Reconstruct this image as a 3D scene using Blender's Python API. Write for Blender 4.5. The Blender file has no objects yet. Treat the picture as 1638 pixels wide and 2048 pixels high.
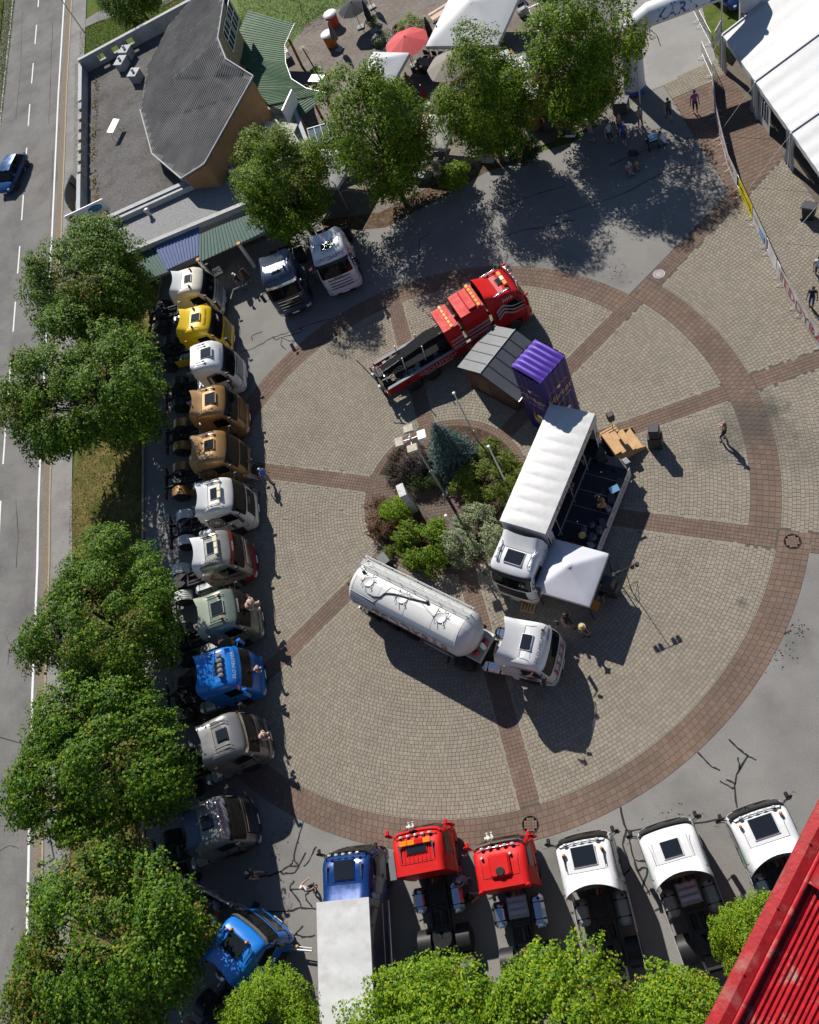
import bpy, math, random
import numpy as np
from mathutils import Vector, Matrix
R=math.radians
random.seed(7); rng=np.random.default_rng(7)
sc=bpy.context.scene; COL=sc.collection
# ---------------------------------------------------------------- camera (44 m up, tilted), origin = lamp post in the middle of the square
NAD=(1453.1,1885.8); FPX=1753.; CH=44.; CC=(12.07,-23.55)
_v=np.array([NAD[0]-819,NAD[1]-1024,FPX]); _dn=_v/np.linalg.norm(_v)
_ex=np.array([1.,0,0]); _ex-=_ex.dot(_dn)*_dn; _ex/=np.linalg.norm(_ex)
CM=np.array([_ex,np.cross(-_dn,_ex),-_dn])
def P(x,y,z=0.):
    """survey: photo pixel -> place at height z"""
    d=CM@np.array([x-819,y-1024,FPX]); t=(z-CH)/d[2]
    return Vector((d[0]*t+CC[0],d[1]*t+CC[1],z))
cd=bpy.data.cameras.new('camera'); cam=bpy.data.objects.new('camera',cd); COL.objects.link(cam)
rt=CM@np.array([1,0,0]); up=CM@np.array([0,-1,0]); bk=CM@np.array([0,0,-1])
cam.matrix_world=Matrix(((rt[0],up[0],bk[0],CC[0]),(rt[1],up[1],bk[1],CC[1]),(rt[2],up[2],bk[2],CH),(0,0,0,1)))
cd.sensor_fit='HORIZONTAL'; cd.sensor_width=36; cd.lens=36*FPX/1638; cd.clip_start=.1; cd.clip_end=2000
sc.camera=cam
# ---------------------------------------------------------------- light
SUN_EL=R(40.0); SAZ=R(115.5)   # direction to the sun in the xy plane
w=bpy.data.worlds.new('World'); sc.world=w; w.use_nodes=True
nt=w.node_tree; bg=nt.nodes['Background']; sky=nt.nodes.new('ShaderNodeTexSky'); sky.sky_type='NISHITA'; sky.sun_disc=False
sky.sun_elevation=SUN_EL; sky.sun_rotation=R(90)-SAZ; sky.altitude=500; sky.air_density=1.0; sky.dust_density=.3; sky.ozone_density=2.5
nt.links.new(sky.outputs[0],bg.inputs[0]); bg.inputs[1].default_value=.065
sd=bpy.data.lights.new('sun','SUN'); sd.energy=5.0; sd.angle=R(.53); sd.color=(1,.945,.86)
so=bpy.data.objects.new('sun',sd); COL.objects.link(so)
so.rotation_euler=Vector((math.cos(SAZ)*math.cos(SUN_EL),math.sin(SAZ)*math.cos(SUN_EL),math.sin(SUN_EL))).to_track_quat('Z','Y').to_euler()
so.location=(0,0,80)
sc.view_settings.view_transform='Standard'; sc.view_settings.look='None'; sc.view_settings.exposure=0.42; sc.view_settings.gamma=1
sc.render.engine='CYCLES'; sc.cycles.max_bounces=5; sc.cycles.diffuse_bounces=1; sc.cycles.glossy_bounces=3; sc.cycles.transmission_bounces=3; sc.cycles.use_denoising=True; sc.cycles.use_adaptive_sampling=True; sc.cycles.adaptive_threshold=.02; sc.cycles.transparent_max_bounces=8
# ---------------------------------------------------------------- materials
MATS={}
def mat(name,col=(.5,.5,.5),rough=.6,metal=0.,var=0.,vs=3.,bump=0.,bs=40.,coat=0.,island=0.,spec=.5,two=None,ts=1.,tth=(.45,.6),trans=0.,obj=False,rrand=0.):
    """procedural principled material: noise variation, per-piece variation, second colour in patches, bump"""
    if name in MATS: return MATS[name]
    m=bpy.data.materials.new(name); m.use_nodes=True; n=m.node_tree; b=n.nodes['Principled BSDF']; L=n.links.new
    b.inputs['Roughness'].default_value=rough; b.inputs['Metallic'].default_value=metal; b.inputs['Coat Weight'].default_value=coat; b.inputs['Coat Roughness'].default_value=.06
    b.inputs['Specular IOR Level'].default_value=spec; b.inputs['Transmission Weight'].default_value=trans
    c=(*col,1); src=None
    tc=n.nodes.new('ShaderNodeTexCoord'); co=tc.outputs['Object']
    if obj is False:
        ge=n.nodes.new('ShaderNodeNewGeometry'); co=ge.outputs['Position']
    def noise(s,d=4,rg=.6):
        t=n.nodes.new('ShaderNodeTexNoise'); t.inputs['Scale'].default_value=s; t.inputs['Detail'].default_value=d; t.inputs['Roughness'].default_value=rg; L(co,t.inputs['Vector']); return t.outputs['Fac']
    def mrange(x,a,bb,c1,d1):
        r=n.nodes.new('ShaderNodeMapRange'); L(x,r.inputs[0]); 
        for i,v in enumerate((a,bb,c1,d1)): r.inputs[i+1].default_value=v
        return r.outputs[0]
    rgb=n.nodes.new('ShaderNodeRGB'); rgb.outputs[0].default_value=c; src=rgb.outputs[0]
    if two:
        f=mrange(noise(ts,4,.65),tth[0],tth[1],0,1)
        mx=n.nodes.new('ShaderNodeMix'); mx.data_type='RGBA'; L(f,mx.inputs[0]); L(src,mx.inputs[6]); mx.inputs[7].default_value=(*two,1); src=mx.outputs[2]
    val=None
    if var: val=mrange(noise(vs,3,.7),.25,.75,1-var,1+var)
    if island:
        g=n.nodes.new('ShaderNodeNewGeometry'); oi=n.nodes.new('ShaderNodeObjectInfo')
        ad=n.nodes.new('ShaderNodeMath'); ad.operation='ADD'; L(g.outputs['Random Per Island'],ad.inputs[0]); L(oi.outputs['Random'],ad.inputs[1])
        fr=n.nodes.new('ShaderNodeMath'); fr.operation='FRACT'; L(ad.outputs[0],fr.inputs[0])
        v2=mrange(fr.outputs[0],0,1,1-island,1+island)
        if val is None: val=v2
        else:
            mm=n.nodes.new('ShaderNodeMath'); mm.operation='MULTIPLY'; L(val,mm.inputs[0]); L(v2,mm.inputs[1]); val=mm.outputs[0]
    if val is not None:
        vm=n.nodes.new('ShaderNodeVectorMath'); vm.operation='SCALE'; L(src,vm.inputs[0]); L(val,vm.inputs['Scale']); src=vm.outputs[0]
    L(src,b.inputs['Base Color'])
    if bump:
        bp=n.nodes.new('ShaderNodeBump'); bp.inputs['Strength'].default_value=bump; bp.inputs['Distance'].default_value=.02; L(noise(bs,1),bp.inputs['Height']); L(bp.outputs[0],b.inputs['Normal'])
    if rrand: L(mrange(noise(vs*1.7,4),.3,.7,max(0,rough-rrand),min(1,rough+rrand)),b.inputs['Roughness'])
    MATS[name]=m; return m
def paint(name,col,rough=.28,coat=.6,metal=0.): return mat(name,col,rough+.08,metal,var=.06,vs=1.5,coat=coat*.45,obj=True,rrand=.08,spec=.4)
def emit(name,col,s):
    if name in MATS: return MATS[name]
    m=mat(name,col); m.node_tree.nodes['Principled BSDF'].inputs['Emission Color'].default_value=(*col,1); m.node_tree.nodes['Principled BSDF'].inputs['Emission Strength'].default_value=s; return m
# ---------------------------------------------------------------- mesh building
class MB:
    def __init__(s,M=None): s.v=[]; s.f=[]; s.m=[]; s.sm=[]; s.M=M; s.cm=0
    def add(s,vs,fs,smooth=False,mi=None):
        o=len(s.v); s.v.extend([tuple(v) for v in vs]); s.f.extend([tuple(i+o for i in f) for f in fs]); s.sm.extend([smooth]*len(fs)); s.m.extend([s.cm if mi is None else mi]*len(fs)); return s
    def box(s,c,d,rz=0.,rx=0.,ry=0.,mi=None,taper=1.):
        x,y,z=[k/2 for k in d]; M=Matrix.Translation(c)@(Matrix.Rotation(rz,4,'Z')@Matrix.Rotation(ry,4,'Y')@Matrix.Rotation(rx,4,'X'))
        vs=[M@Vector((a*x*(taper if e>0 else 1),b*y*(taper if e>0 else 1),e*z)) for e in (-1,1) for a,b in ((-1,-1),(1,-1),(1,1),(-1,1))]
        return s.add(vs,[(3,2,1,0),(4,5,6,7),(0,1,5,4),(1,2,6,5),(2,3,7,6),(3,0,4,7)],mi=mi)
    def bbox(s,c,d,b=.03,rz=0.,mi=None,rx=0.,ry=0.,smooth=False):
        """box with chamfered edges"""
        x,y,z=[k/2 for k in d]; b=min(b,x*.9,y*.9,z*.9); M=Matrix.Translation(c)@(Matrix.Rotation(rz,4,'Z')@Matrix.Rotation(ry,4,'Y')@Matrix.Rotation(rx,4,'X'))
        rings=[]
        for zz,ins in ((-z,b),(-z+b,0),(z-b,0),(z,b)):
            X,Y=x-ins,y-ins; k=b if ins==0 else b*.6
            rings.append([(X-k,-Y),(X,-Y+k),(X,Y-k),(X-k,Y),(-X+k,Y),(-X,Y-k),(-X,-Y+k),(-X+k,-Y)])
        vs=[M@Vector((px,py,zz)) for r,zz in zip(rings,(-z,-z+b,z-b,z)) for px,py in r]
        fs=[(8*i+j,8*i+(j+1)%8,8*i+8+(j+1)%8,8*i+8+j) for i in range(3) for j in range(8)]
        fs+=[tuple(range(7,-1,-1)),tuple(range(24,32))]
        return s.add(vs,fs,smooth,mi)
    def prism(s,poly,z0,z1,mi=None,cap=True):
        """poly: list of (x,y) ccw; z0,z1 floats or lists"""
        n=len(poly); a=[z0]*n if np.isscalar(z0) else z0; b=[z1]*n if np.isscalar(z1) else z1
        if sum(poly[i][0]*poly[(i+1)%n][1]-poly[(i+1)%n][0]*poly[i][1] for i in range(n))<0: poly=poly[::-1]; a=a[::-1]; b=b[::-1]
        vs=[(p[0],p[1],a[i]) for i,p in enumerate(poly)]+[(p[0],p[1],b[i]) for i,p in enumerate(poly)]
        fs=[(i,(i+1)%n,n+(i+1)%n,n+i) for i in range(n)]
        if cap: fs+=[tuple(range(n-1,-1,-1)),tuple(range(n,2*n))]
        return s.add(vs,fs,mi=mi)
    def quad(s,*p,mi=None): return s.add(p,[tuple(range(len(p)))],mi=mi)
    def grid(s,fn,nu,nv,smooth=True,mi=None,flip=False,closeu=False):
        vs=[fn(i/nu,j/nv) for j in range(nv+1) for i in range(nu+1)]; k=nu+1
        fs=[(j*k+i,j*k+i+1,j*k+k+i+1,j*k+k+i) for j in range(nv) for i in range(nu)]
        if flip: fs=[f[::-1] for f in fs]
        return s.add(vs,fs,smooth,mi)
    def tube(s,a,b,r,n=8,r2=None,smooth=True,mi=None,caps=True):
        a=Vector(a); b=Vector(b); d=(b-a)
        if d.length<1e-6: return s
        q=d.to_track_quat('Z','Y'); r2=r if r2 is None else r2
        vs=[a+q@Vector((r*math.cos(t),r*math.sin(t),0)) for t in [2*math.pi*i/n for i in range(n)]]+[b+q@Vector((r2*math.cos(t),r2*math.sin(t),0)) for t in [2*math.pi*i/n for i in range(n)]]
        s.add(vs,[(i,(i+1)%n,n+(i+1)%n,n+i) for i in range(n)],smooth,mi)
        if caps: s.add(vs,[tuple(range(n-1,-1,-1)),tuple(range(n,2*n))],False,mi)
        return s
    def path(s,pts,r,n=6,mi=None):
        for a,b in zip(pts[:-1],pts[1:]): s.tube(a,b,r,n,mi=mi)
        return s
    def lathe(s,prof,c=(0,0,0),n=16,axis='Z',mi=None,smooth=True,M=None):
        M=M or Matrix.Translation(c)@{'Z':Matrix(),'Y':Matrix.Rotation(R(-90),4,'X'),'X':Matrix.Rotation(R(90),4,'Y')}[axis]
        vs=[M@Vector((r*math.cos(2*math.pi*i/n),r*math.sin(2*math.pi*i/n),z)) for r,z in prof for i in range(n)]
        fs=[(j*n+i,j*n+(i+1)%n,j*n+n+(i+1)%n,j*n+n+i) for j in range(len(prof)-1) for i in range(n)]
        s.add(vs,fs,smooth,mi)
        k=len(prof)-1
        if prof[0][0]>1e-4: s.add(vs[:n],[tuple(range(n-1,-1,-1))],False,mi)
        if prof[k][0]>1e-4: s.add(vs[k*n:],[tuple(range(n))],False,mi)
        return s
    def ball(s,c,r,n=10,m=6,mi=None,sq=(1,1,1)):
        prof=[(math.sin(math.pi*j/m),-math.cos(math.pi*j/m)) for j in range(m+1)]
        M=Matrix.Translation(c)@Matrix.Diagonal((r*sq[0],r*sq[1],r*sq[2],1))
        prof=[(max(a,1e-5),b) for a,b in prof]
        return s.lathe(prof,n=n,M=M,mi=mi)
    def build(s,name,mats,parent=None,M=None,auto=None):
        me=bpy.data.meshes.new(name); vs=s.v
        if s.M is not None: vs=[s.M@Vector(v) for v in vs]
        me.from_pydata(vs,[],s.f)
        if not isinstance(mats,(list,tuple)): mats=[mats]
        for m in mats: me.materials.append(m)
        me.polygons.foreach_set('use_smooth',s.sm); me.polygons.foreach_set('material_index',[min(i,len(mats)-1) for i in s.m]); me.update()
        o=bpy.data.objects.new(name,me); COL.objects.link(o)
        if parent: o.parent=parent
        if M is not None: o.matrix_local=M
        return o
def tag(o,label=None,cat=None,group=None,kind=None):
    if label: o['label']=label
    if cat: o['category']=cat
    if group: o['group']=group
    if kind: o['kind']=kind
    return o
def thing(name,label,cat,loc=(0,0,0),rz=0.,group=None):
    o=bpy.data.objects.new(name,None); COL.objects.link(o); o.location=loc; o.rotation_euler=(0,0,rz); o.empty_display_size=.2
    return tag(o,label,cat,group)
def copy_tree(o,parent=None):
    c=o.copy(); COL.objects.link(c); c.parent=parent
    for ch in list(o.children): copy_tree(ch,c)
    return c
def struct(o): o['kind']='structure'; return o
_fc={}
def text_mesh(s,size=1.,extr=.004,shear=0.,bold=0.,sx=1.,align='CENTER'):
    """flat lettering: returns verts (x right,y up,z out) and faces"""
    cu=bpy.data.curves.new('t','FONT'); cu.body=s; cu.size=size; cu.align_x=align; cu.align_y='CENTER'; cu.shear=shear; cu.offset=bold; cu.resolution_u=2
    o=bpy.data.objects.new('t',cu); COL.objects.link(o); dg=bpy.context.evaluated_depsgraph_get()
    me=bpy.data.meshes.new_from_object(o.evaluated_get(dg)); vs=[(v.co.x*sx,v.co.y,0.) for v in me.vertices]; fs=[tuple(p.vertices) for p in me.polygons]
    bpy.data.objects.remove(o); bpy.data.curves.remove(cu); bpy.data.meshes.remove(me); return vs,fs
def lettering(name,s,m,parent,fn,**kw):
    """fn maps flat (x,y) to a point on the carrying surface"""
    vs,fs=text_mesh(s,**kw); mb=MB(); mb.add([fn(v[0],v[1]) for v in vs],fs); return mb.build(name,m,parent)
def plane_fn(o,ux,uy,off=.006):
    o=Vector(o); ux=Vector(ux).normalized(); uy=Vector(uy).normalized(); n=ux.cross(uy)
    return lambda x,y:o+ux*x+uy*y+n*off
# common materials
BLACK=mat('black_plastic',(.016,.016,.018),.5,var=.2,vs=4,spec=.3); RUBBER=mat('rubber',(.022,.021,.02),.8,var=.25,vs=12,bump=.3,bs=60)
CHROME=mat('chrome',(.75,.75,.77),.16,1.); STEEL=mat('steel',(.42,.43,.44),.38,.9,var=.15,vs=6); GALV=mat('galvanised',(.5,.51,.52),.5,.7,var=.15,vs=5)
GLASS=mat('dark_glass',(.006,.008,.009),.05,spec=.22); WHITEP=mat('white_plastic',(.78,.78,.77),.4,var=.05); DARKM=mat('dark_metal',(.03,.031,.034),.65,0.,var=.2,vs=5,spec=.25)
ORANGE=mat('amber_lens',(.85,.22,.01),.2,coat=.5); REDL=mat('red_lens',(.5,.01,.01),.2,coat=.5); CLEAR=mat('headlamp',(.6,.63,.66),.08,.2,coat=1.)
WOOD=mat('pale_wood',(.45,.26,.11),.65,var=.25,vs=2,bump=.2,bs=30); WHITE_TX=mat('white_lettering',(.8,.8,.8),.5); BLACK_TX=mat('black_lettering',(.02,.02,.025),.5); RED_TX=mat('red_lettering',(.4,.03,.025),.5); BLUE_TX=mat('blue_lettering',(.03,.08,.28),.5)
# ================================================================= ground, road, pavements
def sheet(name,pts,z,m,px=True,kind='structure',parent=None):
    mb=MB(); vs=[(P(*p) if px else Vector((p[0],p[1],0))) for p in pts]
    a=sum(vs[i].x*vs[(i+1)%len(vs)].y-vs[(i+1)%len(vs)].x*vs[i].y for i in range(len(vs)))
    if a<0: vs=vs[::-1]
    mb.add([(v.x,v.y,z) for v in vs],[tuple(range(len(vs)))]); o=mb.build(name,m,parent)
    if kind: o['kind']=kind
    return o
def ribbon(mb,pts,wd,z,wob=0.):
    pts=[Vector((p[0],p[1],0)) for p in pts]; L=[]
    for i,p in enumerate(pts):
        d=(pts[min(i+1,len(pts)-1)]-pts[max(i-1,0)]).normalized(); n=Vector((-d.y,d.x,0)); k=wd/2*(1+wob*random.uniform(-1,1)); L.append((p+n*k,p-n*k))
    vs=[(q.x,q.y,z) for l in L for q in l]; mb.add(vs,[(2*i,2*i+1,2*i+3,2*i+2) for i in range(len(L)-1)])
GRASS=mat('grass_soil',(.075,.115,.022),.95,spec=.08,var=.35,vs=1.2,bump=.5,bs=18,two=(.13,.11,.04),ts=.25,tth=(.48,.68))
DRYG=mat('dry_grass_soil',(.15,.125,.045),.95,spec=.08,var=.4,vs=2.2,bump=.6,bs=25,two=(.07,.085,.02),ts=.6,tth=(.45,.62))
ASPH=mat('aged_asphalt',(.215,.208,.197),.95,spec=.08,var=.26,vs=18,bump=.3,bs=110,two=(.17,.165,.158),ts=.2,tth=(.42,.66))
ROADA=mat('road_asphalt',(.19,.185,.178),.95,spec=.08,var=.14,vs=10,bump=.3,bs=120,two=(.125,.12,.118),ts=.3,tth=(.4,.7))
SIDEW=mat('sidewalk_asphalt',(.25,.244,.234),.95,spec=.08,var=.15,vs=9,bump=.3,bs=110,two=(.17,.166,.16),ts=.4,tth=(.4,.7))
LINE=mat('road_paint',(.68,.68,.66),.95,spec=.08,var=.14,vs=6); TAR=mat('tar_seal',(.03,.03,.031),.9,var=.3,vs=8,spec=.1)
SOIL=mat('soil',(.075,.052,.035),.95,spec=.08,var=.5,vs=7,bump=.7,bs=30,two=(.14,.1,.07),ts=3.)
JOINT=mat('paver_joint',(.095,.087,.075),.95,spec=.08,var=.3,vs=5)
def stained(m,col,spots):
    """worn-in stains with soft edges at given places (dirt on the paving)"""
    n=m.node_tree; L=n.links.new; b=n.nodes['Principled BSDF']; src=b.inputs['Base Color'].links[0].from_socket
    ge=n.nodes.new('ShaderNodeNewGeometry'); tn=n.nodes.new('ShaderNodeTexNoise'); tn.inputs['Scale'].default_value=1.4; tn.inputs['Detail'].default_value=5; L(ge.outputs['Position'],tn.inputs['Vector'])
    for (x,y,r,k) in spots:
        d=n.nodes.new('ShaderNodeVectorMath'); d.operation='DISTANCE'; L(ge.outputs['Position'],d.inputs[0]); d.inputs[1].default_value=(x,y,0)
        ad=n.nodes.new('ShaderNodeMath'); ad.operation='MULTIPLY_ADD'; L(tn.outputs['Fac'],ad.inputs[0]); ad.inputs[1].default_value=-1.6*r; L(d.outputs['Value'],ad.inputs[2])
        mr=n.nodes.new('ShaderNodeMapRange'); L(ad.outputs[0],mr.inputs[0]); mr.inputs[1].default_value=.25*r; mr.inputs[2].default_value=-.65*r; mr.inputs[3].default_value=0; mr.inputs[4].default_value=k
        mx=n.nodes.new('ShaderNodeMix'); mx.data_type='RGBA'; L(mr.outputs[0],mx.inputs[0]); L(src,mx.inputs[6]); mx.inputs[7].default_value=(*col,1); src=mx.outputs[2]
    L(src,b.inputs['Base Color'])
BEIGE=mat('beige_paver',(.25,.224,.182),.95,spec=.08,var=.13,vs=.6,island=.1,two=(.222,.198,.16),ts=.3,tth=(.42,.68))
BROWN=mat('brown_paver',(.172,.12,.095),.95,spec=.08,var=.2,vs=.8,island=.1,two=(.13,.1,.082),ts=.4,tth=(.42,.66))
_st=[(*P(1505,850)[:2],2.2,.8),(*P(1545,820)[:2],.9,.8),(*P(1415,900)[:2],1.6,.45),(*P(1600,900)[:2],2.,.35),(*P(1485,1205)[:2],.35,.7)]
stained(BEIGE,(.09,.085,.075),_st); stained(BROWN,(.075,.07,.065),_st[:2])
mb=MB(); mb.add([(-700,-700,-.06),(700,-700,-.06),(700,700,-.06),(-700,700,-.06)],[(0,1,2,3)]); struct(mb.build('ground',GRASS))
# road: follows measured edge lines
RR=[(-64,190),(-52,125),(-42.2,78),(-39.68,63.72),(-37.2,48.5),(-34.08,30.76),(-30.58,9.98),(-29.54,4.28),(-28.48,-.89),(-26.89,-9.63),(-25.64,-15.86),(-24.14,-23.2),(-21.5,-36),(-16,-62),(-8,-100)]
def offs(poly,d):
    o=[]
    for i,p in enumerate(poly):
        a=Vector(poly[min(i+1,len(poly)-1)])-Vector(poly[max(i-1,0)]); a.normalize(); o.append((p[0]+a.y*d,p[1]-a.x*d))   # + = left side looking down the list? handled by sign
    return o
def strip(name,a,b,z,m):
    mb=MB(); n=len(a); mb.add([(x,y,z) for x,y in a]+[(x,y,z) for x,y in b],[(i,n+i,n+i+1,i+1) for i in range(n-1)])
    for k,f in enumerate(mb.f):
        v=[Vector(mb.v[i]) for i in f]
        if (v[1]-v[0]).cross(v[2]-v[0]).z<0: mb.f[k]=f[::-1]
    return struct(mb.build(name,m))
WEST=1 if offs(RR,1)[5][0]<RR[5][0] else -1
road=strip('road',offs(RR,-WEST*.35),offs(RR,WEST*7.0),-.03,ROADA)
def linemark(d,w0,name='edge_line'):
    a=offs(RR,WEST*(d-w0/2)); b=offs(RR,WEST*(d+w0/2)); o=strip(name,a,b,-.024,LINE); o.parent=road; return o
linemark(0.,.16); linemark(6.55,.14)
mb0=None
CL=offs(RR,WEST*3.2)
acc=[0]
for a,b in zip(CL[:-1],CL[1:]): acc.append(acc[-1]+math.dist(a,b))
def clat(s):
    for i in range(len(CL)-1):
        if acc[i]<=s<=acc[i+1]:
            t=(s-acc[i])/(acc[i+1]-acc[i]); return (CL[i][0]*(1-t)+CL[i+1][0]*t,CL[i][1]*(1-t)+CL[i+1][1]*t)
    return CL[-1]
s=2.6+90
while s<acc[-1]-50:
    mb=MB(); ribbon(mb,[clat(s),clat(s+3.2)],.13,-.022); o=mb.build('centre_dash',LINE,road); s+=6.35
COBB=mat('cobble_strip',(.2,.165,.12),.95,spec=.08,var=.4,vs=9,bump=.9,bs=14)
strip('kerb_strip',offs(RR,-WEST*.36),offs(RR,-WEST*.92),-.015,COBB)
KERB=mat('kerb_stone',(.3,.25,.17),.85,var=.2,vs=3,bump=.3)
mb=MB(); a=offs(RR,-WEST*.92); b=offs(RR,-WEST*1.05)
for i in range(len(a)-1):
    mb.prism([a[i],a[i+1],b[i+1],b[i]],-.05,.06)
struct(mb.build('kerb',KERB))
strip('sidewalk',offs(RR,-WEST*1.05),offs(RR,-WEST*2.75),.02,SIDEW)
# west side shoulder of the road
strip('shoulder',offs(RR,WEST*7.0),offs(RR,WEST*7.7),-.018,mat('gravel_shoulder',(.17,.15,.12),.95,var=.4,vs=8,bump=.6,bs=40))
# verge with dry grass under the lime trees
verge=sheet('verge',[(-28.0,22),(-26.85,4),(-25.8,-2),(-23.1,-16.5),(-21,-26),(-17,-44),(-11,-44),(-14.6,-28),(-17.6,-18),(-19.0,-9),(-20.4,0),(-21.6,8),(-22.2,18),(-22.4,24)],-.012,DRYG,px=False)
# asphalt of the square
plaza=sheet('plaza_asphalt',[(-22.2,24.5),(-22.2,18),(-21.6,8),(-20.4,0),(-19.0,-9),(-17.6,-18),(-14.6,-28),(-11,-44),(60,-50),(62,-6),(19.6,-5.35),(10,0),(18.55,18.05),(15.95,28.7),(14.4,28.45),(9.5,25.6),(3.2,25.2),(-4,24.8),(-12,24.6)],0.,ASPH,px=False)
sheet('side_street',[(1327,171),(1282,188),(1240,120),(1215,-40),(1390,-40),(1434,126)],.0,mat('street_asphalt',(.28,.274,.26),.95,spec=.08,var=.12,vs=12,bump=.3,bs=120,two=(.25,.244,.234),ts=.4))
CR=[[(1240,1615),(1253,1660),(1258,1662),(1300,1655),(1360,1652),(1460,1635)],[(1258,1662),(1262,1700),(1275,1740),(1300,1790)],[(1253,1660),(1245,1690),(1262,1735),(1240,1760)],[(1275,1740),(1290,1735),(1320,1745)],[(1270,1720),(1300,1725),(1285,1775)],
[(1396,1505),(1420,1532),(1440,1541)],[(1457,1478),(1480,1500),(1495,1512),(1472,1550),(1470,1570),(1475,1630)],[(1495,1512),(1512,1520)],[(1480,1540),(1476,1515)],[(1440,1563),(1465,1578),(1468,1575)],[(1452,1560),(1472,1568)],
[(607,1642),(592,1690),(588,1720),(580,1732),(556,1745),(540,1752),(490,1757)],[(588,1720),(598,1732),(580,1732)],[(612,1706),(590,1745),(567,1748),(560,1742)],[(632,1692),(620,1720),(607,1733)],
[(589,1762),(581,1770),(580,1780),(620,1778),(628,1765)],[(580,1780),(598,1800),(603,1816),(580,1822),(530,1825)],[(628,1770),(612,1790),(612,1800),(625,1815)],[(603,1816),(632,1818)],
[(606,1852),(592,1868),(575,1878)],[(592,1868),(610,1875),(630,1870)],[(482,706),(520,690),(545,675),(580,664),(610,652),(660,638),(700,622)],[(545,675),(552,680),(560,676),(580,682),(592,680)],[(563,680),(562,690),(572,700)],[(505,682),(503,672),(525,662)],[(600,655),(605,665),(560,676)],
[(990,420),(1060,392),(1130,372)],[(960,490),(1040,462),(1100,452),(1150,440)],[(1110,430),(1240,390),(1330,345),(1420,320)],[(1220,330),(1290,300),(1380,275)],[(1294,45),(1300,60),(1312,68),(1322,92)],[(980,470),(995,490),(1010,500)],[(860,465),(840,480),(838,520)]]
stained(ASPH,(.1,.098,.095),[(*P(1590,1290)[:2],1.2,.5),(*P(1540,1400)[:2],.8,.4),(*P(1370,1600)[:2],1.5,.35),(*P(560,1700)[:2],1.6,.4),(*P(1240,560)[:2],1.0,.45),(*P(1110,1720)[:2],1.2,.5)])
mb=MB()
for c in CR:
    pts=[]
    for a,b in zip(c[:-1],c[1:]):
        for k in range(4): pts.append((a[0]+(b[0]-a[0])*k/4+random.uniform(-1.2,1.2),a[1]+(b[1]-a[1])*k/4+random.uniform(-1.2,1.2)))
    pts.append(c[-1]); ribbon(mb,[P(*p) for p in pts],.085 if c[0][1]>1000 else .06,.005,.35)
o=mb.build('crack_seal',TAR,plaza); o['kind']='stuff'
mb=MB()
for (cx,cy,sx,sy,n_) in ((1555,1310,35,25,40),(1590,1260,25,14,40),(1240,545,30,18,40),(1350,1640,40,25,25),(1120,1640,60,20,20),(560,1690,40,30,20),(1010,1760,30,40,14)):
    for k in range(n_):
        q=P(random.gauss(cx,sx*.6),random.gauss(cy,sy*.6)); r=random.uniform(.015,.05); mb.lathe([(.0001,.0046),(r,.0045)],(q.x,q.y,0),6)
o=mb.build('oil_drips',TAR,plaza); o['kind']='stuff'
mb=MB()
for c in ([(32,1000),(36,1080),(30,1150)],[(10,1270),(20,1290),(14,1340)],[(60,1270),(50,1290),(40,1290)],[(0,1700),(22,1690),(40,1700)],[(20,1860),(30,1855)],[(105,300),(104,380),(100,450)],[(44,20),(40,150),(30,260)],[(105,40),(100,200),(96,260)],[(0,1560),(30,1575),(50,1570)]):
    pts=[]
    for a,b_ in zip(c[:-1],c[1:]):
        for k in range(5): pts.append((a[0]+(b_[0]-a[0])*k/5+random.uniform(-1,1),a[1]+(b_[1]-a[1])*k/5+random.uniform(-1.5,1.5)))
    ribbon(mb,[P(*q) for q in pts],.03,-.021,.5)
o=mb.build('road_cracks',TAR,road); o['kind']='stuff'
# ---- circular paving: spiral ring steps out one width at two spokes
RINGW=1.485; RB,RA,RC=16.67,18.14,19.6
SPK=[43.,13.,-17.,-77.4,-137.9,163.2,102.4]; SP=[R(a) for a in SPK]
def ring_out(t):   # t degrees (-180..180)
    if -17<=t<43: return RA
    if t>=43 or t>=175: return RB
    if t<-17 and t>-150: return RC
    return RB
def polarpoly(r,t0,t1,n): return [(r*math.cos(R(t0+(t1-t0)*i/n)),r*math.sin(R(t0+(t1-t0)*i/n))) for i in range(n+1)]
PAVB=polarpoly(RC,-150,-17,60)+[(20.5,-5.9),(62,-18.5),(62,40),(19.4,29.6),(16.0,28.7),(18.6,18.1),(RB*math.cos(R(45)),RB*math.sin(R(45)))]+polarpoly(RB,45,210,60)
paving=sheet('plaza_paving',PAVB,.004,JOINT,px=False)
def in_poly(x,y,poly):
    c=False; n=len(poly)
    for i in range(n):
        x1,y1=poly[i]; x2,y2=poly[i-1]
        if (y1>y)!=(y2>y) and x<(x2-x1)*(y-y1)/(y2-y1)+x1: c=not c
    return c
EAST=[(RA*math.cos(R(41)),RA*math.sin(R(41))),(19.36,17.37),(34,31),(45,36),(45,-14.2),(20.5,-6.9),(RA*math.cos(R(-19)),RA*math.sin(R(-19)))]
EASTX=[(q[0]*1.0,q[1]*1.0) for q in EAST]; EASTX[0]=(17.9*math.cos(R(41)),17.9*math.sin(R(41))); EASTX[-1]=(17.9*math.cos(R(-19)),17.9*math.sin(R(-19)))
bev=.006
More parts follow.
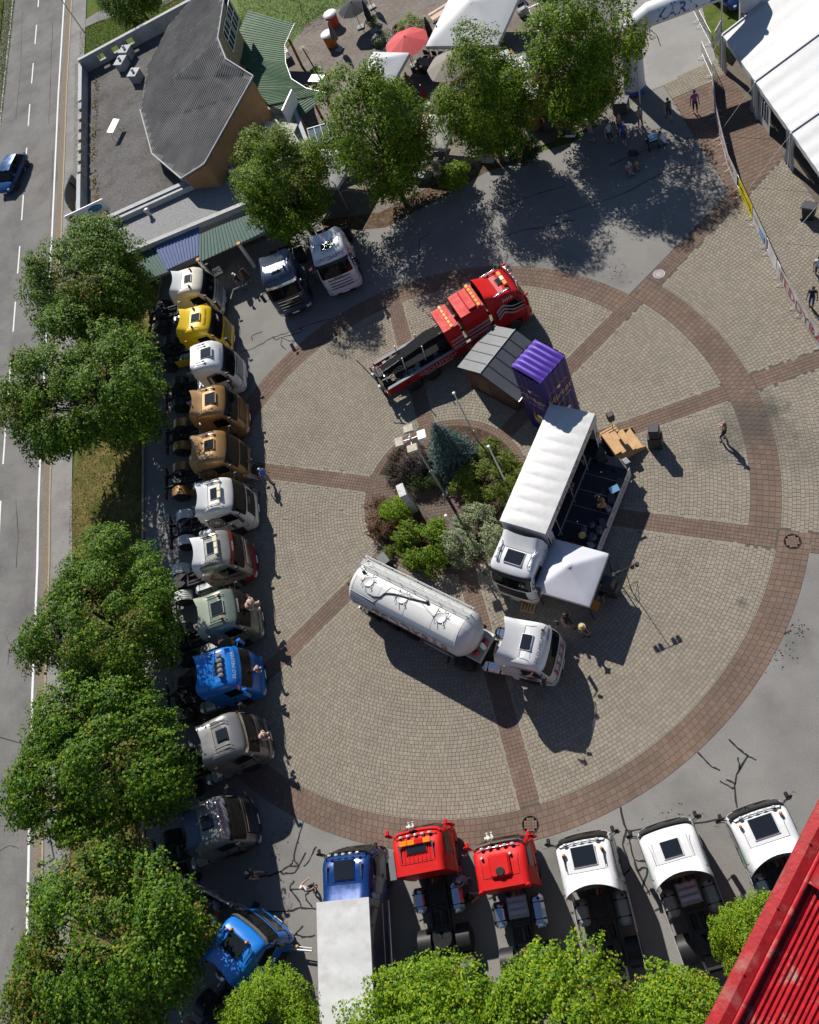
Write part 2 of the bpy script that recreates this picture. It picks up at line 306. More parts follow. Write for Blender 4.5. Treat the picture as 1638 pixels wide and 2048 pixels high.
def paver_block(cx,cy,l,w,a,hz):
    """returns 8+ verts of a chamfered paver, long axis along angle a"""
    c,s_=math.cos(a),math.sin(a); V=[]
    for (X,Y,Z) in ((l/2,w/2,0),(l/2-bev,w/2-bev,1)):
        for sx,sy in ((-1,-1),(1,-1),(1,1),(-1,1)):
            x=sx*X; y=sy*Y; V.append((cx+x*c-y*s_,cy+x*s_+y*c,hz if Z else hz-.012))
    return V
PF=[(4,5,6,7),(0,1,5,4),(1,2,6,5),(2,3,7,6),(3,0,4,7)]
pav={'slab':[], 'spoke':[], 'paver':[]}
camxy=Vector((CC[0],CC[1]))
def hidden(x,y): return False
def add_p(kind,x,y,l,w_,a):
    pav[kind].append((x,y,l,w_,a,.016+random.uniform(-.001,.0015)))
# ring slabs: 5 rows of 0.297
for i in range(5):
    for (t0,t1,ro) in ((-149.5,-15.4,RC),(-15.3,44.6,RA),(44.7,210,RB)):
        r=ro-(i+.5)*RINGW/5; n=int((t1-t0)*math.pi/180*r/.300); dt=(t1-t0)/n; ph=random.random()*dt
        for k in range(n):
            t=t0+(k+.5)*dt; a=R(t); add_p('slab',r*math.cos(a),r*math.sin(a),.285,.283,a+math.pi/2)
def spoke_hit(x,y,r):
    for a in SP:
        u=x*math.cos(a)+y*math.sin(a); v=-x*math.sin(a)+y*math.cos(a)
        if u>0 and abs(v)<.5: return True
    return False
def ring_hit(r,t):
    ro=ring_out(t); return ro-RINGW-.02<r<ro+.02
# spokes
for a,deg in zip(SP,SPK):
    rmax={43.:26.6,13.:34.,-17.:34.}.get(deg,ring_out(deg-.5)-RINGW)
    r=5.12
    while r<rmax:
        td=deg
        inr={43.:RA-RINGW-.06<r<RA+.1,13.:RA-RINGW-.06<r<RA+.1,-17.:RC-RINGW-.06<r<RC+.1}.get(deg,False)
        if not inr:
            for j in range(5):
                v=(j-2)*.2; x=r*math.cos(a)-v*math.sin(a); y=r*math.sin(a)+v*math.cos(a)
                add_p('spoke',x,y,.188,.19,a)
        r+=.2
# beige rows
r=5.14; row=0
while r<33:
    off=random.random(); rowdiv=int(2*math.pi*r/.225); dt=360/rowdiv; k=0; t=-180+off*dt; te=t+360-dt*.3
    while t<te:
        wv=dt*random.choice((.8,1.,1.,1.15)); tm=t+wv/2; tm=tm-360 if tm>180 else tm; a=R(tm); x,y=r*math.cos(a),r*math.sin(a); ro=ring_out(tm); ok=True
        ww=.188; rr=r
        if r>ro-RINGW-.1:
            if r<ro-RINGW+.07: ww=max(.05,ro-RINGW-.008-(r-.1)-.006); rr=r-.1+ww/2+.003; x,y=rr*math.cos(a),rr*math.sin(a)
            elif r<ro-.07: ok=False
            elif r<ro+.13:
                ww=r+.1-ro-.012; rr=ro+.006+ww/2; x,y=rr*math.cos(a),rr*math.sin(a); ok=ww>.03 and -17.<tm<43. and in_poly(x,y,EASTX)
            elif not (-17.<tm<43. and in_poly(x,y,EAST)): ok=False
        if ok:
            m_=.5+wv*math.pi/180*r*.42
            for sa in SP:
                u=x*math.cos(sa)+y*math.sin(sa); v=-x*math.sin(sa)+y*math.cos(sa)
                if u>0 and abs(v)<m_-.02: ok=False; break
        if ok: add_p('paver',x,y,wv*math.pi/180*r-.014,ww,a+math.pi/2)
        t+=wv
    r+=.2; row+=1
# filler beige pieces along the spokes so that the edges read straight
for a,deg in zip(SP,SPK):
    for sgn in (-1,1):
        r=5.2; rm=ring_out(deg-.5)-RINGW-.1
        rm=min(rm,ring_out(deg+.5)-RINGW-.1)
        while r<rm:
            v=sgn*.575; add_p('paver',r*math.cos(a)-v*math.sin(a),r*math.sin(a)+v*math.cos(a),.188,.13,a); r+=.2
# brown path between the asphalt corner and the marquee
BRP=[(18.5,18.1),(15.9,28.6),(19.5,29.5),(36,33.5),(36,32.9),(19.45,17.5)]; BEI=[(15.9,28.9),(19.6,29.9),(19.9,28.3),(16.2,27.2)]
_u=Vector((15.95-18.58,28.7-18.05)).normalized(); _n=Vector((_u.y,-_u.x)); _a=math.atan2(_u.y,_u.x)
for i in range(0,48):
    for j in range(0,48):
        q=Vector((18.58,18.05))+_u*(i*.3-1.2)+_n*(j*.3+.03+(.15 if i%2 else 0))
        if in_poly(q.x,q.y,BRP) and not in_poly(q.x,q.y,BEI): add_p('slab',q.x,q.y,.285,.285,_a)
for i in range(0,70):
    for j in range(0,40):
        q=Vector((18.58,18.05))+_u*(i*.2)+_n*(j*.2+.12)
        if in_poly(q.x,q.y,BEI): add_p('paver',q.x,q.y,.188,.188,_a)
# inner border + paths in brown
for i in range(2):
    r=4.72+i*.2; n=int(2*math.pi*r/.2)
    for k in range(n):
        a=2*math.pi*k/n; add_p('spoke',r*math.cos(a),r*math.sin(a),.186,.19,a+math.pi/2)
PATHS=[163.2,-77.4,102.4,13.]
for ix in range(-24,25):
    for iy in range(-24,25):
        x=ix*.2+.05*(iy%2); y=iy*.2; rr=math.hypot(x,y)
        if rr>4.6: continue
        on=rr<1.5
        for d in PATHS:
            a=R(d); u=x*math.cos(a)+y*math.sin(a); v=-x*math.sin(a)+y*math.cos(a)
            if u>0 and abs(v)<.62: on=True
        if on: add_p('spoke',x,y,.188,.188,0)
BED=mat('planting_soil',(.06,.042,.03),.95,spec=.08,var=.5,vs=6,bump=.8,bs=30,two=(.16,.11,.085),ts=4.,tth=(.5,.7))
def bedshape(t0,t1):
    pts=polarpoly(4.58,t0,t1,14)+polarpoly(1.75,t1-8,t0+8,6)
    mb=MB(); mb.prism(pts,.0,.05); return struct(mb.build('planting_bed',BED))
for t0,t1 in ((-68,3),(23,92),(112,153),(173,273)): bedshape(t0,t1)
def mesh_of(lst):
    N=len(lst); V=np.zeros((N*8,3)); 
    for i,p in enumerate(lst): V[i*8:i*8+8]=paver_block(*p)
    F=(np.array(PF)[None]+8*np.arange(N)[:,None,None]).reshape(-1,4)
    me=bpy.data.meshes.new('m'); me.vertices.add(N*8); me.vertices.foreach_set('co',V.ravel()); me.loops.add(F.size); me.loops.foreach_set('vertex_index',F.ravel()); me.polygons.add(len(F)); me.polygons.foreach_set('loop_start',np.arange(len(F))*4); me.update(calc_edges=True); me.polygons.foreach_set('use_smooth',[False]*len(F)); return me
def unit(name,l,w_,m):
    me=bpy.data.meshes.new(name); me.from_pydata(paver_block(0,0,l,w_,0,.012),[],PF); me.materials.append(m); return me
for kind,nm,m,ul in (('slab','slab',BROWN,(.285,.283)),('spoke','brown_paver',BROWN,(.188,.19)),('paver','paver',BEIGE,(.22,.188))):
    L_=pav[kind]; 
    # pieces that show largest: nearest to the camera and in the open
    opn=lambda p:(Vector((p[0],p[1]))-camxy).length+ (50 if (p[0]<-8 or (p[1]<-17.4 and p[0]<5.5)) else 0)
    L_.sort(key=opn); near=L_[:300]; rest=L_[300:]
    um=unit(nm,*ul,m)
    for p in near:
        o=bpy.data.objects.new(nm,um); COL.objects.link(o); o.parent=paving; o.location=(p[0],p[1],p[5]-.012); o.rotation_euler=(0,0,p[4]); o.scale=(p[2]/ul[0],p[3]/ul[1],1)
    me=mesh_of(rest); me.materials.append(m); o=bpy.data.objects.new(nm+'_field',me); COL.objects.link(o); o.parent=paving; o['kind']='stuff'
# manhole covers
def manhole(px,label,open_,rad=.36):
    c=P(*px); t=thing('manhole_cover',label,'manhole',(c.x,c.y,.018)); mb=MB()
    if open_:
        mb.lathe([(rad-.05,.0),(rad-.05,.012),(rad,.012),(rad,.0)],n=28); mb.build('ring',mat('rust_iron',(.045,.035,.03),.7,.5,var=.3,vs=9),t)
        mb=MB(); 
        for ix in range(-2,3):
            for iy in range(-2,3):
                if math.hypot(ix,iy)<2.3: mb.box((ix*.125,iy*.125,.0),(.115,.115,.014))
        tag(mb.build('infill',BROWN,t),kind='stuff')
    else:
        mb.lathe([(.0001,.014),(rad-.06,.014),(rad-.05,.008),(rad-.02,.016),(rad,.012),(rad,0)],n=28); [mb.sm.__setitem__(i,False) for i in range(len(mb.sm))]; mb.build('cover',mat('grey_iron',(.22,.2,.21),.55,.4,var=.2,vs=9),t)
        mb=MB()
        for k in range(14):
            a=2*math.pi*k/14; mb.box((.23*math.cos(a),.23*math.sin(a),.017),(.03,.05,.006),rz=a)
        tag(mb.build('vent_slots',BLACK,t),kind='stuff')
manhole((1318,548.5),'grey iron manhole cover in the brown spoke beside the asphalt corner',False)
manhole((1585,1083),'round paved manhole rim where the right brown spoke meets the ring',True,.42)
manhole((1061,1649),'round paved manhole rim in the brown ring above the red trucks',True,.42)
manhole((887,984),'round manhole at the foot of the lamp post in the planted island',True,.36)
# ================================================================= lorries
def clamp(x,a,b): return max(a,min(b,x))
SEAM=mat('black_seam',(.02,.02,.02),.8,spec=.1)  # near-black tubes drawn along the gaps between cab panels
class Cab:
    """surface of a cab-over lorry cab; x forward (front bumper at 0), y left, z up"""
    def __init__(s,zr=3.55,xb=-2.25,hood=0.,wide=1.245):
        top=zr-2.95
        s.lv=[(1.0,.0,wide-.01),(1.3,.02,wide),(1.75,.0,wide),(2.0,-.05,wide),(2.45,-.2,wide-.015),(2.95,-.38,wide-.045),(2.95+.35*top,-.48,wide-.07),(2.95+.75*top,-.72,wide-.13),(2.95+.94*top,-.98,wide-.22),(zr,-1.2,wide-.36)]
        s.zr=zr; s.xb=xb; s.wide=wide
    def par(s,z):
        L=s.lv
        if z<=L[0][0]: return L[0][1],L[0][2]
        for a,b in zip(L[:-1],L[1:]):
            if z<=b[0]:
                t=(z-a[0])/(b[0]-a[0]); return a[1]+(b[1]-a[1])*t,a[2]+(b[2]-a[2])*t
        return L[-1][1],L[-1][2]
    def front(s,t,z,off=0.):
        xf,hw=s.par(z); t0=.72; k=clamp((abs(t)-t0)/(1-t0),0,1); x=xf-.1*t*t-.24*(1-math.sqrt(max(0,1-k*k)))
        return Vector((x+off,hw*t*(1+off*.3),z))
    def side(s,x,z,sg,off=0.): return Vector((x,sg*(s.par(z)[1]+off),z))
    def body(s,m,parent):
        mb=MB(); n=18; rows=[]
        ts=[-1+2*i/n for i in range(n+1)]; ts=[math.copysign(1-(1-abs(t))**1.35,t) for t in ts]
        for z,xf,hw in s.lv:
            xs=s.front(1,z).x; xb=s.xb if z<2.95 else s.xb
            row=[Vector((xb,-hw,z)),Vector(((xb*.6+xs*.4),-hw,z))]+[s.front(t,z) for t in ts]+[Vector(((xb*.6+xs*.4),hw,z)),Vector((xb,hw,z))]
            rows.append(row)
        k=len(rows[0]); vs=[p for r in rows for p in r]
        fs=[(j*k+i,j*k+i+1,j*k+k+i+1,j*k+k+i) for j in range(len(rows)-1) for i in range(k-1)]
        mb.add(vs,fs,True)
        top=rows[-1]; c=sum(top,Vector())/k; mb.add(top,[tuple(range(k))],False)
        mb.add(rows[0],[tuple(range(k-1,-1,-1))])
        for a,b in zip(rows[:-1],rows[1:]): mb.quad(a[-1],a[0],b[0],b[-1])
        return mb.build('cab',m,parent)
    def patch_front(s,t0,t1,z0,z1,off,nu=12,nv=4): 
        return MB().grid(lambda u,v:s.front(t0+(t1-t0)*u,z0+(z1-z0)*v,off),nu,nv)
    def patch_side(s,pts,sg,off=.012,dp=.03):
        """pts polygon in (x,z)"""
        a=[s.side(x,z,sg,off) for x,z in pts]; b=[s.side(x,z,sg,off-dp) for x,z in pts]; n=len(a); mb=MB()
        f=[tuple(range(n))]+[(i,n+i,n+(i+1)%n,(i+1)%n) for i in range(n)]
        if sg>0: f=[q[::-1] for q in f]
        # orient outward
        e1=a[1]-a[0]; e2=a[2]-a[0]; nn=e1.cross(e2)
        if nn.y*sg<0: f[0]=tuple(range(n-1,-1,-1))
        else: f[0]=tuple(range(n))
        return mb.add(a+b,f)
def wheel(parent,x,y,sg,wd=.3,r=.5,rim=CHROME,dual=False,name='wheel'):
    t=bpy.data.objects.new(name,None); COL.objects.link(t); t.parent=parent; t.location=(x,y,r); t.empty_display_size=.1
    d=wd/2
    if 'ty%g%g'%(wd,r) not in _fc:
        mb=MB(); mb.lathe([(r*.56,-d),(r*.9,-d),(r,-d*.75),(r,d*.75),(r*.9,d),(r*.56,d)],n=22,axis='Y'); o=mb.build('tyre',RUBBER,t); _fc['ty%g%g'%(wd,r)]=o.data
        # tread grooves
    else: o=bpy.data.objects.new('tyre',_fc['ty%g%g'%(wd,r)]); COL.objects.link(o); o.parent=t
    key='rim%s%g%g%d'%(rim.name,wd,r,sg)
    if key not in _fc:
        mb=MB(); mb.lathe([(.0001,d*.55),(r*.2,d*.6),(r*.24,d*.2),(r*.45,d*.1),(r*.5,d*.9),(r*.57,d*.95)],n=20,axis='Y',M=Matrix.Rotation(R(-90*sg),4,'X'))
        for k in range(8):
            a=2*math.pi*k/8; mb.ball((r*.34*math.cos(a),sg*d*.2,r*.34*math.sin(a)),.028,6,4)
        o=mb.build('rim',rim,t); _fc[key]=o.data
    else: o=bpy.data.objects.new('rim',_fc[key]); COL.objects.link(o); o.parent=t
    return t
def beacon(parent,x,y,z,nm='beacon',m=ORANGE,r=.07,h=.13):
    mb=MB(); mb.lathe([(r*1.1,-.05),(r*1.1,.03)],(x,y,z),10,mi=1); mb.lathe([(r,.03),(r,h*.7),(r*.6,h),(.0001,h+.01)],(x,y,z),10,mi=0); return mb.build(nm,[m,BLACK],parent)
def make_cab(t,c):
    """c: dict of options"""
    pm=c['paint']; zr=c.get('zr',3.55); cab=Cab(zr,xb=c.get('xb',-2.25)); acc=c.get('accent',pm); dark=c.get('dark',BLACK)
    cab.body(pm,t)
    ws=cab.patch_front(-.9,.9,2.03,2.93,.014,16,5).build('windscreen',GLASS,t)
    # things on the dashboard seen through the glass
    vis=cab.patch_front(-.95,.95,2.9,3.06,.10,14,2); 
    vb=vis.v; nb=len(vb); vis.add([(x-.03,y,z+.015) for x,y,z in vb],[(f[3],f[2],f[1],f[0]) for f in vis.f]); vis.build('sun_visor',c.get('visor',mat('tinted_plastic',(.015,.015,.018),.25,spec=.25)),t)
    for i in range(2): MB().tube(cab.front(-.5+.7*i,2.05,.03),cab.front(-.1+.7*i,2.22,.035),.012,5).build('wiper',BLACK,t)
    # front panel, grille, bumper
    gm=c.get('grille',BLACK); cab.patch_front(-.66,.66,.98,1.93,.012,10,4).build('grille',gm,t)
    nb=c.get('bars',5); bm=c.get('barmat',pm)
    for k in range(nb):
        z=1.05+k*.78/max(1,nb-1) if nb>1 else 1.4
        g=cab.patch_front(-.62,.62,z,z+.065,.05,10,1); v0=list(g.v); g.add([(x-.035,y,z_-.02) for x,y,z_ in v0],[]); g.build('grille_bar',bm,t)
    bl=MB(); prof=[(.38,-.06),(.5,.03),(.8,.06),(1.0,.035)]
    def bf(u,v):
        i=min(2,int(v*3)); f=v*3-i; z=prof[i][0]+(prof[i+1][0]-prof[i][0])*f; o=prof[i][1]+(prof[i+1][1]-prof[i][1])*f; tt=-1+2*u
        p=cab.front(clamp(tt*1.18,-1,1),1.0,o); 
        if abs(tt)*1.18>1: p.x-=(abs(tt)*1.18-1)*3.0
        return Vector((p.x,p.y*1.005,z))
    bl.grid(bf,22,6); bl.build('bumper',c.get('bumper',pm),t)
    for sg in (-1,1):
        cab_h=MB().grid(lambda u,v:(lambda p:Vector((p.x,p.y,.62+.2*v)))(cab.front(sg*(.68+.27*u),1.0,.075)),5,2); cab_h.build('headlight',CLEAR,t)
        cab.patch_front(sg*.69 if sg<0 else .69,sg*.93,1.05,1.7,.006,4,2).build('corner_panel',c.get('corner',pm),t)
    MB().grid(lambda u,v:(lambda p:Vector((p.x,p.y,.42+.16*v)))(cab.front(-.5+u,1.0,.07)),6,1).build('lower_grille',BLACK,t)
    pl=MB(); pl.box((.085,0,.62),(.015,.52,.12)); pl.build('number_plate',WHITEP,t)
    for sg in (-1,1):
        d=cab.patch_side([(-.42,1.05),(-1.62,1.05),(-1.62,2.92),(-.72,2.92),(-.42,2.1)],sg,.012).build('door',c.get('door',pm),t)
        sm=MB(); dl=[(-.42,1.05),(-1.62,1.05),(-1.62,2.92),(-.72,2.92),(-.42,2.1),(-.42,1.05)]
        for (x0,z0),(x1,z1) in zip(dl[:-1],dl[1:]): sm.tube(cab.side(x0,z0,sg,.012),cab.side(x1,z1,sg,.012),.011,4)
        sm.tube(cab.side(-2.0,1.1,sg,.004),cab.side(-2.0,2.9,sg,.004),.008,4); sm.build('door_seam',SEAM,t)
        wv=cab.patch_side([(-.5,2.08),(-1.5,2.02),(-1.5,2.78),(-.76,2.84)],sg,.02,.02).build('window',GLASS,d)
        MB().bbox(cab.side(-1.45,1.62,sg,.03),(.2,.03,.05),.01).build('handle',BLACK,d)
        if c.get('rearwin'): cab.patch_side([(-1.72,2.2),(-2.1,2.2),(-2.1,2.75),(-1.72,2.75)],sg,.012).build('side_window',GLASS,t)
        # mirrors
        mr=MB(); p=cab.side(-.42,2.75,sg); mr.tube(p,p+Vector((.1,sg*.26,.03)),.025,6); p2=cab.side(-.42,2.1,sg); mr.tube(p2,p2+Vector((.1,sg*.26,-.02)),.02,6)
        mr.bbox((p.x+.12,p.y+sg*.34,2.42),(.12,.24,.72),.05); mr.bbox((p.x+.2,p.y+sg*.22,2.92),(.26,.16,.12),.04); mr.build('mirror',c.get('mirror',BLACK),t)
        # steps and arch behind the front wheel
        st=MB(); st.bbox((-.62,sg*1.1,.72),(.5,.28,.56),.05); st.build('step',c.get('bumper',pm),t)
        sk=MB(); sk.bbox((-2.1,sg*1.12,.82),(.3,.26,.5),.04); sk.build('side_skirt',c.get('bumper',pm),t)
        ar=MB().grid(lambda u,v:Vector((-1.4+.6*math.cos(math.pi*u),sg*(1.02+.235*v),.5+.62*math.sin(math.pi*u)*(.95))),10,1); ar.build('wheel_arch',BLACK,t)
        wheel(t,-1.4,sg*1.06,sg,.32,.5,c.get('rim',CHROME))
    # roof
    sm=MB(); hw=cab.wide-.3; xs=c.get('fx0',-1.8); sm.path([(xs,-hw,zr-.03),(xs,-hw*.8,zr+.006),(xs,hw*.8,zr+.006),(xs,hw,zr-.03)],.012,4); sm.build('roof_seam',SEAM,t)
    sm=MB(); pp=[cab.front(-.95+1.9*i/10,2.955,.01) for i in range(11)]; sm.path(pp,.012,4); sm.build('screen_seam',SEAM,t)
    for sg in (-1,1):
        sm=MB(); sm.path([(xs+.02,sg*(cab.wide-.42),zr+.008),(-1.25,sg*(cab.wide-.42),zr+.008),(-.98,sg*(cab.wide-.36),zr-.03)],.009,4); sm.build('roof_groove',SEAM,t)
    hx=c.get('hx',-1.3); hs=c.get('hs',(.62,.78)); zt=zr
    if c.get('hatch',True):
        hb=MB(); hb.bbox((hx,0,zt+.025),(hs[0]+.09,hs[1]+.09,.05),.03); hb.build('hatch_frame',c.get('hatchmat',pm),t)
        hg=MB(); hg.bbox((hx,0,zt+.062),(hs[0],hs[1],.04),.04); hg.build('roof_hatch',mat('hatch_glass',(.012,.015,.02),.1,coat=.3),t)
    for y in c.get('ribs',()):
        MB().bbox((hx-.1,y,zt+.012),(1.1,.05,.035),.015).build('roof_rib',pm,t)
    if c.get('fairing',True):
        fx0=c.get('fx0',-1.8); rise=c.get('rise',.3); conc=c.get('conc',.38); xt=c.get('xt',-2.72); fh=c.get('fh',1.235)
        def fa(u,v,o=0.):
            q=2*u-1; s_=math.copysign(1-(1-abs(q))**2.0,q); vv=v; x=fx0+(xt+conc*(1-s_*s_)-fx0)*vv
            hw=(cab.wide-.37)+(fh-cab.wide+.37)*min(1,.45+vv*.75); zt_=zr+.005+rise*vv**1.15; ze=zr-.08-(zr-.08-c.get('fdrop',2.75))*min(1,vv*1.15)
            return Vector((x,(hw-o)*s_,ze+(zt_+.07*abs(s_)**3*vv-ze)*(1-abs(s_)**9)-o))
        mb=MB(); nu,nv=20,6; mb.grid(lambda u,v:fa(u,v),nu,nv,flip=True); mb.grid(lambda u,v:fa(u,v,.035),nu,nv)
        A=[fa(i/nu,1) for i in range(nu+1)]; B=[fa(i/nu,1,.035) for i in range(nu+1)]
        mb.add(A+B,[(i,i+1,nu+2+i,nu+1+i) for i in range(nu)])
        mb.build('roof_fairing',c.get('fairmat',pm),t)
        for sg in (-1,1):
            sd=MB(); sd.prism([(-2.26,sg*1.215),(xt+.08,sg*1.225),(xt+.08,sg*1.195),(-2.26,sg*1.185)],1.05,[c.get('fdrop',2.75)+.1]*4); sd.build('side_deflector',c.get('deflmat',pm),t)
        if c.get('fdrop',2.75)>2: 
            rw=MB(); rw.bbox((-2.275,0,2.0),(.04,2.3,1.7),.015); rw.build('rear_wall',mat('rear_wall_grey',(.1,.11,.11),.6,var=.15),t)
    if c.get('beacons'):
        for y in c['beacons'][1]: beacon(t,c['beacons'][0],y,zt+.06)
    if c.get('horns'):
        for y in c['horns'][1]:
            x=c['horns'][0]; hm=MB(); hm.lathe([(.02,-.35),(.025,.05),(.07,.28)],(x,y,zt+.1),8,axis='X'); hm.build('air_horn',c.get('hornmat',CHROME),t)
    if c.get('lightbar'):
        x,z0=c['lightbar']; hw=.95; lb=MB(); lb.path([cab.front(-.9,2.9,.0)+Vector((0,0,0)),Vector((x+.12,-hw,z0)),Vector((x+.2,-hw*.5,z0+.03)),Vector((x+.2,hw*.5,z0+.03)),Vector((x+.12,hw,z0)),cab.front(.9,2.9)],.025,6); lb.build('light_bar',c.get('barm',CHROME),t)
        for y in (-.7,-.35,0,.35,.7):
            L_=MB(); L_.lathe([(.09,-.05),(.1,.02),(.085,.04)],(x+.22,y,z0+.1),10,axis='X',mi=0); L_.build('spot_lamp',[mat('lamp_lens',(.55,.55,.52),.1,.3,coat=.5)],t)
    if c.get('rails'):
        for sg in (-1,1):
            rl=MB(); y=sg*c['rails']; rl.path([(-1.85,y,zt+.02),(-1.8,y,zt+.13),(-1.0,y,zt+.13),(-.92,y,zt-.02)],.022,6); rl.build('roof_rail',CHROME,t)
            for x in (-1.7,-1.2): 
                hm=MB(); hm.lathe([(.03,-.3),(.03,.05),(.075,.22)],(x,y+sg*.08,zt+.1),8,axis='X'); hm.build('air_horn',CHROME,t)
    if c.get('bar'):   # warning beam (x, colour list)
        x,segs=c['bar']; n=len(segs); wd=c.get('barw',1.5)/n
        for k,m in enumerate(segs):
            q=MB(); q.bbox((x,-c.get('barw',1.5)/2+wd*(k+.5),zt+.13),(.24,wd-.015,.13),.03); q.build('warning_beam',m,t)
    if c.get('roll'):  # rolled awning/bedroll on the roof
        q=MB(); 
        for k in range(5): q.bbox((c['roll'],-.56+.28*k,zt+.16),(.3,.27,.2),.07)
        q.build('roof_roll',c.get('rollmat',mat('roll_fabric',(.16,.15,.14),.85,var=.2)),t)
    for y,h in c.get('aerials',()):
        MB().tube((-1.0,y,zt-.05),(-1.25,y,zt+h),.008,4).build('aerial',BLACK,t)
    return cab
def make_chassis(t,c,L=6.0,ra=-5.0,tag_axle=False):
    fm=c.get('frame',DARKM); fr=MB()
    for y in (-.42,.42): fr.box(((-.6-L)/2,y,.9),(L-.6,.09,.28))
    for x in (-2.6,-3.6,-4.4,-5.4,-L+.1): fr.box((x,0,.9),(.1,.84,.2))
    fr.build('chassis_frame',fm,t)
    tankm=c.get('tank',mat('aluminium',(.5,.51,.53),.35,.85,var=.1))
    for sg in (-1,1):
        q=MB(); x0,x1=(-2.55,-3.95) if sg<0 else (-2.6,-3.7); q.bbox(((x0+x1)/2,sg*.9,.78),(x0-x1,.62,.66),.14,smooth=False); tk=q.build('fuel_tank',tankm,t)
        for k in (.25,.75): 
            b=MB(); b.bbox((x0+(x1-x0)*k,sg*.9,.78),(.07,.645,.68),.14); b.build('strap',BLACK,tk)
        MB().lathe([(.07,0),(.07,.05)],(x0-.2,sg*1.0,1.1),10).build('filler_cap',BLACK,tk)
        axs=[ra] if not tag_axle else [ra,ra-1.35]
        for ax in axs:
            wheel(t,ax,sg*1.08,sg,.28,.5,c.get('rim',CHROME)); wheel(t,ax,sg*.76,sg,.28,.5,c.get('rim',CHROME))
            if c.get('fender',True) is not None:
                fmm=c.get('fendermat',BLACK); n=12
                f=MB(); f.grid(lambda u,v:Vector((ax+.63*math.cos(math.pi*(.04+.92*u)),sg*(.6+.64*v),.5+.63*math.sin(math.pi*(.04+.92*u)))),n,1,flip=sg<0,smooth=True); f.grid(lambda u,v:Vector((ax+.6*math.cos(math.pi*(.04+.92*u)),sg*(.6+.64*v),.5+.6*math.sin(math.pi*(.04+.92*u)))),n,1,flip=sg>0); fo=f.build('fender',fmm,t)
                if c.get('ribbed'):
                    for k in range(5): 
                        g=MB(); yy=sg*(.68+.12*k); 
                        for j in range(6):
                            a0=math.pi*(.2+.1*j); a1=a0+math.pi*.1; g.path([(ax+.645*math.cos(a0),yy,.5+.645*math.sin(a0)),(ax+.645*math.cos(a1),yy,.5+.645*math.sin(a1))],.018,4)
                        g.build('fender_rib',fmm,fo)
        if c.get('skirt'):
            s_=MB(); s_.bbox((-3.3,sg*1.23,.78),(1.95,.03,.7),.012); s_.build('chassis_skirt',c['skirt'],t)
            if c.get('longskirt'): s2=MB(); s2.bbox((-4.9,sg*1.23,1.08),(1.3,.03,.12),.012); s2.build('skirt_rail',c['skirt'],t)
        q=MB(); q.bbox((-L+.02,sg*.95,.85),(.08,.5,.16),.02); q.build('rear_lamp',mat('dark_red_lens',(.16,.008,.008),.3,coat=.4),t)
    cw=mat('tread_plate',(.3,.3,.31),.5,.6,var=.25,vs=20,bump=.6,bs=60) if not c.get('darkdeck') else DARKM
    q=MB(); q.bbox((-2.95,0,1.08),(.95,.95,.05),.02); q.build('catwalk',cw,t)
    for k in range(3): 
        q=MB(); q.box((-2.62-.28*k,0,1.115),(.16,.82,.02)); q.build('catwalk_step',STEEL if not c.get('darkdeck') else DARKM,t)
    fw=MB(); n=20; pts=[]
    for k in range(n+1):
        a=R(20)+R(320)*k/n; pts.append((ra+.35+.46*math.cos(a+math.pi)*-1,.46*math.sin(a+math.pi)))
    fw.prism([(ra+.15+.48*math.cos(R(35+290*k/n)),.46*math.sin(R(35+290*k/n))) for k in range(n+1)]+[(ra+.1,-.06),(ra+.1,.06)][::-1],1.13,1.2); fw.build('fifth_wheel',mat('greasy_steel',(.03,.03,.032),.4,.6,var=.4,vs=9),t)
    q=MB(); q.bbox((ra+.15,0,1.06),(.5,.8,.12),.03); q.build('fifth_wheel_base',DARKM,t)
    # coiled lines, air tanks
    for k,(y,m) in enumerate(((-.2,mat('red_hose',(.4,.02,.02),.5)),(.0,mat('yellow_hose',(.5,.36,.02),.5)),(.2,BLACK))):
        h=MB(); pp=[(-2.33-.012*i,y+.05*math.cos(i*1.3),1.35+.05*math.sin(i*1.3)+.012*i) for i in range(22)]; h.path(pp,.012,4); h.build('air_line',m,t)
    for y in (-.2,.2):
        q=MB(); q.lathe([(.0001,-.36),(.12,-.33),(.13,0),(.12,.33),(.0001,.36)],(-4.1,y,.86),10,axis='X'); q.build('air_tank',c.get('airtank',DARKM),t)
    q=MB(); q.bbox((-L-.02,0,.62),(.1,2.2,.12),.02); q.build('rear_bumper',DARKM,t)
    q=MB(); q.tube((-2.4,.7,.9),(-2.4,.7,2.3),.07,8); 
    if c.get('stack'): q.build('exhaust_stack',CHROME,t)
def truck(label,loc,head,**c):
    g=c.pop('group','lorries lined up round the square')
    t=thing(c.pop('name','tractor_unit'),label,'truck',loc,R(head),g); cab=make_cab(t,c)
    if c.get('chassis',True): make_chassis(t,c,*c.get('chargs',(6.0,-5.0)))
    return t,cab
def front_text(t,cab,s,m,z,size,off=.02,t_off=0.,name='lettering',**kw):
    vs,fs=text_mesh(s,size,**kw); mb=MB(); mb.add([cab.front(clamp((x)/1.15+t_off,-1,1),z+y,off) for x,y,_ in vs],fs); return mb.build(name,m,t)
def side_text(t,cab,s,m,x,z,sg,size,off=.03,name='lettering',**kw):
    vs,fs=text_mesh(s,size,**kw); mb=MB(); mb.add([cab.side(x+(a if sg<0 else -a),z+b,sg,off) for a,b,_ in vs],fs); return mb.build(name,m,t)
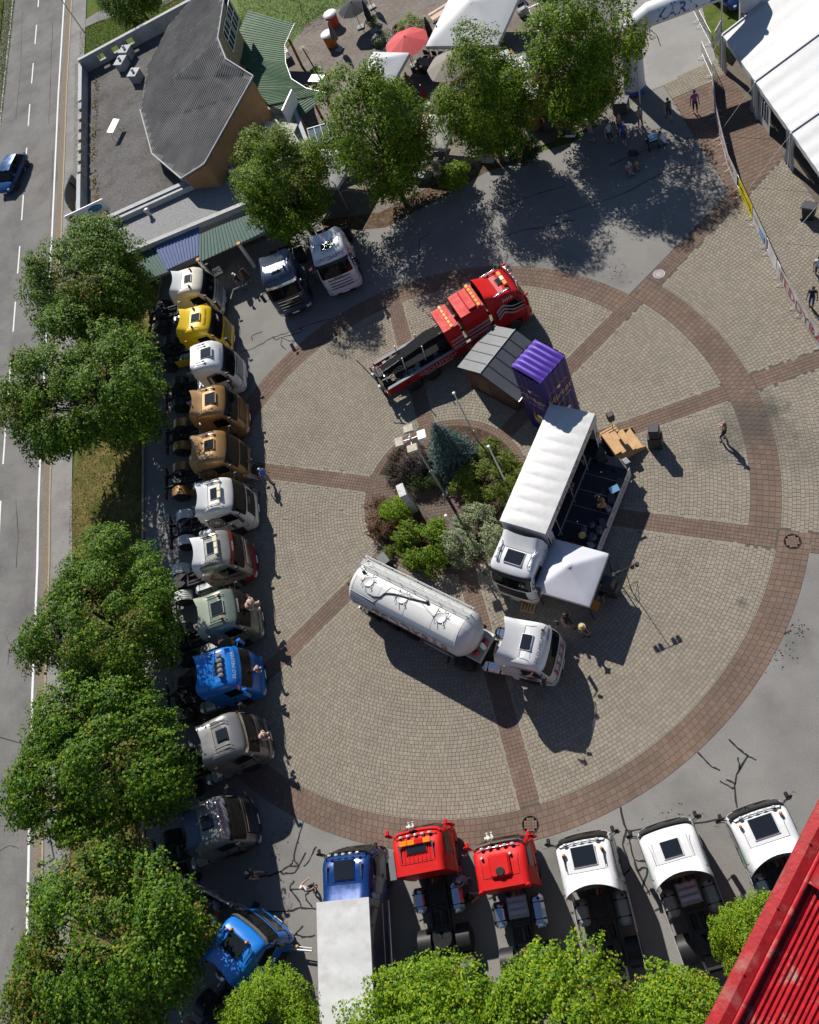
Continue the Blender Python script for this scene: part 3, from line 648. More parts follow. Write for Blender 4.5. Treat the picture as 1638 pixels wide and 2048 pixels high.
def roof_text(t,s,m,x,y,z,size,rot=-90,slope=0.,**kw):
    vs,fs=text_mesh(s,size,**kw); a=R(rot); mb=MB(); mb.add([(x+u*math.cos(a)-v*math.sin(a),y+u*math.sin(a)+v*math.cos(a),z+slope*(u*math.cos(a)-v*math.sin(a))) for u,v,_ in vs],fs); return mb.build('lettering',m,t)
def emblem(t,cab,x,z,sg,r,m,words=()):
    mb=MB(); n=26
    for r0,r1 in ((r,r*.88),(r*.66,r*.56)):
        for k in range(n):
            a0,a1=2*math.pi*k/n,2*math.pi*(k+1)/n
            mb.quad(*[cab.side(x+q*math.cos(a),z+q*math.sin(a),sg,.03) for q,a in ((r0,a0),(r0,a1),(r1,a1),(r1,a0))])
    for k in range(8):
        a=2*math.pi*k/8+.2; mb.quad(*[cab.side(x+q*math.cos(b),z+q*math.sin(b),sg,.028) for q,b in ((r*.3,a-.2),(r*.5,a-.12),(r*.5,a+.12),(r*.3,a+.2))])
    for k in range(4):
        a=math.pi/2*k+math.pi/4; mb.quad(*[cab.side(x+q*math.cos(b),z+q*math.sin(b),sg,.028) for q,b in ((r,a-.12),(r*1.18,a-.1),(r*1.18,a+.1),(r,a+.12))])
    o=mb.build('emblem',m,t)
    for wd,up in words:
        vs,fs=text_mesh(wd,r*.3); mm=MB(); out=[]
        for u,v,_ in vs:
            a=(math.pi/2-u*(1 if sg<0 else -1)/(r*.8)) if up else (-math.pi/2+u*(1 if sg<0 else -1)/(r*.8)); q=r*.8+(v if up else -v); out.append(cab.side(x+q*math.cos(a),z+q*math.sin(a),sg,.031))
        mm.add(out,fs); mm.build('lettering',m,o)
    return o
def flag(loc,label,lean=(0,.1,0),cols=((.5,.02,.02),(.75,.75,.75),(.5,.02,.02)),sz=(.42,.26),rz=0.):
    t=thing('pennant',label,'flag',loc,rz); MB().tube((0,0,-.05),(lean[0],lean[1],.55),.008,5).build('stick',BLACK,t)
    n=len(cols)
    for k,cc in enumerate(cols):
        mb=MB(); h=sz[1]/n
        mb.grid(lambda u,v:Vector((lean[0]+.03*math.sin(u*5+k)+u*sz[0]*.75,lean[1]+.1*math.sin(u*3.),.53-(k+v)*h-u*u*.12)),6,1); mb.build('stripe',mat('flag_%d%d%d'%tuple(int(q*99) for q in cc),cc,.7),t)
    return t

def arc_text(t,cab,s,m,s0,size,off=.012,**kw):
    """lettering on the curved roof front, s0 = distance above the windscreen top"""
    L=[(z,x) for z,x,_ in cab.lv[5:]]; acc=[0]
    for a,b in zip(L[:-1],L[1:]): acc.append(acc[-1]+math.hypot(b[0]-a[0],b[1]-a[1]))
    def pt(x,y):
        d=clamp(s0+y,0,acc[-1]-1e-3)
        for i in range(len(L)-1):
            if d<=acc[i+1]:
                f=(d-acc[i])/(acc[i+1]-acc[i]); z=L[i][0]+(L[i+1][0]-L[i][0])*f; dz=L[i+1][0]-L[i][0]; dx=L[i+1][1]-L[i][1]; l=math.hypot(dz,dx); p=cab.front(clamp(x/1.1,-1,1),z); return p+Vector((dz/l,0,-dx/l))*off
    vs,fs=text_mesh(s,size,**kw); mb=MB(); mb.add([pt(x,y) for x,y,_ in vs],fs); return mb.build('lettering',m,t)
# ================================================================= the lorries of the meeting
def hp(px,head,hx,z=3.6):   # front of the lorry from its surveyed roof hatch
    p=P(*px,z); return (p.x+math.cos(R(head))*hx,p.y+math.sin(R(head))*hx,0)
WHITE=paint('white_paint',(.62,.63,.64)); CREAM=paint('ivory_paint',(.66,.62,.5)); YEL=paint('yellow_paint',(.72,.48,.01)); GOLD=paint('bronze_paint',(.30,.165,.055),.3,.8,.25); GOLD2=paint('light_bronze_paint',(.34,.2,.08),.3,.8,.25)
SILVW=paint('pearl_white_paint',(.6,.59,.57),.25,.8); SAGE=paint('sage_green_paint',(.16,.2,.165),.22,.8,.3); AZUR=paint('bright_blue_paint',(.008,.15,.52),.25,.8); GREY=paint('grey_metallic_paint',(.2,.195,.195),.3,.8,.35); ANTH=paint('anthracite_paint',(.05,.055,.07),.25,.8,.4)
NAVY=paint('deep_blue_paint',(.006,.04,.17),.2,1.,.2); RED=mat('bright_red_paint',(.52,.012,.012),.5,var=.06,vs=1.5,obj=True,spec=.18,rrand=.08); RED2=paint('signal_red_paint',(.52,.012,.014),.25,.8); DRED=paint('dark_red_paint',(.22,.012,.018),.25,.8); GRN=paint('green_paint',(.01,.22,.09)); SBLUE=paint('slate_blue_paint',(.06,.085,.13),.25,.8,.4)
WP=mat('visor_white',(.7,.72,.74),.2,coat=.5)
TRS={}
def TR(k,*a,**kw): TRS[k]=truck(*a,**kw); return TRS[k]
# ---- row on the left, from the building downwards
TR(1,'ivory white tractor unit closest to the toilet sign, first of the left row',hp((374, 555.6),4,1.3),4,hx=-1.3,paint=CREAM,zr=3.5,rise=.3,beacons=(-1.15,(-.75,.75)),hs=(.5,.62),bumper=WHITE,grille=WHITE,barmat=BLACK,fairmat=WHITE,door=CREAM,frame=DARKM)
TR(2,'bright yellow tractor unit with amber beacons between two white ones',hp((389.5, 633.4),2.5,1.3),2.5,hx=-1.3,paint=YEL,zr=3.5,rise=.3,beacons=(-1.5,(-.78,.78)),hs=(.62,.62),bars=6,barmat=BLACK,grille=YEL,skirt=YEL,rails=.0 or None)
TR(3,'white tractor unit with dark roof hatch and blue chevron, below the yellow one',hp((414.2, 708.6),7,1.25),7,hx=-1.25,paint=WHITE,zr=3.75,rise=.06,conc=.04,xt=-2.4,hs=(.75,.75),grille=BLACK,barmat=WHITE,bars=6,horns=(-1.6,(-.7,.7)),fx0=-1.9,skirt=WHITE)
TR(4,'bronze tractor unit with chrome roof rails, upper of the two bronze ones',hp((419.6, 796.2),7,1.2),7,hx=-1.2,paint=GOLD,zr=3.55,rise=.3,rails=.82,hs=(.72,.8),fairmat=GOLD2,grille=BLACK,barmat=GOLD,bars=6,fendermat=GOLD,skirt=GOLD,hatchmat=GOLD2,bar=None)
TR(5,'bronze tractor unit with round black emblem on its side, lower of two bronze ones',hp((417.6, 889.5),6.5,1.3),6.5,hx=-1.3,paint=GOLD,zr=3.55,rise=.28,rails=.78,hs=(.64,.72),fairmat=GOLD2,grille=BLACK,barmat=BLACK,fendermat=GOLD,skirt=GOLD,hatchmat=GOLD2)
TR(6,'pearl white tractor unit with round black emblem and black front grille',hp((429.7, 986),9,1.3),9,hx=-1.3,paint=SILVW,zr=3.55,rise=.3,rails=.8,hs=(.62,.74),fairmat=WHITE,hatchmat=WHITE,grille=BLACK,barmat=BLACK,fendermat=WHITE,ribbed=True,skirt=SILVW,bar=(-1.0,[mat('cream_beam',(.6,.55,.4),.3)]*2),barw=1.0)
TR(7,'white tractor unit with dark red trim and chrome, beside the tree gap',hp((423.2, 1094.1),12,1.3),12,hx=-1.3,paint=paint('champagne_paint',(.28,.27,.24),.22,.8,.4),zr=3.55,rise=.32,rails=.82,hs=(.66,.74),fairmat=WHITE,hatchmat=WHITE,visor=DRED,grille=DRED,barmat=CHROME,bars=6,bumper=DRED,fendermat=WHITE,ribbed=True,bar=(-1.0,[mat('cream_beam',(.6,.55,.4),.3)]*3),barw=1.25)
TR(8,'sage green tractor unit with black visor and a teddy bear on its front',hp((432.5, 1214.9),14.5,1.3),14.5,hx=-1.3,paint=SAGE,zr=3.5,rise=.3,beacons=(-1.1,(-.72,.72)),hs=(.72,.78),grille=SAGE,barmat=SAGE,ribs=(-.85,-.7,.7,.85),visor=BLACK,fairmat=paint('pale_sage_paint',(.3,.34,.26)),hatchmat=paint('pale_sage_paint',(.3,.34,.26)))
TR(9,'bright blue tractor unit with grey bedroll on the roof',hp((434.4, 1334.1),12.5,1.3),12.5,hx=-1.3,paint=AZUR,zr=3.5,rise=.4,fx0=-1.6,hs=(.4,.7),roll=-1.12,grille=AZUR,barmat=AZUR,bars=4,visor=AZUR,mirror=AZUR)
TR(10,'grey metallic tractor unit with ribbed roof and chrome visor, below the blue one',hp((443.7, 1470.3),20,1.3),20,hx=-1.3,paint=GREY,zr=3.6,rise=.22,conc=.32,hs=(.56,.6),hatchmat=BLACK,grille=ANTH,barmat=ANTH,bars=6,ribs=(-.75,-.58,.58,.75),fairmat=GREY,visor=CHROME)
TR(11,'dark grey tractor unit with red name over the windscreen, lowest of the left row',hp((413.4, 1644.2),19,1.3),19,hx=-1.3,paint=paint('warm_grey_paint',(.21,.205,.2),.3,.8,.35),zr=3.55,rise=.22,conc=.32,hs=(.56,.62),hatchmat=BLACK,grille=BLACK,barmat=CHROME,bars=6,lightbar=(-.85,3.5),fairmat=SBLUE,darkdeck=True,fendermat=BLACK,bumper=ANTH)
TR(12,'bright blue tractor unit parked askew under the trees at lower left',hp((466.7, 1890),56.5,1.3),56.5,hx=-1.3,paint=AZUR,zr=3.5,rise=.45,fx0=-1.75,hs=(.85,1.1),beacons=(-.85,(-.5,.5)),horns=(-1.2,(-.85,.85)),grille=ANTH,barmat=CHROME,visor=STEEL)
# ---- row along the bottom
TR(13,'deep blue lorry with a white box body',hp((685, 1739.7),94.5,1.2),94.5,hx=-1.2,name='box_lorry',paint=NAVY,zr=3.4,rise=.22,conc=.15,hs=(.85,.95),fdrop=3.0,beacons=None,lightbar=(-.72,3.35),grille=BLACK,chassis=False,horns=(-1.2,(-.85,.85)),hatchmat=NAVY,barm=BLACK)
TR(14,'bright red tractor unit with amber warning beam, ribbed low roof',hp((829, 1692),98.5,1.1),98.5,hx=-1.1,paint=RED,zr=3.35,fairing=False,hs=(.6,.95),bar=(-.92,[ORANGE,REDL,ORANGE,ORANGE]),horns=(-1.25,(-.78,.78)),ribs=(-.6,-.4,-.2,0,.2,.4,.6),hatchmat=RED,grille=BLACK,mirror=RED,chargs=(7.2,-5.0,True),tank=mat('polished_tank',(.45,.48,.55),.2,.9),darkdeck=True,lightbar=(-.8,3.2),barm=BLACK,visor=RED)
TR(15,'signal red tractor unit with raised roof vent and round fan',hp((997, 1730),98.5,1.35),98.5,hx=-1.35,paint=RED,zr=3.3,fairing=False,hatch=False,grille=BLACK,mirror=RED,tank=mat('polished_tank',(.45,.48,.55),.2,.9),chargs=(7.2,-5.1,True),lightbar=(-.75,3.15),visor=CHROME)
TR(16,'white tractor unit with glinting hatch and amber beacons beside the red ones',hp((1165.8, 1711),99,1.12),99,hx=-1.12,paint=WHITE,zr=3.35,rise=.42,conc=.4,fx0=-1.75,xt=-2.7,hs=(.8,1.0),beacons=(-.95,(-.82,.82)),grille=BLACK,skirt=WHITE,longskirt=True,darkdeck=True,tank=mat('dull_tank',(.28,.29,.28),.5,.4),lightbar=(-.75,3.2),barm=BLACK,rearwin=True,horns=(-1.25,(-.86,.86)),hornmat=BLACK,hatchmat=WHITE)
TR(17,'white tractor unit with small square hatch and green side stripes',hp((1342, 1696),104,1.3),104,hx=-1.3,paint=WHITE,zr=3.4,rise=.42,conc=.42,fx0=-1.8,xt=-2.7,hs=(.66,.78),grille=BLACK,skirt=WHITE,longskirt=True,tank=mat('dull_tank',(.28,.29,.28),.5,.4),hatchmat=WHITE,ribs=(-.75,.75))
TR(18,'white tractor unit with amber beacons closest to the red tower',hp((1527, 1651.5),106,1.12),106,hx=-1.12,paint=WHITE,zr=3.35,rise=.42,conc=.4,fx0=-1.75,xt=-2.7,hs=(.8,1.0),beacons=(-.85,(-.85,.85)),grille=BLACK,skirt=WHITE,darkdeck=True,lightbar=(-.75,3.2),barm=BLACK,rearwin=True,hatchmat=WHITE)
# ---- two by the building
TR(19,'dark slate tractor unit with one amber beacon beside the awning building',hp((550.2, 538),-79.3,1.3),-79.3,hx=-1.3,paint=SBLUE,zr=3.6,rise=.28,hs=(.45,.6),beacons=(-1.2,(.62,)),grille=BLACK,barmat=CHROME,bars=4,visor=CHROME,fairmat=mat('slate_silver_paint',(.1,.125,.165),.55,var=.06,vs=1.5,obj=True,spec=.2))
TR(20,'white tractor unit with dark hatch in dappled shade under the trees',hp((652.3, 493.9),-78.4,1.3),-78.4,hx=-1.3,paint=WHITE,zr=3.6,rise=.28,hs=(.55,.72),grille=WHITE,barmat=BLACK,bars=4,fairmat=WHITE)
# lettering and emblems
def TX(k): return TRS[k]
t,c=TX(5); emblem(t,c,-1.95,2.35,-1,.55,BLACK_TX,(('GEBRÜDER',True),('VABIS',False)))
t,c=TX(6); emblem(t,c,-1.9,2.3,-1,.55,BLACK_TX,(('SCANIA',True),('VABIS',False))); front_text(t,c,'SCANIA',WHITE_TX,1.8,.13,.05)
t,c=TX(7); front_text(t,c,'STEINER',WHITE_TX,2.99,.16,.12); 
mb=MB(); 
for a in range(10):
    mb.quad(*[c.side(-1.6+q*math.cos(b),2.25+q*.7*math.sin(b),-1,.03) for q,b in ((.62,R(120+14*a)),(.62,R(134+14*a)),(.42,R(134+14*a)),(.42,R(120+14*a)))])
mb.build('swoosh',DRED,t)
mb=MB(); mb.quad(c.side(-1.6,1.83,-1,.03),c.side(-.3,1.75,-1,.03),c.side(-.3,1.6,-1,.03),c.side(-1.6,1.68,-1,.03)); mb.build('stripe',DRED,t)
t,c=TX(3); front_text(t,c,'FUCHS',RED_TX,1.85,.17,.06); side_text(t,c,'FUCHS',RED_TX,-.75,1.35,-1,.26); arc_text(t,c,'Transporte',BLUE_TX,.35,.2)
mb=MB(); 
for p in ([(-1.75,2.85),(-.9,3.0),(-.9,2.86),(-1.6,2.72)],[(-1.75,2.85),(-1.6,2.72),(-1.75,1.7),(-1.95,1.7)]): mb.quad(*[c.side(x,z,-1,.03) for x,z in p])
mb.build('chevron',mat('blue_grey_film',(.08,.1,.15),.4),t)
t,c=TX(2); arc_text(t,c,'Nebbermann',BLACK_TX,.5,.26)
t,c=TX(9); arc_text(t,c,'SILO MELMER',mat('grey_lettering',(.45,.5,.55),.5),.3,.25,.02); side_text(t,c,'SILO-MELMER',mat('pale_blue_lettering',(.15,.35,.55),.5),-1.4,2.98,-1,.28); side_text(t,c,'TEDDYBÄR',mat('pale_blue_lettering',(.15,.35,.55),.5),-1.3,1.8,-1,.2)
t,c=TX(11); arc_text(t,c,'TSCHHART',RED_TX,.45,.34)
t,c=TX(8); front_text(t,c,'SCHNEIDER',WHITE_TX,2.99,.15,.12)
t,c=TX(19); front_text(t,c,'MAN',mat('silver_lettering',(.6,.62,.65),.3,.6),1.72,.18,.07); arc_text(t,c,'M',mat('green_lettering',(.05,.3,.1),.5),.5,.3)
t,c=TX(20); arc_text(t,c,'SPITZBART',BLACK_TX,.38,.32); front_text(t,c,'SCANIA',BLACK_TX,1.95,.17,.03)
for sg in (-1,1):
    mb=MB(); 
    for q in (0,1): mb.quad(*[TX(20)[1].front(sg*(.78+a),3.27+b,.02) for a,b in ((-.06,-.08+.1*q),(.1,-.08+.1*q),(.1,-.05+.1*q),(-.06,-.05+.1*q))])
    mb.build('emblem',BLACK_TX,t)
t,c=TX(1); side_text(t,c,'J',RED_TX,-1.35,3.0,-1,.22)
for k in (14,15):
    t,c=TX(k); side_text(t,c,'AUTOVERWERTUNG' if k==14 else 'TRANSPORTE',WHITE_TX,-1.5,1.5,-1,.2)
for k in (16,17,18):
    t,c=TX(k)
    for sg in (-1,1): c.patch_side([(-1.66,2.95),(-2.2,2.95),(-2.2,2.45),(-1.66,2.45)],sg,.016).build('green_panel',GRN,t)
# T15: raised vent box with fan; rounded rear spoiler corners
t,c=TX(15); q=MB(); q.bbox((-1.35,.0,3.38),(1.0,.95,.2),.09); v=q.build('roof_vent',RED,t); q=MB(); q.lathe([(.0001,.01),(.19,.01),(.2,.03),(.17,.035)],(-1.6,.0,3.48),14); q.build('fan',BLACK,v)
for y in (-.55,.75): beacon(t,-.95,y,3.34,'roof_lamp',mat('pale_lens',(.6,.62,.58),.2,coat=.5),.06,.1)
for sg in (-1,1): q=MB(); q.bbox((-2.3,sg*1.05,3.1),(.2,.25,.45),.08); q.build('corner_spoiler',RED,t)
t,c=TX(14); q=MB(); q.prism([(-2.3,1.2),(-2.3,1.5),(-1.4,1.5),(-1.1,1.2)],2.2,3.1); q.build('wind_deflector',mat('grey_panel',(.12,.13,.14),.5),t)
# box body of the blue lorry
t,c=TX(13); fr=MB()
for y in (-.42,.42): fr.box((-5.2,y,.9),(9.0,.09,.26))
fr.build('chassis_frame',DARKM,t)
for x in (-6.6,-8.0):
    for sg in (-1,1): wheel(t,x,sg*1.05,sg,.3,.5)
TARP=mat('white_tarpaulin',(.5,.505,.51),.5,var=.08,vs=1.2,bump=.5,bs=2.2,two=(.4,.395,.38),ts=1.3,tth=(.5,.75))
q=MB(); q.bbox((-6.15,0,2.35),(7.3,2.5,2.7),.03); bx=q.build('box_body',mat('blue_black_panel',(.012,.016,.045),.35,coat=.5,var=.1,vs=2),t)
def rf(u,v): x=-2.47-7.36*u; y=-1.27+2.54*v; return Vector((x,y,3.76+.05*math.sin(math.pi*v)-.012*math.sin(u*40)*math.sin(v*3.1)))
q=MB(); q.grid(rf,48,8); q.prism([(-2.47,-1.27),(-9.83,-1.27),(-9.83,1.27),(-2.47,1.27)],3.66,3.755); q.build('roof_tarpaulin',TARP,t)
for y in (-1.262,1.262): q=MB(); q.tube((-2.5,y,1.05),(-9.8,y,1.05),.04,6); q.build('side_rail',CHROME,t)
q=MB(); q.bbox((-6.15,0,1.9),(7.0,2.53,.1),.02); q.build('belt_rail',STEEL,t)
# ================================================================= trees and shrubs
def leafmat(name,ramp,trans=.32,rough=.5):
    m=bpy.data.materials.new(name); m.use_nodes=True; n=m.node_tree; L=n.links.new; b=n.nodes['Principled BSDF']; out=n.nodes['Material Output']
    g=n.nodes.new('ShaderNodeNewGeometry'); r=n.nodes.new('ShaderNodeValToRGB'); L(g.outputs['Random Per Island'],r.inputs[0]); cr=r.color_ramp; cr.interpolation='LINEAR'
    while len(cr.elements)<len(ramp): cr.elements.new(.5)
    for e,(p,c) in zip(cr.elements,ramp): e.position=p; e.color=(*c,1)
    L(r.outputs[0],b.inputs['Base Color']); b.inputs['Roughness'].default_value=rough; b.inputs['Specular IOR Level'].default_value=.2
    t=n.nodes.new('ShaderNodeBsdfTranslucent'); mx=n.nodes.new('ShaderNodeMixShader'); mx.inputs[0].default_value=trans
    hs=n.nodes.new('ShaderNodeHueSaturation'); hs.inputs['Value'].default_value=1.7; L(r.outputs[0],hs.inputs['Color']); L(hs.outputs[0],t.inputs[0])
    L(b.outputs[0],mx.inputs[1]); L(t.outputs[0],mx.inputs[2]); L(mx.outputs[0],out.inputs['Surface']); MATS[name]=m; return m
LF_MAPLE=leafmat('maple_leaf',[(0,(0.019,0.055,0.004)),(.4,(0.054,0.130,0.008)),(.8,(0.120,0.227,0.012)),(.97,(0.204,0.273,0.016)),(1,(0.360,0.273,0.016))])
LF_YELLOW=leafmat('turning_leaf',[(0,(.05,.075,.012)),(.55,(.1,.125,.018)),(.85,(.2,.17,.02)),(1,(.3,.15,.015))])
LF_BRIGHT=leafmat('bright_leaf',[(0,(0.042,0.104,0.006)),(.4,(0.120,0.234,0.009)),(.9,(0.252,0.351,0.015)),(1,(0.408,0.416,0.018))],.4)
LF_LIME=leafmat('lime_leaf',[(0,(0.029,0.078,0.005)),(.45,(0.090,0.182,0.009)),(.85,(0.192,0.280,0.013)),(.985,(0.300,0.325,0.016)),(1,(0.504,0.377,0.016))],.36)
LF_SPRUCE=leafmat('spruce_needle',[(0,(.03,.06,.05)),(.5,(.06,.11,.095)),(1,(.12,.19,.17))],.05)
LF_VAR=leafmat('variegated_leaf',[(0,(.09,.13,.05)),(.5,(.2,.25,.12)),(1,(.38,.4,.26))],.25)
LF_PINK=leafmat('russet_leaf',[(0,(.04,.05,.015)),(.35,(.09,.06,.02)),(.7,(.16,.07,.035)),(.92,(.26,.12,.09)),(1,(.4,.22,.24))],.2)
LF_PURP=leafmat('purple_leaf',[(0,(.015,.012,.015)),(.5,(.05,.022,.028)),(.85,(.05,.06,.03)),(1,(.1,.05,.055))],.15)
LF_FORS=leafmat('forsythia_leaf',[(0,(.04,.075,.01)),(.5,(.1,.15,.015)),(1,(.22,.25,.03))],.36)
LF_DARK=leafmat('dark_shrub_leaf',[(0,(.012,.03,.006)),(.5,(.03,.065,.012)),(1,(.08,.12,.025))],.2)
LF_BRN=leafmat('withered_leaf',[(0,(.06,.035,.015)),(1,(.2,.11,.06))],.2)
BARK=mat('bark',(.07,.055,.042),.95,var=.4,vs=6,bump=.8,bs=14)
def leaf_mesh(name,pos,nrm,size,mats,mi=None,aspect=.75,r2=None):
    """many small folded leaves (kite shape, 4 verts -> 2 tris)"""
    r2=r2 or rng; N=len(pos); nrm=nrm/np.linalg.norm(nrm,axis=1,keepdims=True)
    ref=np.tile([0,0,1.],(N,1)); ref[np.abs(nrm[:,2])>.9]=[1,0,0]
    u=np.cross(nrm,ref); u/=np.linalg.norm(u,axis=1,keepdims=True); v=np.cross(nrm,u); th=r2.random(N)*2*np.pi
    c,s_=np.cos(th)[:,None],np.sin(th)[:,None]; a=u*c+v*s_; b=-u*s_+v*c
    S=(size*(.65+.7*r2.random(N)))[:,None]
    V=np.stack([pos-a*S*.5,pos+b*S*.42*aspect+nrm*S*.1,pos+a*S*.55-nrm*S*.06,pos-b*S*.42*aspect+nrm*S*.1],1).reshape(-1,3)
    F=np.stack([np.arange(N)*4+i for i in (0,1,2,3)],1)[:,::-1]
    me=bpy.data.meshes.new(name); me.vertices.add(4*N); me.vertices.foreach_set('co',V.ravel()); me.loops.add(4*N); me.loops.foreach_set('vertex_index',F.ravel()); me.polygons.add(N); me.polygons.foreach_set('loop_start',np.arange(N)*4)
    for m in mats: me.materials.append(m)
    if mi is not None: me.polygons.foreach_set('material_index',mi)
    me.update(calc_edges=True); me.polygons.foreach_set('use_smooth',[False]*N); return me
def unit_vecs(n,r2):
    v=r2.normal(size=(n,3)); return v/np.linalg.norm(v,axis=1,keepdims=True)
def crown(seed,rx,rz,nclump,per,leaf,mats,cr=(.75,1.25),yfrac=.12,low=-.55,cone=False,hollow=.55):
    r2=np.random.default_rng(seed); P_=[];N_=[];MI=[]; cl=[]
    while len(cl)<nclump:
        d=unit_vecs(1,r2)[0]
        if d[2]<low: continue
        rad=hollow+(1-hollow)*r2.random()**.45
        c=np.array([d[0]*rx*rad,d[1]*rx*rad,d[2]*rz*rad])
        c*=1+.12*np.sin(3*np.arctan2(d[1],d[0])+seed)
        cl.append((c,d))
    for c,d in cl:
        r=(cr[0]+(cr[1]-cr[0])*r2.random())*(.8 if d[2]>.7 else 1.)
        n=int(per*r*r*(.7+.6*r2.random())); v=unit_vecs(n,r2); v[:,2]=np.where(v[:,2]<-.35,-v[:,2],v[:,2])
        q=r*(.55+.45*r2.random(n)**.5)*(1+.25*np.sin(5*v[:,0]+7*v[:,1]+seed))
        p=c+v*q[:,None]*[1,1,.72]; P_.append(p)
        nn=v*.6+d*.35+np.array([0,0,.75])+r2.normal(size=(n,3))*.45; N_.append(nn)
        ym=(r2.random()<yfrac); MI.append(np.full(n,1 if ym and len(mats)>1 else 0) if not ym else np.where(r2.random(n)<.75,1,0))
    pos=np.concatenate(P_); return pos,np.concatenate(N_),np.concatenate(MI),cl
TREES={}
def tree_proto(key,seed,rx,rz,zc,nclump,per,leaf,mats,yfrac=.12,trunk=.2,**kw):
    pos,nr,mi,cl=crown(seed,rx,rz,nclump,per,leaf,mats,yfrac=yfrac,**kw); pos[:,2]+=zc; ok=pos[:,2]>.9; pos,nr,mi=pos[ok],nr[ok],mi[ok]
    me=leaf_mesh('crown',pos,nr,leaf,mats,np.minimum(mi,len(mats)-1).astype(int),r2=np.random.default_rng(seed+1))
    r3=random.Random(seed); mb=MB(); bend=[(0,0,0),(r3.uniform(-.1,.1),r3.uniform(-.1,.1),zc*.35),(r3.uniform(-.2,.2),r3.uniform(-.2,.2),zc*.75),(r3.uniform(-.3,.3),r3.uniform(-.3,.3),zc+rz*.55)]
    rad=[trunk*1.25,trunk,trunk*.75,trunk*.25]
    for i in range(3): mb.tube(bend[i],bend[i+1],rad[i],9,rad[i+1],caps=False)
    mb.build; trunk_me=mb
    lim=MB()
    for c,d in cl[::2]:
        k=r3.uniform(.35,.8); b0=Vector(bend[1]).lerp(Vector(bend[2]),k) if k<.7 else Vector(bend[2]); e=Vector((c[0],c[1],c[2]+zc)); m=b0.lerp(e,.5)+Vector((0,0,-.25)); lim.tube(b0,m,trunk*.28,5,trunk*.17,caps=False); lim.tube(m,e,trunk*.17,5,.012,caps=False)
    TREES[key]=(me,trunk_me,lim)
def place_tree(key,label,base,rz,sc_=1.,name='maple_tree',cat='tree',group='maples round the square',szz=None):
    t=thing(name,label,cat,base,rz,group); t.scale=(sc_,sc_,szz or sc_); me,tr,lm=TREES[key]
    for nm in ('trunk','limbs'):
        k=key+nm
        if k not in _fc: o=(tr if nm=='trunk' else lm).build(nm,BARK,t); _fc[k]=o.data
        else: o=bpy.data.objects.new(nm,_fc[k]); COL.objects.link(o); o.parent=t
    o=bpy.data.objects.new('crown',me); COL.objects.link(o); o.parent=t
    return t
MM=[LF_MAPLE,LF_YELLOW]
tree_proto('a',11,4.0,3.4,5.3,105,520,.155,MM,.13,low=-.85); tree_proto('b',23,4.2,3.6,5.5,115,520,.155,MM,.1,low=-.85); tree_proto('c',37,3.8,3.2,5.1,100,520,.155,MM,.08,low=-.85)
tree_proto('d',51,3.0,3.9,5.1,92,520,.15,[LF_LIME,LF_YELLOW],.1,trunk=.16,low=-1.); tree_proto('e',67,3.1,3.8,5.0,92,520,.15,[LF_LIME,LF_YELLOW],.12,trunk=.16,low=-1.)
tree_proto('g',83,3.3,2.7,5.4,90,560,.135,[LF_BRIGHT,LF_YELLOW],.05,trunk=.17)
tree_proto('h',97,3.0,2.5,5.2,82,560,.135,[LF_BRIGHT,LF_YELLOW],.05,trunk=.17)
def ctree(key,label,px,zc,rz,s=1.,szz=None,**kw):
    p=P(*px,zc*(szz or s)); return place_tree(key,label,(p.x,p.y,-.01),R(rz),s,szz=szz,**kw)
ctree('a','maple with orange leaf tips between the road and the awning building',(175,572),5.4,20,1.06)
ctree('b','wide dark maple reaching over the road, second from the building',(168,770),5.6,140,1.13)
ctree('b','maple beside the red and white lorry, with yellowish tips over the kerb',(208,1232),5.6,250,.97)
ctree('c','dark maple behind the blue and grey lorries at mid left',(200,1515),5.2,60,1.08)
ctree('a','sunlit maple filling the lower left corner of the square',(205,1895),5.4,310,1.06)
place_tree('d','tall maple in front of the gravel roofed wing, above the slate lorry',(-9.6,22.9,-.01),R(10),.98,szz=1.0)
place_tree('e','tall maple in the middle of the terrace edge, widest of that row',(-2.7,24.3,-.01),R(80),1.02,szz=1.16)
place_tree('d','yellowish slim maple beside the food stall',(4.6,25.3,-.01),R(200),.9,szz=1.06)
place_tree('e','full green maple by the inflatable arch',(10.9,27.0,-.01),R(290),1.05,szz=1.12)
ctree('c','maple at the top left beside the lawn path',(262,-12),5.2,120,.75)
ctree('h','bright green tree nearest to the askew blue lorry at the bottom edge',(545,2070),5.2,0,.72,group='bright trees along the bottom edge')
ctree('g','bright green tree below the white box lorry and red tractor',(850,2125),5.4,45,1.0,group='bright trees along the bottom edge')
ctree('h','bright green tree at the bottom edge below the two right-hand red and white cabs',(1125,2095),5.2,100,1.02,group='bright trees along the bottom edge')
ctree('g','bright green tree at the bottom edge beside the red tower frame',(1375,2140),5.4,200,.85,group='bright trees along the bottom edge')
ctree('h','small bright tree behind the last white tractor by the red tower',(1555,1895),5.2,310,.6,group='bright trees along the bottom edge')
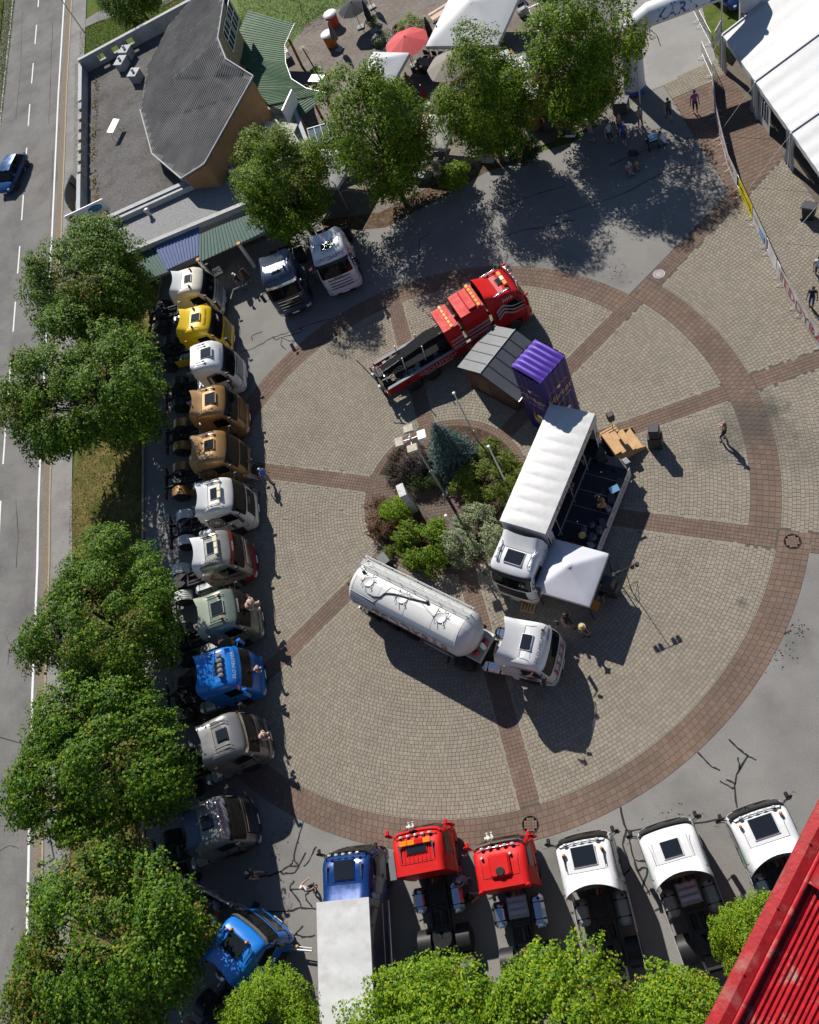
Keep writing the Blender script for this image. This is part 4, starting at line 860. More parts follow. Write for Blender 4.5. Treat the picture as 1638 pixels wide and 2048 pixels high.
# ---- shrubs of the island
def shrub(name,label,base,r,h,leaf,n,m,seed,cat='shrub',zc=None,cl=26,rr=(.35,.6),mats=None):
    t=thing(name,label,cat,(base[0],base[1],.04),0,None); pos,nr,mi,c=crown(seed,r,h/2,cl,100,leaf,[m],cr=rr,yfrac=0,low=-.7); per=n/len(pos)*100
    pos,nr,mi,c=crown(seed,r,h/2,cl,max(1,per),leaf,[m],cr=rr,yfrac=0,low=-.7); pos[:,2]+=h*.48; ok=pos[:,2]>.02; me=leaf_mesh('foliage',pos[ok],nr[ok],leaf,[m])
    o=bpy.data.objects.new('foliage',me); COL.objects.link(o); o.parent=t
    st=MB()
    for cc,d in c[::2]: st.tube((d[0]*.1,d[1]*.1,0),(cc[0],cc[1],cc[2]+h*.48),.018,5,.008,caps=False)
    st.build('stems',BARK,t); return t
# conical blue spruce
def spruce(label,base,h,r,seed=5):
    t=thing('blue_spruce',label,'tree',(base[0],base[1],.03)); r2=np.random.default_rng(seed); pos=[];nr=[]
    for k in range(26):
        f=k/25; z=.25+f*(h-.3); rr=r*(1-f)**.85+.06; nb=max(4,int(16*(1-f)+4))
        for b in range(nb):
            a=2*np.pi*(b+r2.random()*.6)/nb+k*.7; L_=rr*(.8+.3*r2.random()); n=int(90*L_/r+30); s_=r2.random(n)**.6; wd=.16*(1.15-s_)
            x=L_*s_; y=wd*r2.normal(size=n)*.8; zz=z-.18*s_*rr+.03*r2.normal(size=n)+.05*s_*s_
            pos.append(np.stack([x*np.cos(a)-y*np.sin(a),x*np.sin(a)+y*np.cos(a),zz],1)); nr.append(np.stack([.5*np.cos(a)+r2.normal(size=n)*.4,.5*np.sin(a)+r2.normal(size=n)*.4,1+r2.normal(size=n)*.3],1))
    me=leaf_mesh('foliage',np.concatenate(pos),np.concatenate(nr),.11,[LF_SPRUCE],aspect=.45); o=bpy.data.objects.new('foliage',me); COL.objects.link(o); o.parent=t
    MB().tube((0,0,0),(0,0,h*.95),.09,8,.02).build('trunk',BARK,t); return t
b=P(925,930); spruce('conical blue spruce in the planted island beside the flagpoles',(b.x-.35,b.y+.1),4.7,1.75)
b=P(985,965); shrub('forsythia','sprawling yellow green shrub in front of the stage lorry roof',(b.x-.15,b.y+.1),1.95,1.8,.1,14000,LF_FORS,3,cl=42)
b=P(967,1105); shrub('dogwood','pale variegated shrub beside the white stage lorry cab',(b.x-.3,b.y+.5),1.65,1.9,.09,14000,LF_VAR,4,cl=40)
b=P(862,1110); shrub('laurel_shrub','round green shrub above the white tanker',(b.x-.1,b.y+.25),1.6,1.7,.1,13000,LF_LIME,6,cl=38)
b=P(778,1050); shrub('abelia','russet and pink shrub at the left edge of the island',(b.x-.15,b.y+.25),1.1,1.25,.075,7500,LF_PINK,7,cl=20,rr=(.3,.5))
b=P(812,1040); shrub('boxwood','small fresh green shrub against the grey cabinet in the island',(b.x-.45,b.y+.45),.8,1.3,.075,4500,LF_BRIGHT,8,cl=16,rr=(.3,.5))
b=P(838,955); shrub('barberry','dark purple leaved shrub under the lamp heads',(b.x-.4,b.y+.5),1.3,1.5,.075,8500,LF_PURP,9,cl=24,rr=(.3,.5))
b=P(855,962); shrub('yew_shrub','very dark green shrub beside the lamp post',(b.x-.05,b.y+.1),.85,1.1,.08,4500,LF_DARK,10,cl=16,rr=(.3,.5))
b=P(868,1070); shrub('small_abelia','small russet shrub next to the lowest flagpole',(b.x+.1,b.y),.6,.9,.075,2500,LF_PINK,12,cl=10,rr=(.25,.4))
b=P(938,925); shrub('rose_shrub','low rose shrub under the spruce in the island',(b.x,b.y),.7,.7,.08,2500,LF_DARK,13,cl=10,rr=(.25,.45))
b=P(775,1115); shrub('golden_shrub','tiny golden green shrub at the lower left edge of the island',(b.x+.1,b.y+.1),.35,.5,.07,1200,LF_FORS,14,cl=6,rr=(.2,.3))
b=P(915,372); shrub('terrace_shrub','bright green shrub between the terrace and the asphalt',(b.x,b.y),.85,1.7,.11,5200,LF_BRIGHT,15,cl=18,rr=(.35,.55))
b=P(1065,320); shrub('edge_shrub','green shrub beside the wooden stall foot',(b.x-.3,b.y),.9,1.5,.11,4000,LF_DARK,16,cl=16,rr=(.35,.5))
# ================================================================= centre of the square
ALU=mat('brushed_aluminium',(.42,.43,.44),.55,.5,var=.12,vs=3)
# ---- lamp post, flagpoles, stele, bins
t=thing('lamp_post','tall grey lamp post with four box heads in the middle of the island','lamp post',(0,0,.02)); MB().tube((0,0,0),(0,0,3.0),.09,12,.085).tube((0,0,3.0),(0,0,6.75),.065,12,.05).build('pole',mat('grey_pole',(.33,.36,.38),.45,.4,var=.15,vs=2),t)
MB().lathe([(.2,0),(.2,.05),(.1,.12)],n=12).build('base_plate',GALV,t)
LAMPW=mat('weathered_lamp_top',(.42,.38,.3),.8,var=.45,vs=9,bump=.4,bs=30)
for k,a in enumerate((100,190,280,10)):
    a=R(a); cx,cy=.62*math.cos(a),.62*math.sin(a); MB().tube((0,0,6.6),(cx*.7,cy*.7,6.62),.03,6).build('arm',STEEL,t)
    h=MB(); h.bbox((cx,cy,6.62),(.46,.56,.17),.03,rz=a,mi=0); hd=h.build('lamp_head',[LAMPW if k!=3 else WHITEP],t); MB().box((cx,cy,6.525),(.38,.48,.02),rz=a).build('lens',CLEAR,hd)
MB().ball((0,0,6.78),.07).build('finial',WHITEP,t)
for i,(x,y,lb) in enumerate(((2.04,3.26,'white flagpole beside the blue spruce, top left of three'),(3.82,-.42,'white flagpole against the stage lorry, middle of three'),(1.45,-4.06,'white flagpole between the two lower shrubs'))):
    t=thing('flagpole',lb,'flagpole',(x,y,.02),0,'flagpoles of the island'); MB().tube((0,0,0),(0,0,5.25),.05,10,.04).build('pole',mat('pole_white',(.6,.6,.56),.5,var=.15,vs=2),t); MB().lathe([(.085,0),(.09,.06),(.05,.1)],(0,0,5.25),12).build('cap',WHITEP,t); MB().bbox((.06,0,1.1),(.05,.06,.16),.01).build('cleat',GALV,t)
t=thing('stele','tall pale grey tapered cabinet standing among the island shrubs','cabinet',(-1.92,-.62,.04),R(18)); m_=mat('pale_concrete',(.5,.51,.5),.8,var=.3,vs=5,two=(.3,.3,.28),ts=6.,tth=(.55,.7)); MB().add([(x*a,y*a,z) for z,a in ((0,.8),(2.35,1.)) for x,y in ((-.2,-.4),(.2,-.4),(.2,.4),(-.2,.4))],[(3,2,1,0),(4,5,6,7),(0,1,5,4),(1,2,6,5),(2,3,7,6),(3,0,4,7)]).build('body',m_,t); MB().bbox((0,0,2.38),(.44,.84,.06),.02).build('lid',m_,t); MB().box((.19,-.05,1.5),(.02,.08,.1)).build('lock',BLACK,t)
def wheelie(px,label,rz,col=BLACK):
    p=P(*px); t=thing('wheelie_bin',label,'bin',(p.x,p.y,.0),R(rz)); mb=MB(); mb.add([(x*a,y*a+(0 if z<.5 else .0),z) for z,a in ((.08,.8),(.98,1.)) for x,y in ((-.29,-.36),(.29,-.36),(.29,.36),(-.29,.36))],[(3,2,1,0),(4,5,6,7),(0,1,5,4),(1,2,6,5),(2,3,7,6),(3,0,4,7)]); mb.build('body',col,t)
    MB().bbox((0,.02,1.02),(.62,.8,.09),.04).build('lid',mat('bin_lid',(.055,.06,.066),.4),t)
    MB().tube((-.25,.44,.95),(.25,.44,.95),.02,6).build('handle',BLACK,t)
    for s_ in (-1,1): MB().lathe([(.1,-.03),(.1,.03)],(s_*.28,.3,.1),10,axis='X').build('wheel',RUBBER,t)
    return t
wheelie((778,1132),'black wheelie bin at the lower left edge of the island',35)
wheelie((1617,436),'black wheelie bin beside the marquee guy rope at the right edge',60)
b=P(340,2005); wheelie((340,2003),'bright green bin under the lower left maple',20,mat('green_bin',(.02,.4,.03),.4))
# ---- hut
O=Vector((3.1,5.85,0)); ang=math.atan2(-.643,.766)
t=thing('wooden_hut','wooden hut with grey seamed metal roof beside the red tow truck','hut',O,ang)
HW=mat('dark_hut_boards',(.12,.062,.032),.8,var=.35,vs=5,bump=.3,bs=40,island=.2); HR=mat('grey_sheet_roof',(.105,.112,.122),.42,.3,var=.1,vs=2)
def zroof(X): return 3.02+X*(3.1-2.35)/2.0 if X<0 else 3.02-X*(3.1-1.95)/2.5
for side,(y,dy) in enumerate(((.22,.03),(3.05,.03))):
    z=.12
    while z<2.95:
        zm=z+.07; xa,xb=-1.8,1.75
        if zm>2.25: xa=max(xa,-(3.0-zm)/.375)
        if zm>zroof(1.75)-.06: xb=min(xb,(3.0-zm)/.46)
        if xb-xa>.15: MB().bbox(((xa+xb)/2,y,zm),(xb-xa,dy,.132),.012).build('board',HW,t)
        z+=.142
for x,zt in ((-1.8,2.28),(1.75,2.14)):
    z=.12
    while z<zt-.1: MB().bbox((x,1.63,z+.07),(.03,2.86,.132),.012).build('board',HW,t); z+=.142
MB().bbox((0,1.63,.05),(3.7,3.0,.1),.02).build('floor_frame',HW,t)
d=MB().bbox((-.55,.195,1.1),(.9,.03,1.85),.01).build('door',mat('hut_door',(.14,.075,.04),.8,var=.3,vs=4),t); MB().bbox((-.2,.17,1.1),(.1,.03,.04),.01).build('handle',STEEL,d)
for k in range(5):
    y0=-.05+k*.68; y1=y0+.66
    for (xa,za,xb,zb) in ((-2.0,2.35,-.01,3.1),(.01,3.1,2.5,1.95)):
        MB().add([(xa,y0,za-.03),(xb,y0,zb-.03),(xb,y1,zb-.03),(xa,y1,za-.03),(xa,y0,za+.015),(xb,y0,zb+.015),(xb,y1,zb+.015),(xa,y1,za+.015)],[(3,2,1,0),(4,5,6,7),(0,1,5,4),(1,2,6,5),(2,3,7,6),(3,0,4,7)]).build('roof_panel',HR,t)
        if k: MB().add([(xa,y0-.03,za),(xb,y0-.03,zb),(xb,y0+.01,zb),(xa,y0+.01,za),(xa,y0-.03,za+.05),(xb,y0-.03,zb+.05),(xb,y0+.01,zb+.05),(xa,y0+.01,za+.05)],[(3,2,1,0),(4,5,6,7),(0,1,5,4),(1,2,6,5),(2,3,7,6),(3,0,4,7)]).build('seam',mat('seam_dark',(.04,.043,.048),.5,.3),t)
MB().tube((0,-.07,3.12),(0,3.36,3.12),.035,6).build('ridge_cap',HR,t)
MB().tube((2.52,-.05,1.93),(2.52,3.35,1.93),.05,8).build('gutter',STEEL,t)
# ---- inflatable beer tower
c0=(6.8,3.86); t=thing('inflatable_tower','violet inflatable advertising tower with beer lettering','inflatable',(*c0,0),R(-44)); HT_=6.05
VIO=mat('violet_fabric',(.022,.01,.13),.5,var=.08,vs=2,bump=.15,bs=8); VIOT=mat('violet_top_fabric',(.1,.045,.36),.5,var=.06,vs=2)
def infl(s_,v,axis,sg):
    # side panel: 5 vertical air tubes
    hw=1.04-.03*v; x=(2*s_-1)*hw; bul=.06*abs(math.sin(math.pi*s_*5))*(1-.2*v)+.04*math.sin(math.pi*s_); z=HT_*v*.985
    return Vector((x,sg*(hw+bul),z)) if axis==0 else Vector((sg*(hw+bul),x,z))
for ax in (0,1):
    for sg in (-1,1): MB().grid(lambda u,v:infl(u,v,ax,sg),30,8,flip=(ax==0)==(sg>0)).build('side_panel',VIO,t)
for k in range(6):
    y0=-1.0+k*2.0/6
    MB().grid(lambda u,v:Vector(((2*u-1)*(1.01+.03*math.sin(math.pi*v)),y0+v*2.0/6,HT_-.08+.17*math.sin(math.pi*v)*min(1,6*min(u,1-u))+.05*math.sin(math.pi*u))),10,6).build('air_tube',VIOT,t)
TANL=mat('beer_lettering',(.62,.36,.2),.5); 
for ax,sg,rot in ((0,-1,0),(1,1,90)):
    def fn(x,y,z0=3.2,ax=ax):
        v=clamp((z0+y)/(HT_*.985),0,1); hw=1.04-.03*v; s_=clamp((x/hw+1)/2,0,1); q=infl(s_,v,ax,-1 if ax==0 else 1); return q+(Vector((0,-.02,0)) if ax==0 else Vector((.02,0,0)))
    lettering('lettering','Hirter',TANL,t,lambda x,y:fn(x,y,3.75),size=.75,bold=.012)
    vs,fs=text_mesh('Echtes Lebensgefühl',.2); mb=MB(); mb.add([fn(1.0*math.sin(x/1.0),-.35+1.0*math.cos(x/1.0)*.6+y,4.35) for x,y,_ in vs],fs); mb.build('lettering',TANL,t)
    vs,fs=text_mesh('ECHTES BIER',.24,sx=1.1); mb=MB(); mb.add([fn(x,y+.06*math.sin(x*4),3.15) for x,y,_ in vs],fs); mb.build('lettering',mat('pale_lettering',(.45,.5,.68),.5),t)
    mb=MB(); mb.add([fn(x*.18,y*.18,4.5) for x,y in ((-1,-1),(1,-1),(1,.3),(.6,1),(0,.6),(-.6,1),(-1,.3))],[tuple(range(7))]); mb.build('crest',mat('crest_red',(.45,.03,.03),.5),t); mb=MB(); mb.add([tuple(Vector(fn(x*.1,y*.1,4.48))+Vector((.006*(ax),-.006*(1-ax),0))) for x,y in ((-1,-1),(1,-1),(1,1),(-1,1))],[(0,1,2,3)]); mb.build('crest_field',WHITE_TX,t)
    # bottle picture (printed, flat)
    for nm,pts,m in (('printed_bottle',[(-.16,0),(.16,0),(.17,.75),(.07,1.05),(.06,1.4),(-.06,1.4),(-.07,1.05),(-.17,.75)],mat('amber_print',(.3,.1,.02),.5)),('printed_label',[(-.165,.25),(.165,.25),(.168,.6),(-.168,.6)],mat('label_print',(.55,.42,.2),.5)),('printed_glass',[(.2,-.1),(.5,-.1),(.56,.75),(.16,.75)],mat('beer_print',(.6,.33,.03),.5)),('printed_foam',[(.15,.75),(.57,.75),(.5,.95),(.22,.95)],WHITE_TX)):
        off=.004 if nm=='printed_label' else 0; mb=MB(); mb.add([tuple(Vector(fn(x-.15,y*1.25,1.0))+Vector((off*ax,-off*(1-ax),0))) for x,y in pts],[tuple(range(len(pts)))]); mb.build(nm,m,t)
# ---- tow truck
hd=R(25.1); loc=(5.57,12.39,0)
t=thing('tow_truck','long red heavy tow truck with white stripes and amber beams','truck',loc,hd); TWR=mat('tow_red_paint',(.42,.012,.016),.42,var=.06,vs=1.5,obj=True,spec=.25,rrand=.08); TWD=paint('tow_dark_red',(.3,.01,.014),.25,.8)
cab=make_cab(t,dict(paint=TWR,zr=3.45,rise=.42,conc=.1,fx0=-1.6,xt=-2.6,hatch=True,hs=(.4,.5),hx=-1.15,grille=BLACK,barmat=CHROME,visor=RED,bar=(-.95,[ORANGE,mat('cream_beam',(.6,.55,.4),.3),ORANGE]),barw=1.2,rails=.85,lightbar=(-.55,3.35),fairmat=RED,bumper=TWD,mirror=RED))
fr=MB(); 
for y in (-.42,.42): fr.box((-5.6,y,.9),(9.2,.1,.3))
fr.build('chassis_frame',DARKM,t)
for x in (-7.24,-8.57):
    for sg in (-1,1): wheel(t,x,sg*1.06,sg,.32,.52,mat('red_rim',(.25,.02,.02),.35,.5)); wheel(t,x,sg*.74,sg,.3,.52)
SIL=mat('silver_film',(.42,.44,.47),.35,.3)
def towbody(name,x0,x1,zt,wedge=0.,m=RED):
    mb=MB(); prof=[(-1.24,1.1),(-1.24,zt-.45),(-.95,zt),(.95,zt),(1.24,zt-.45),(1.24,1.1)]
    vs=[(x0,y,z) for y,z in prof]+[(x1-(0 if z<2 else wedge),y,z) for y,z in prof]; n=6
    mb.add(vs,[(i,(i+1)%n,n+(i+1)%n,n+i)[::-1] for i in range(n)]+[tuple(range(n-1,-1,-1))[::-1],tuple(range(n,2*n))[::-1]]); return mb.build(name,m,t)
towbody('equipment_box',-2.7,-4.25,3.5,.0); MB().bbox((-3.35,0,3.56),(.55,1.7,.14),.05).build('box_lid',RED,t)
for k in range(6): MB().bbox((-2.95,-.82+.328*k,3.62),(.22,.32,.12),.03).build('warning_beam',ORANGE,t)
towbody('boom_arch',-4.55,-5.45,3.15,.1)
for k in range(6): MB().bbox((-4.95,-.82+.328*k,3.21),(.2,.32,.11),.03).build('warning_beam',ORANGE,t)
for sg in (-1,1):
    MB().bbox((-6.9,sg*1.2,1.2),(6.6,.12,.62),.04).build('side_panel',TWD if sg<0 else RED,t)
    MB().bbox((-6.9,sg*1.16,1.53),(6.4,.2,.04),.01).build('deck_edge',mat('dull_edge',(.26,.27,.28),.8,var=.15,vs=3,spec=.1),t)
    for k,(x0,x1) in enumerate(((-2.72,-4.23),(-4.57,-5.4))):
        for j in range(3):
            z=1.7+.32*j; mb=MB(); mb.quad((x0,sg*1.255,z),(x1,sg*1.255,z-.06),(x1,sg*1.255,z+.1),(x0,sg*1.255,z+.17)); mb.build('stripe',SIL,t)
for j in range(3):
    mb=MB(); n=16
    for k in range(n):
        u0,u1=k/n,(k+1)/n; f=lambda u:1.75+.3*j+.42*math.exp(-((u-.25)/.2)**2)-.1*u; w_=lambda u:.17*(1-u)**.8+.015
        mb.quad(*[cab.side(-2.2+1.95*u,f(u)+s_*w_(u),-1,.035) for u,s_ in ((u0,0),(u1,0),(u1,1),(u0,1))])
    mb.build('wave_stripe',SIL,t)
vs,fs=text_mesh('·GROLLITSCH·',.42,sx=1.05); mb=MB(); mb.add([(-6.7+x,-1.265,1.22+y) for x,y,_ in vs],fs); mb.build('lettering',mat('silver_lettering',(.6,.62,.65),.3,.6),t)
vs,fs=text_mesh('Abschlepp- und Bergedienst',.17); mb=MB(); mb.add([(-6.7+x,-1.265,.99+y) for x,y,_ in vs],fs); mb.build('lettering',WHITE_TX,t)
side_text(t,cab,'FH16',mat('silver_lettering',(.6,.62,.65),.3,.6),-1.3,3.1,-1,.3)
MB().box((-6.9,0,1.28),(4.9,2.1,.06)).build('deck',mat('tow_deck',(.016,.017,.019),.8,var=.4,vs=6,spec=.05),t)
bm=MB(); bm.add([(x,y,z) for x,z0,z1,w_ in ((-5.0,1.9,2.5,.4),(-6.6,2.0,2.6,.42),(-9.9,1.75,2.05,.26)) for y,z in ((-w_,z0),(w_,z0),(w_,z1),(-w_,z1))],[(0,1,5,4),(1,2,6,5),(2,3,7,6),(3,0,4,7),(4,5,9,8),(5,6,10,9),(6,7,11,10),(7,4,8,11),(0,3,2,1),(8,9,10,11)]); bm.build('boom',mat('boom_black',(.014,.015,.017),.75,0.,var=.2,vs=4,spec=.06),t)
MB().bbox((-5.6,0,1.7),(1.1,1.0,.8),.05).build('winch_housing',DARKM,t)
MB().bbox((-10.1,0,1.9),(.3,1.0,.35),.05).build('boom_head',DARKM,t)
for x in (-7.2,-8.6): 
    for sg in (-1,1): MB().tube((x,sg*.55,1.3),(x+.15,sg*.55,2.65),.035,8).build('stake',WHITEP,t)
MB().tube((-5.2,.3,2.6),(-10.1,.25,2.1),.012,4).tube((-5.2,-.3,2.6),(-10.1,-.25,2.1),.012,4).build('winch_cable',STEEL,t)
for k in range(3): MB().bbox((-7.9-.45*k,-.85,1.42),(.4,.4,.16),.02).build('tool_case',mat('grey_case',(.14,.15,.16),.5),t)
for k in range(2): MB().bbox((-9.0-.35*k,-.9,1.4),(.3,.45,.1),.02).build('wood_block',WOOD,t)
MB().bbox((-10.35,0,.85),(.35,1.9,.35),.06).build('underlift',DARKM,t)
for k in range(26):
    x=random.uniform(-10.2,-5.7); y=random.uniform(-1.0,1.0); s_=random.uniform(.08,.3)
    if abs(y)<.45 and x>-9.6: y=math.copysign(.6,y)
    MB().bbox((x,y,1.32+s_/2),(s_*random.uniform(1,2.2),s_*random.uniform(.6,1.3),s_),.02,rz=random.uniform(-.3,.3)).build('recovery_gear',[BLACK,DARKM,STEEL,mat('gear_grey',(.1,.105,.11),.6),mat('gear_tan',(.3,.2,.1),.7)][k%5],t)
for k in range(6): MB().path([(-10.3+.1*k,-.9+.3*k,1.3),(-9.6+.2*k,-.7+.25*k,1.7),(-8.4,.3*(k-3),1.5)],.025,5).build('hydraulic_line',BLACK,t)
for sg in (-1,1):
    MB().tube((-10.45,sg*.9,.5),(-10.45,sg*.9,1.7),.05,8).tube((-10.45,sg*.9,1.2),(-10.1,sg*.5,1.5),.04,6).build('stabiliser',DARKM,t); MB().bbox((-10.25,sg*1.12,1.1),(.1,.2,.3),.02).build('rear_lamp',REDL,t)
    MB().bbox((-10.5,sg*.55,1.35),(.18,.25,.3),.03).build('work_lamp',CLEAR,t)
MB().tube((-10.3,-1.1,1.6),(-10.9,.95,2.9),.03,6).build('mast_arm',BLACK,t)
# ---- tanker: tractor + silo trailer
trk,cab=truck('white tractor unit pulling the silo tank, with a brand name over its screen',(6.1,-10.88,0),-16,paint=WHITE,zr=3.5,rise=.42,fx0=-1.5,xt=-2.75,conc=.42,hs=(.5,.75),hx=-1.3,grille=WHITE,barmat=BLACK,bars=3,visor=WP,chargs=(5.9,-4.95),tank=CHROME,fendermat=BLACK,aerials=((-.45,.3),(-.1,.35),(.3,.3)),group='silo tanker in the square')
arc_text(trk,cab,'SILO-MELMER',BLACK_TX,.42,.29); side_text(trk,cab,'TEDDYBÄR',RED_TX,-1.4,2.98,-1,.22)
mb=MB()
for k in range(16):
    x=random.uniform(-1.7,-.3); z=random.uniform(1.2,1.95); w_=random.uniform(.1,.3); mb.quad(*[cab.side(x+a,z+b,-1,.03) for a,b in ((0,0),(w_,.06),(w_*.8,.2),(-.05,.16))])
mb.build('abstract_print',mat('dark_print',(.05,.045,.05),.5),trk)
for k in range(4): cab.patch_front(-.6+.35*k,-.5+.35*k,1.0,1.8,.055,2,3).build('print_patch',mat('red_print',(.4,.03,.03),.5),trk)
t=thing('silo_trailer','white silo tank trailer with ladder walkway and red lettering','trailer',(-4.1,-5.9,0),R(-31.9),'silo tanker in the square')
TKW=mat('tank_white',(.6,.6,.585),.3,coat=.3,var=.05,vs=.8,obj=True)
Rk=1.22; cz=2.48; n=36
def tk(u,v):
    # u round, v along: rear dome, barrel, front dome
    if v<.12: q=v/.12; x=-.28+.42*q; r=Rk*math.sqrt(max(0,1-(1-q)**2))**.9
    elif v>.84: q=(1-v)/.16; x=7.55-.75*q; r=Rk*(math.sqrt(max(0,1-(1-q)**2))*.75+.25*q)
    else: q=(v-.12)/.72; x=.14+6.66*q; r=Rk
    a=2*math.pi*u; return Vector((x,r*math.sin(a),cz+r*math.cos(a)))
MB().grid(tk,n,50).build('tank',TKW,t)
for x in (.16,1.8,3.5,5.2,6.75):
    mb=MB(); mb.grid(lambda u,v:Vector((x+.05*v,(Rk+.012)*math.sin(2*math.pi*u),cz+(Rk+.012)*math.cos(2*math.pi*u))),36,1); mb.build('weld_band',TKW,t)
mb=MB(); mb.grid(lambda u,v:Vector((.2+6.5*u,(-1.0+.22*v)-.0,cz+math.sqrt(max(0,(Rk+.014)**2-(-1.0+.22*v)**2)))),20,2); mb.build('drip_rail',mat('tank_rail_grey',(.3,.34,.4),.4),t)  # thin blue-grey strip along the upper side of the tank
for sg,x0 in ((1,0),):
    for y in (.62,1.12): MB().tube((.1,y,3.86),(7.0,y,3.86),.028,6).build('walkway_rail',ALU,t)
    for k in range(6):
        y=.66+.085*k; MB().bbox((3.5,y,3.74),(6.9,.04,.03),.008).build('walkway_slat',ALU,t)
    for k in range(9): MB().tube((.2+.82*k,.62,3.45),(.2+.82*k,.62,3.86),.018,5).tube((.2+.82*k,1.12,3.35),(.2+.82*k,1.12,3.86),.018,5).build('walkway_post',ALU,t)
    MB().path([(-.05,.6,1.0),(-.3,.6,2.6),(-.1,.6,3.9),(.2,.6,4.1)],.02,5).path([(-.05,1.1,1.0),(-.3,1.1,2.6),(-.1,1.1,3.9),(.2,1.1,4.1)],.02,5).build('ladder_rail',ALU,t)
    for k in range(9): MB().tube((-.12-.02*k+.02*max(0,k-5)*3,.6,1.1+.3*k),(-.12-.02*k+.02*max(0,k-5)*3,1.1,1.1+.3*k),.014,5).build('ladder_rung',ALU,t)
for x in (1.0,3.2,5.6):
    h=MB(); h.lathe([(.3,0),(.3,.035),(.26,.04),(.25,.03),(.0001,.035)],(x,-.02,3.68),18); hh=h.build('manhole_lid',TKW,t)
    for k in range(6):
        a=2*math.pi*k/6+.3; MB().tube((x+.3*math.cos(a),-.02+.3*math.sin(a),3.7),(x+.46*math.cos(a),-.02+.46*math.sin(a),3.76),.022,5).build('clamp',STEEL,hh)
    MB().tube((x-.3,-.4,3.72),(x-.3,.36,3.76),.014,5).tube((x+.3,-.4,3.72),(x+.3,.36,3.76),.014,5).build('hinge_bar',BLACK,hh)
for x,y in ((.45,.3),(4.55,.35)): MB().lathe([(.09,0),(.09,.1),(.06,.14),(.0001,.15)],(x,y,3.66),12).build('relief_valve',BLACK,t)
MB().path([(.0,-.55,3.35),(1.6,-.62,3.55),(2.0,-.5,3.62),(2.2,-.2,3.72),(2.7,-.02,3.74),(3.4,.1,3.74),(4.5,.33,3.74)],.04,7).build('air_hose',BLACK,t)
MB().path([(.1,-.8,3.42),(1.7,-.85,3.4),(2.1,-.4,3.68),(2.3,.25,3.73),(4.0,.3,3.73),(5.6,-.3,3.72)],.015,5).build('cable',STEEL,t)
MB().path([(-.02,-.5,3.3),(-.35,-.55,3.1),(-.42,-.55,2.6),(-.3,-.55,2.1)],.045,7).build('rear_hose',BLACK,t)
fnT=lambda x,a:(x,-(Rk+.016)*math.sin(a),cz+(Rk+.016)*math.cos(a))
vs,fs=text_mesh('MISSION',.5,sx=1.05); mb=MB(); mb.add([fnT(1.3+x,R(78)-y/Rk) for x,y,_ in vs],fs); mb.build('lettering',BLACK_TX,t)
vs,fs=text_mesh('TEDDYBÄR',.85,sx=1.15,shear=.1); mb=MB(); mb.add([fnT(4.0+x,R(80)-y/Rk) for x,y,_ in vs],fs); mb.build('lettering',mat('rust_lettering',(.42,.07,.04),.5),t)
fr=MB(); 
for y in (-.5,.5): fr.box((3.4,y,1.2),(7.0,.1,.2))
fr.build('trailer_frame',STEEL,t)
for x in (.55,1.85,3.15):
    for sg in (-1,1):
        wheel(t,x,sg*1.06,sg,.36,.5,ALU); MB().grid(lambda u,v:Vector((x+.62*math.cos(math.pi*u),sg*(.85+.4*v),.5+.62*math.sin(math.pi*u))),10,1).build('fender',BLACK,t)
for sg in (-1,1): MB().bbox((5.2,sg*1.15,.85),(1.9,.06,.4),.02).build('side_guard',ALU,t)
MB().bbox((-.2,0,.75),(.12,2.4,.3),.03).build('rear_bumper',WHITEP,t); MB().bbox((-.27,-1.0,.75),(.03,.3,.14),.01).build('rear_lamp',REDL,t)
for x,y in ((7.5,.25),(7.35,-.5)): MB().lathe([(.16,0),(.18,.05),(.16,.16),(.0001,.18)],(x,y,1.5),14).build('filter_cap',mat('red_cap',(.5,.02,.02),.3,coat=.4),t)
MB().lathe([(.13,-.3),(.13,.25),(.1,.33),(.0001,.35)],(7.65,-.1,2.0),14).build('air_filter',WHITEP,t)
MB().bbox((7.3,0,1.3),(.9,1.7,.25),.05).build('front_frame',ALU,t)
# ---- stage lorry
hS=-115.2; trk,cab=truck('white stage lorry cab facing the tanker',(3.92,-7.12,0),hS,name='stage_lorry',paint=WHITE,zr=3.3,rise=.4,fx0=-1.75,xt=-2.6,conc=.2,hs=(.7,.95),hx=-1.3,hatchmat=WHITE,grille=BLACK,barmat=BLACK,visor=BLACK,chassis=False,rails=.85,group='stage lorry')
fr=MB()
for y in (-.42,.42): fr.box((-5.5,y,.9),(8.6,.1,.26))
fr.build('chassis_frame',DARKM,trk)
for x in (-7.4,-8.7):
    for sg in (-1,1): wheel(trk,x,sg*1.04,sg,.32,.5)
X0,X1=-2.76,-9.9; zf,zt=1.15,3.98
MB().box(((X0+X1)/2,0,zf-.06),(X0-X1,2.5,.12)).build('load_floor',DARKM,trk)
STW=mat('stage_wall',(.55,.56,.57),.5,var=.1,vs=2)
MB().box(((X0+X1)/2,-1.24,(zf+zt)/2),(X0-X1,.04,zt-zf-.06)).build('side_wall',STW,trk)
for x in (X0-.02,X1+.02): MB().box((x,0,(zf+zt)/2),(.04,2.44,zt-zf-.06)).build('end_wall',STW,trk)
STARP=mat('stage_tarpaulin',(.52,.52,.52),.42,var=.1,vs=2.5,bump=.2,bs=3,two=(.5,.49,.47),ts=1.6,tth=(.55,.75))
q=MB(); q.grid(lambda u,v:Vector((X0+.02+(X1-X0-.04)*u,-1.27+2.54*v,zt+.05*math.sin(math.pi*v)+.035*abs(math.sin(math.pi*u*10))*math.sin(math.pi*v)**.4)),80,8); q.build('roof_tarpaulin',STARP,trk)
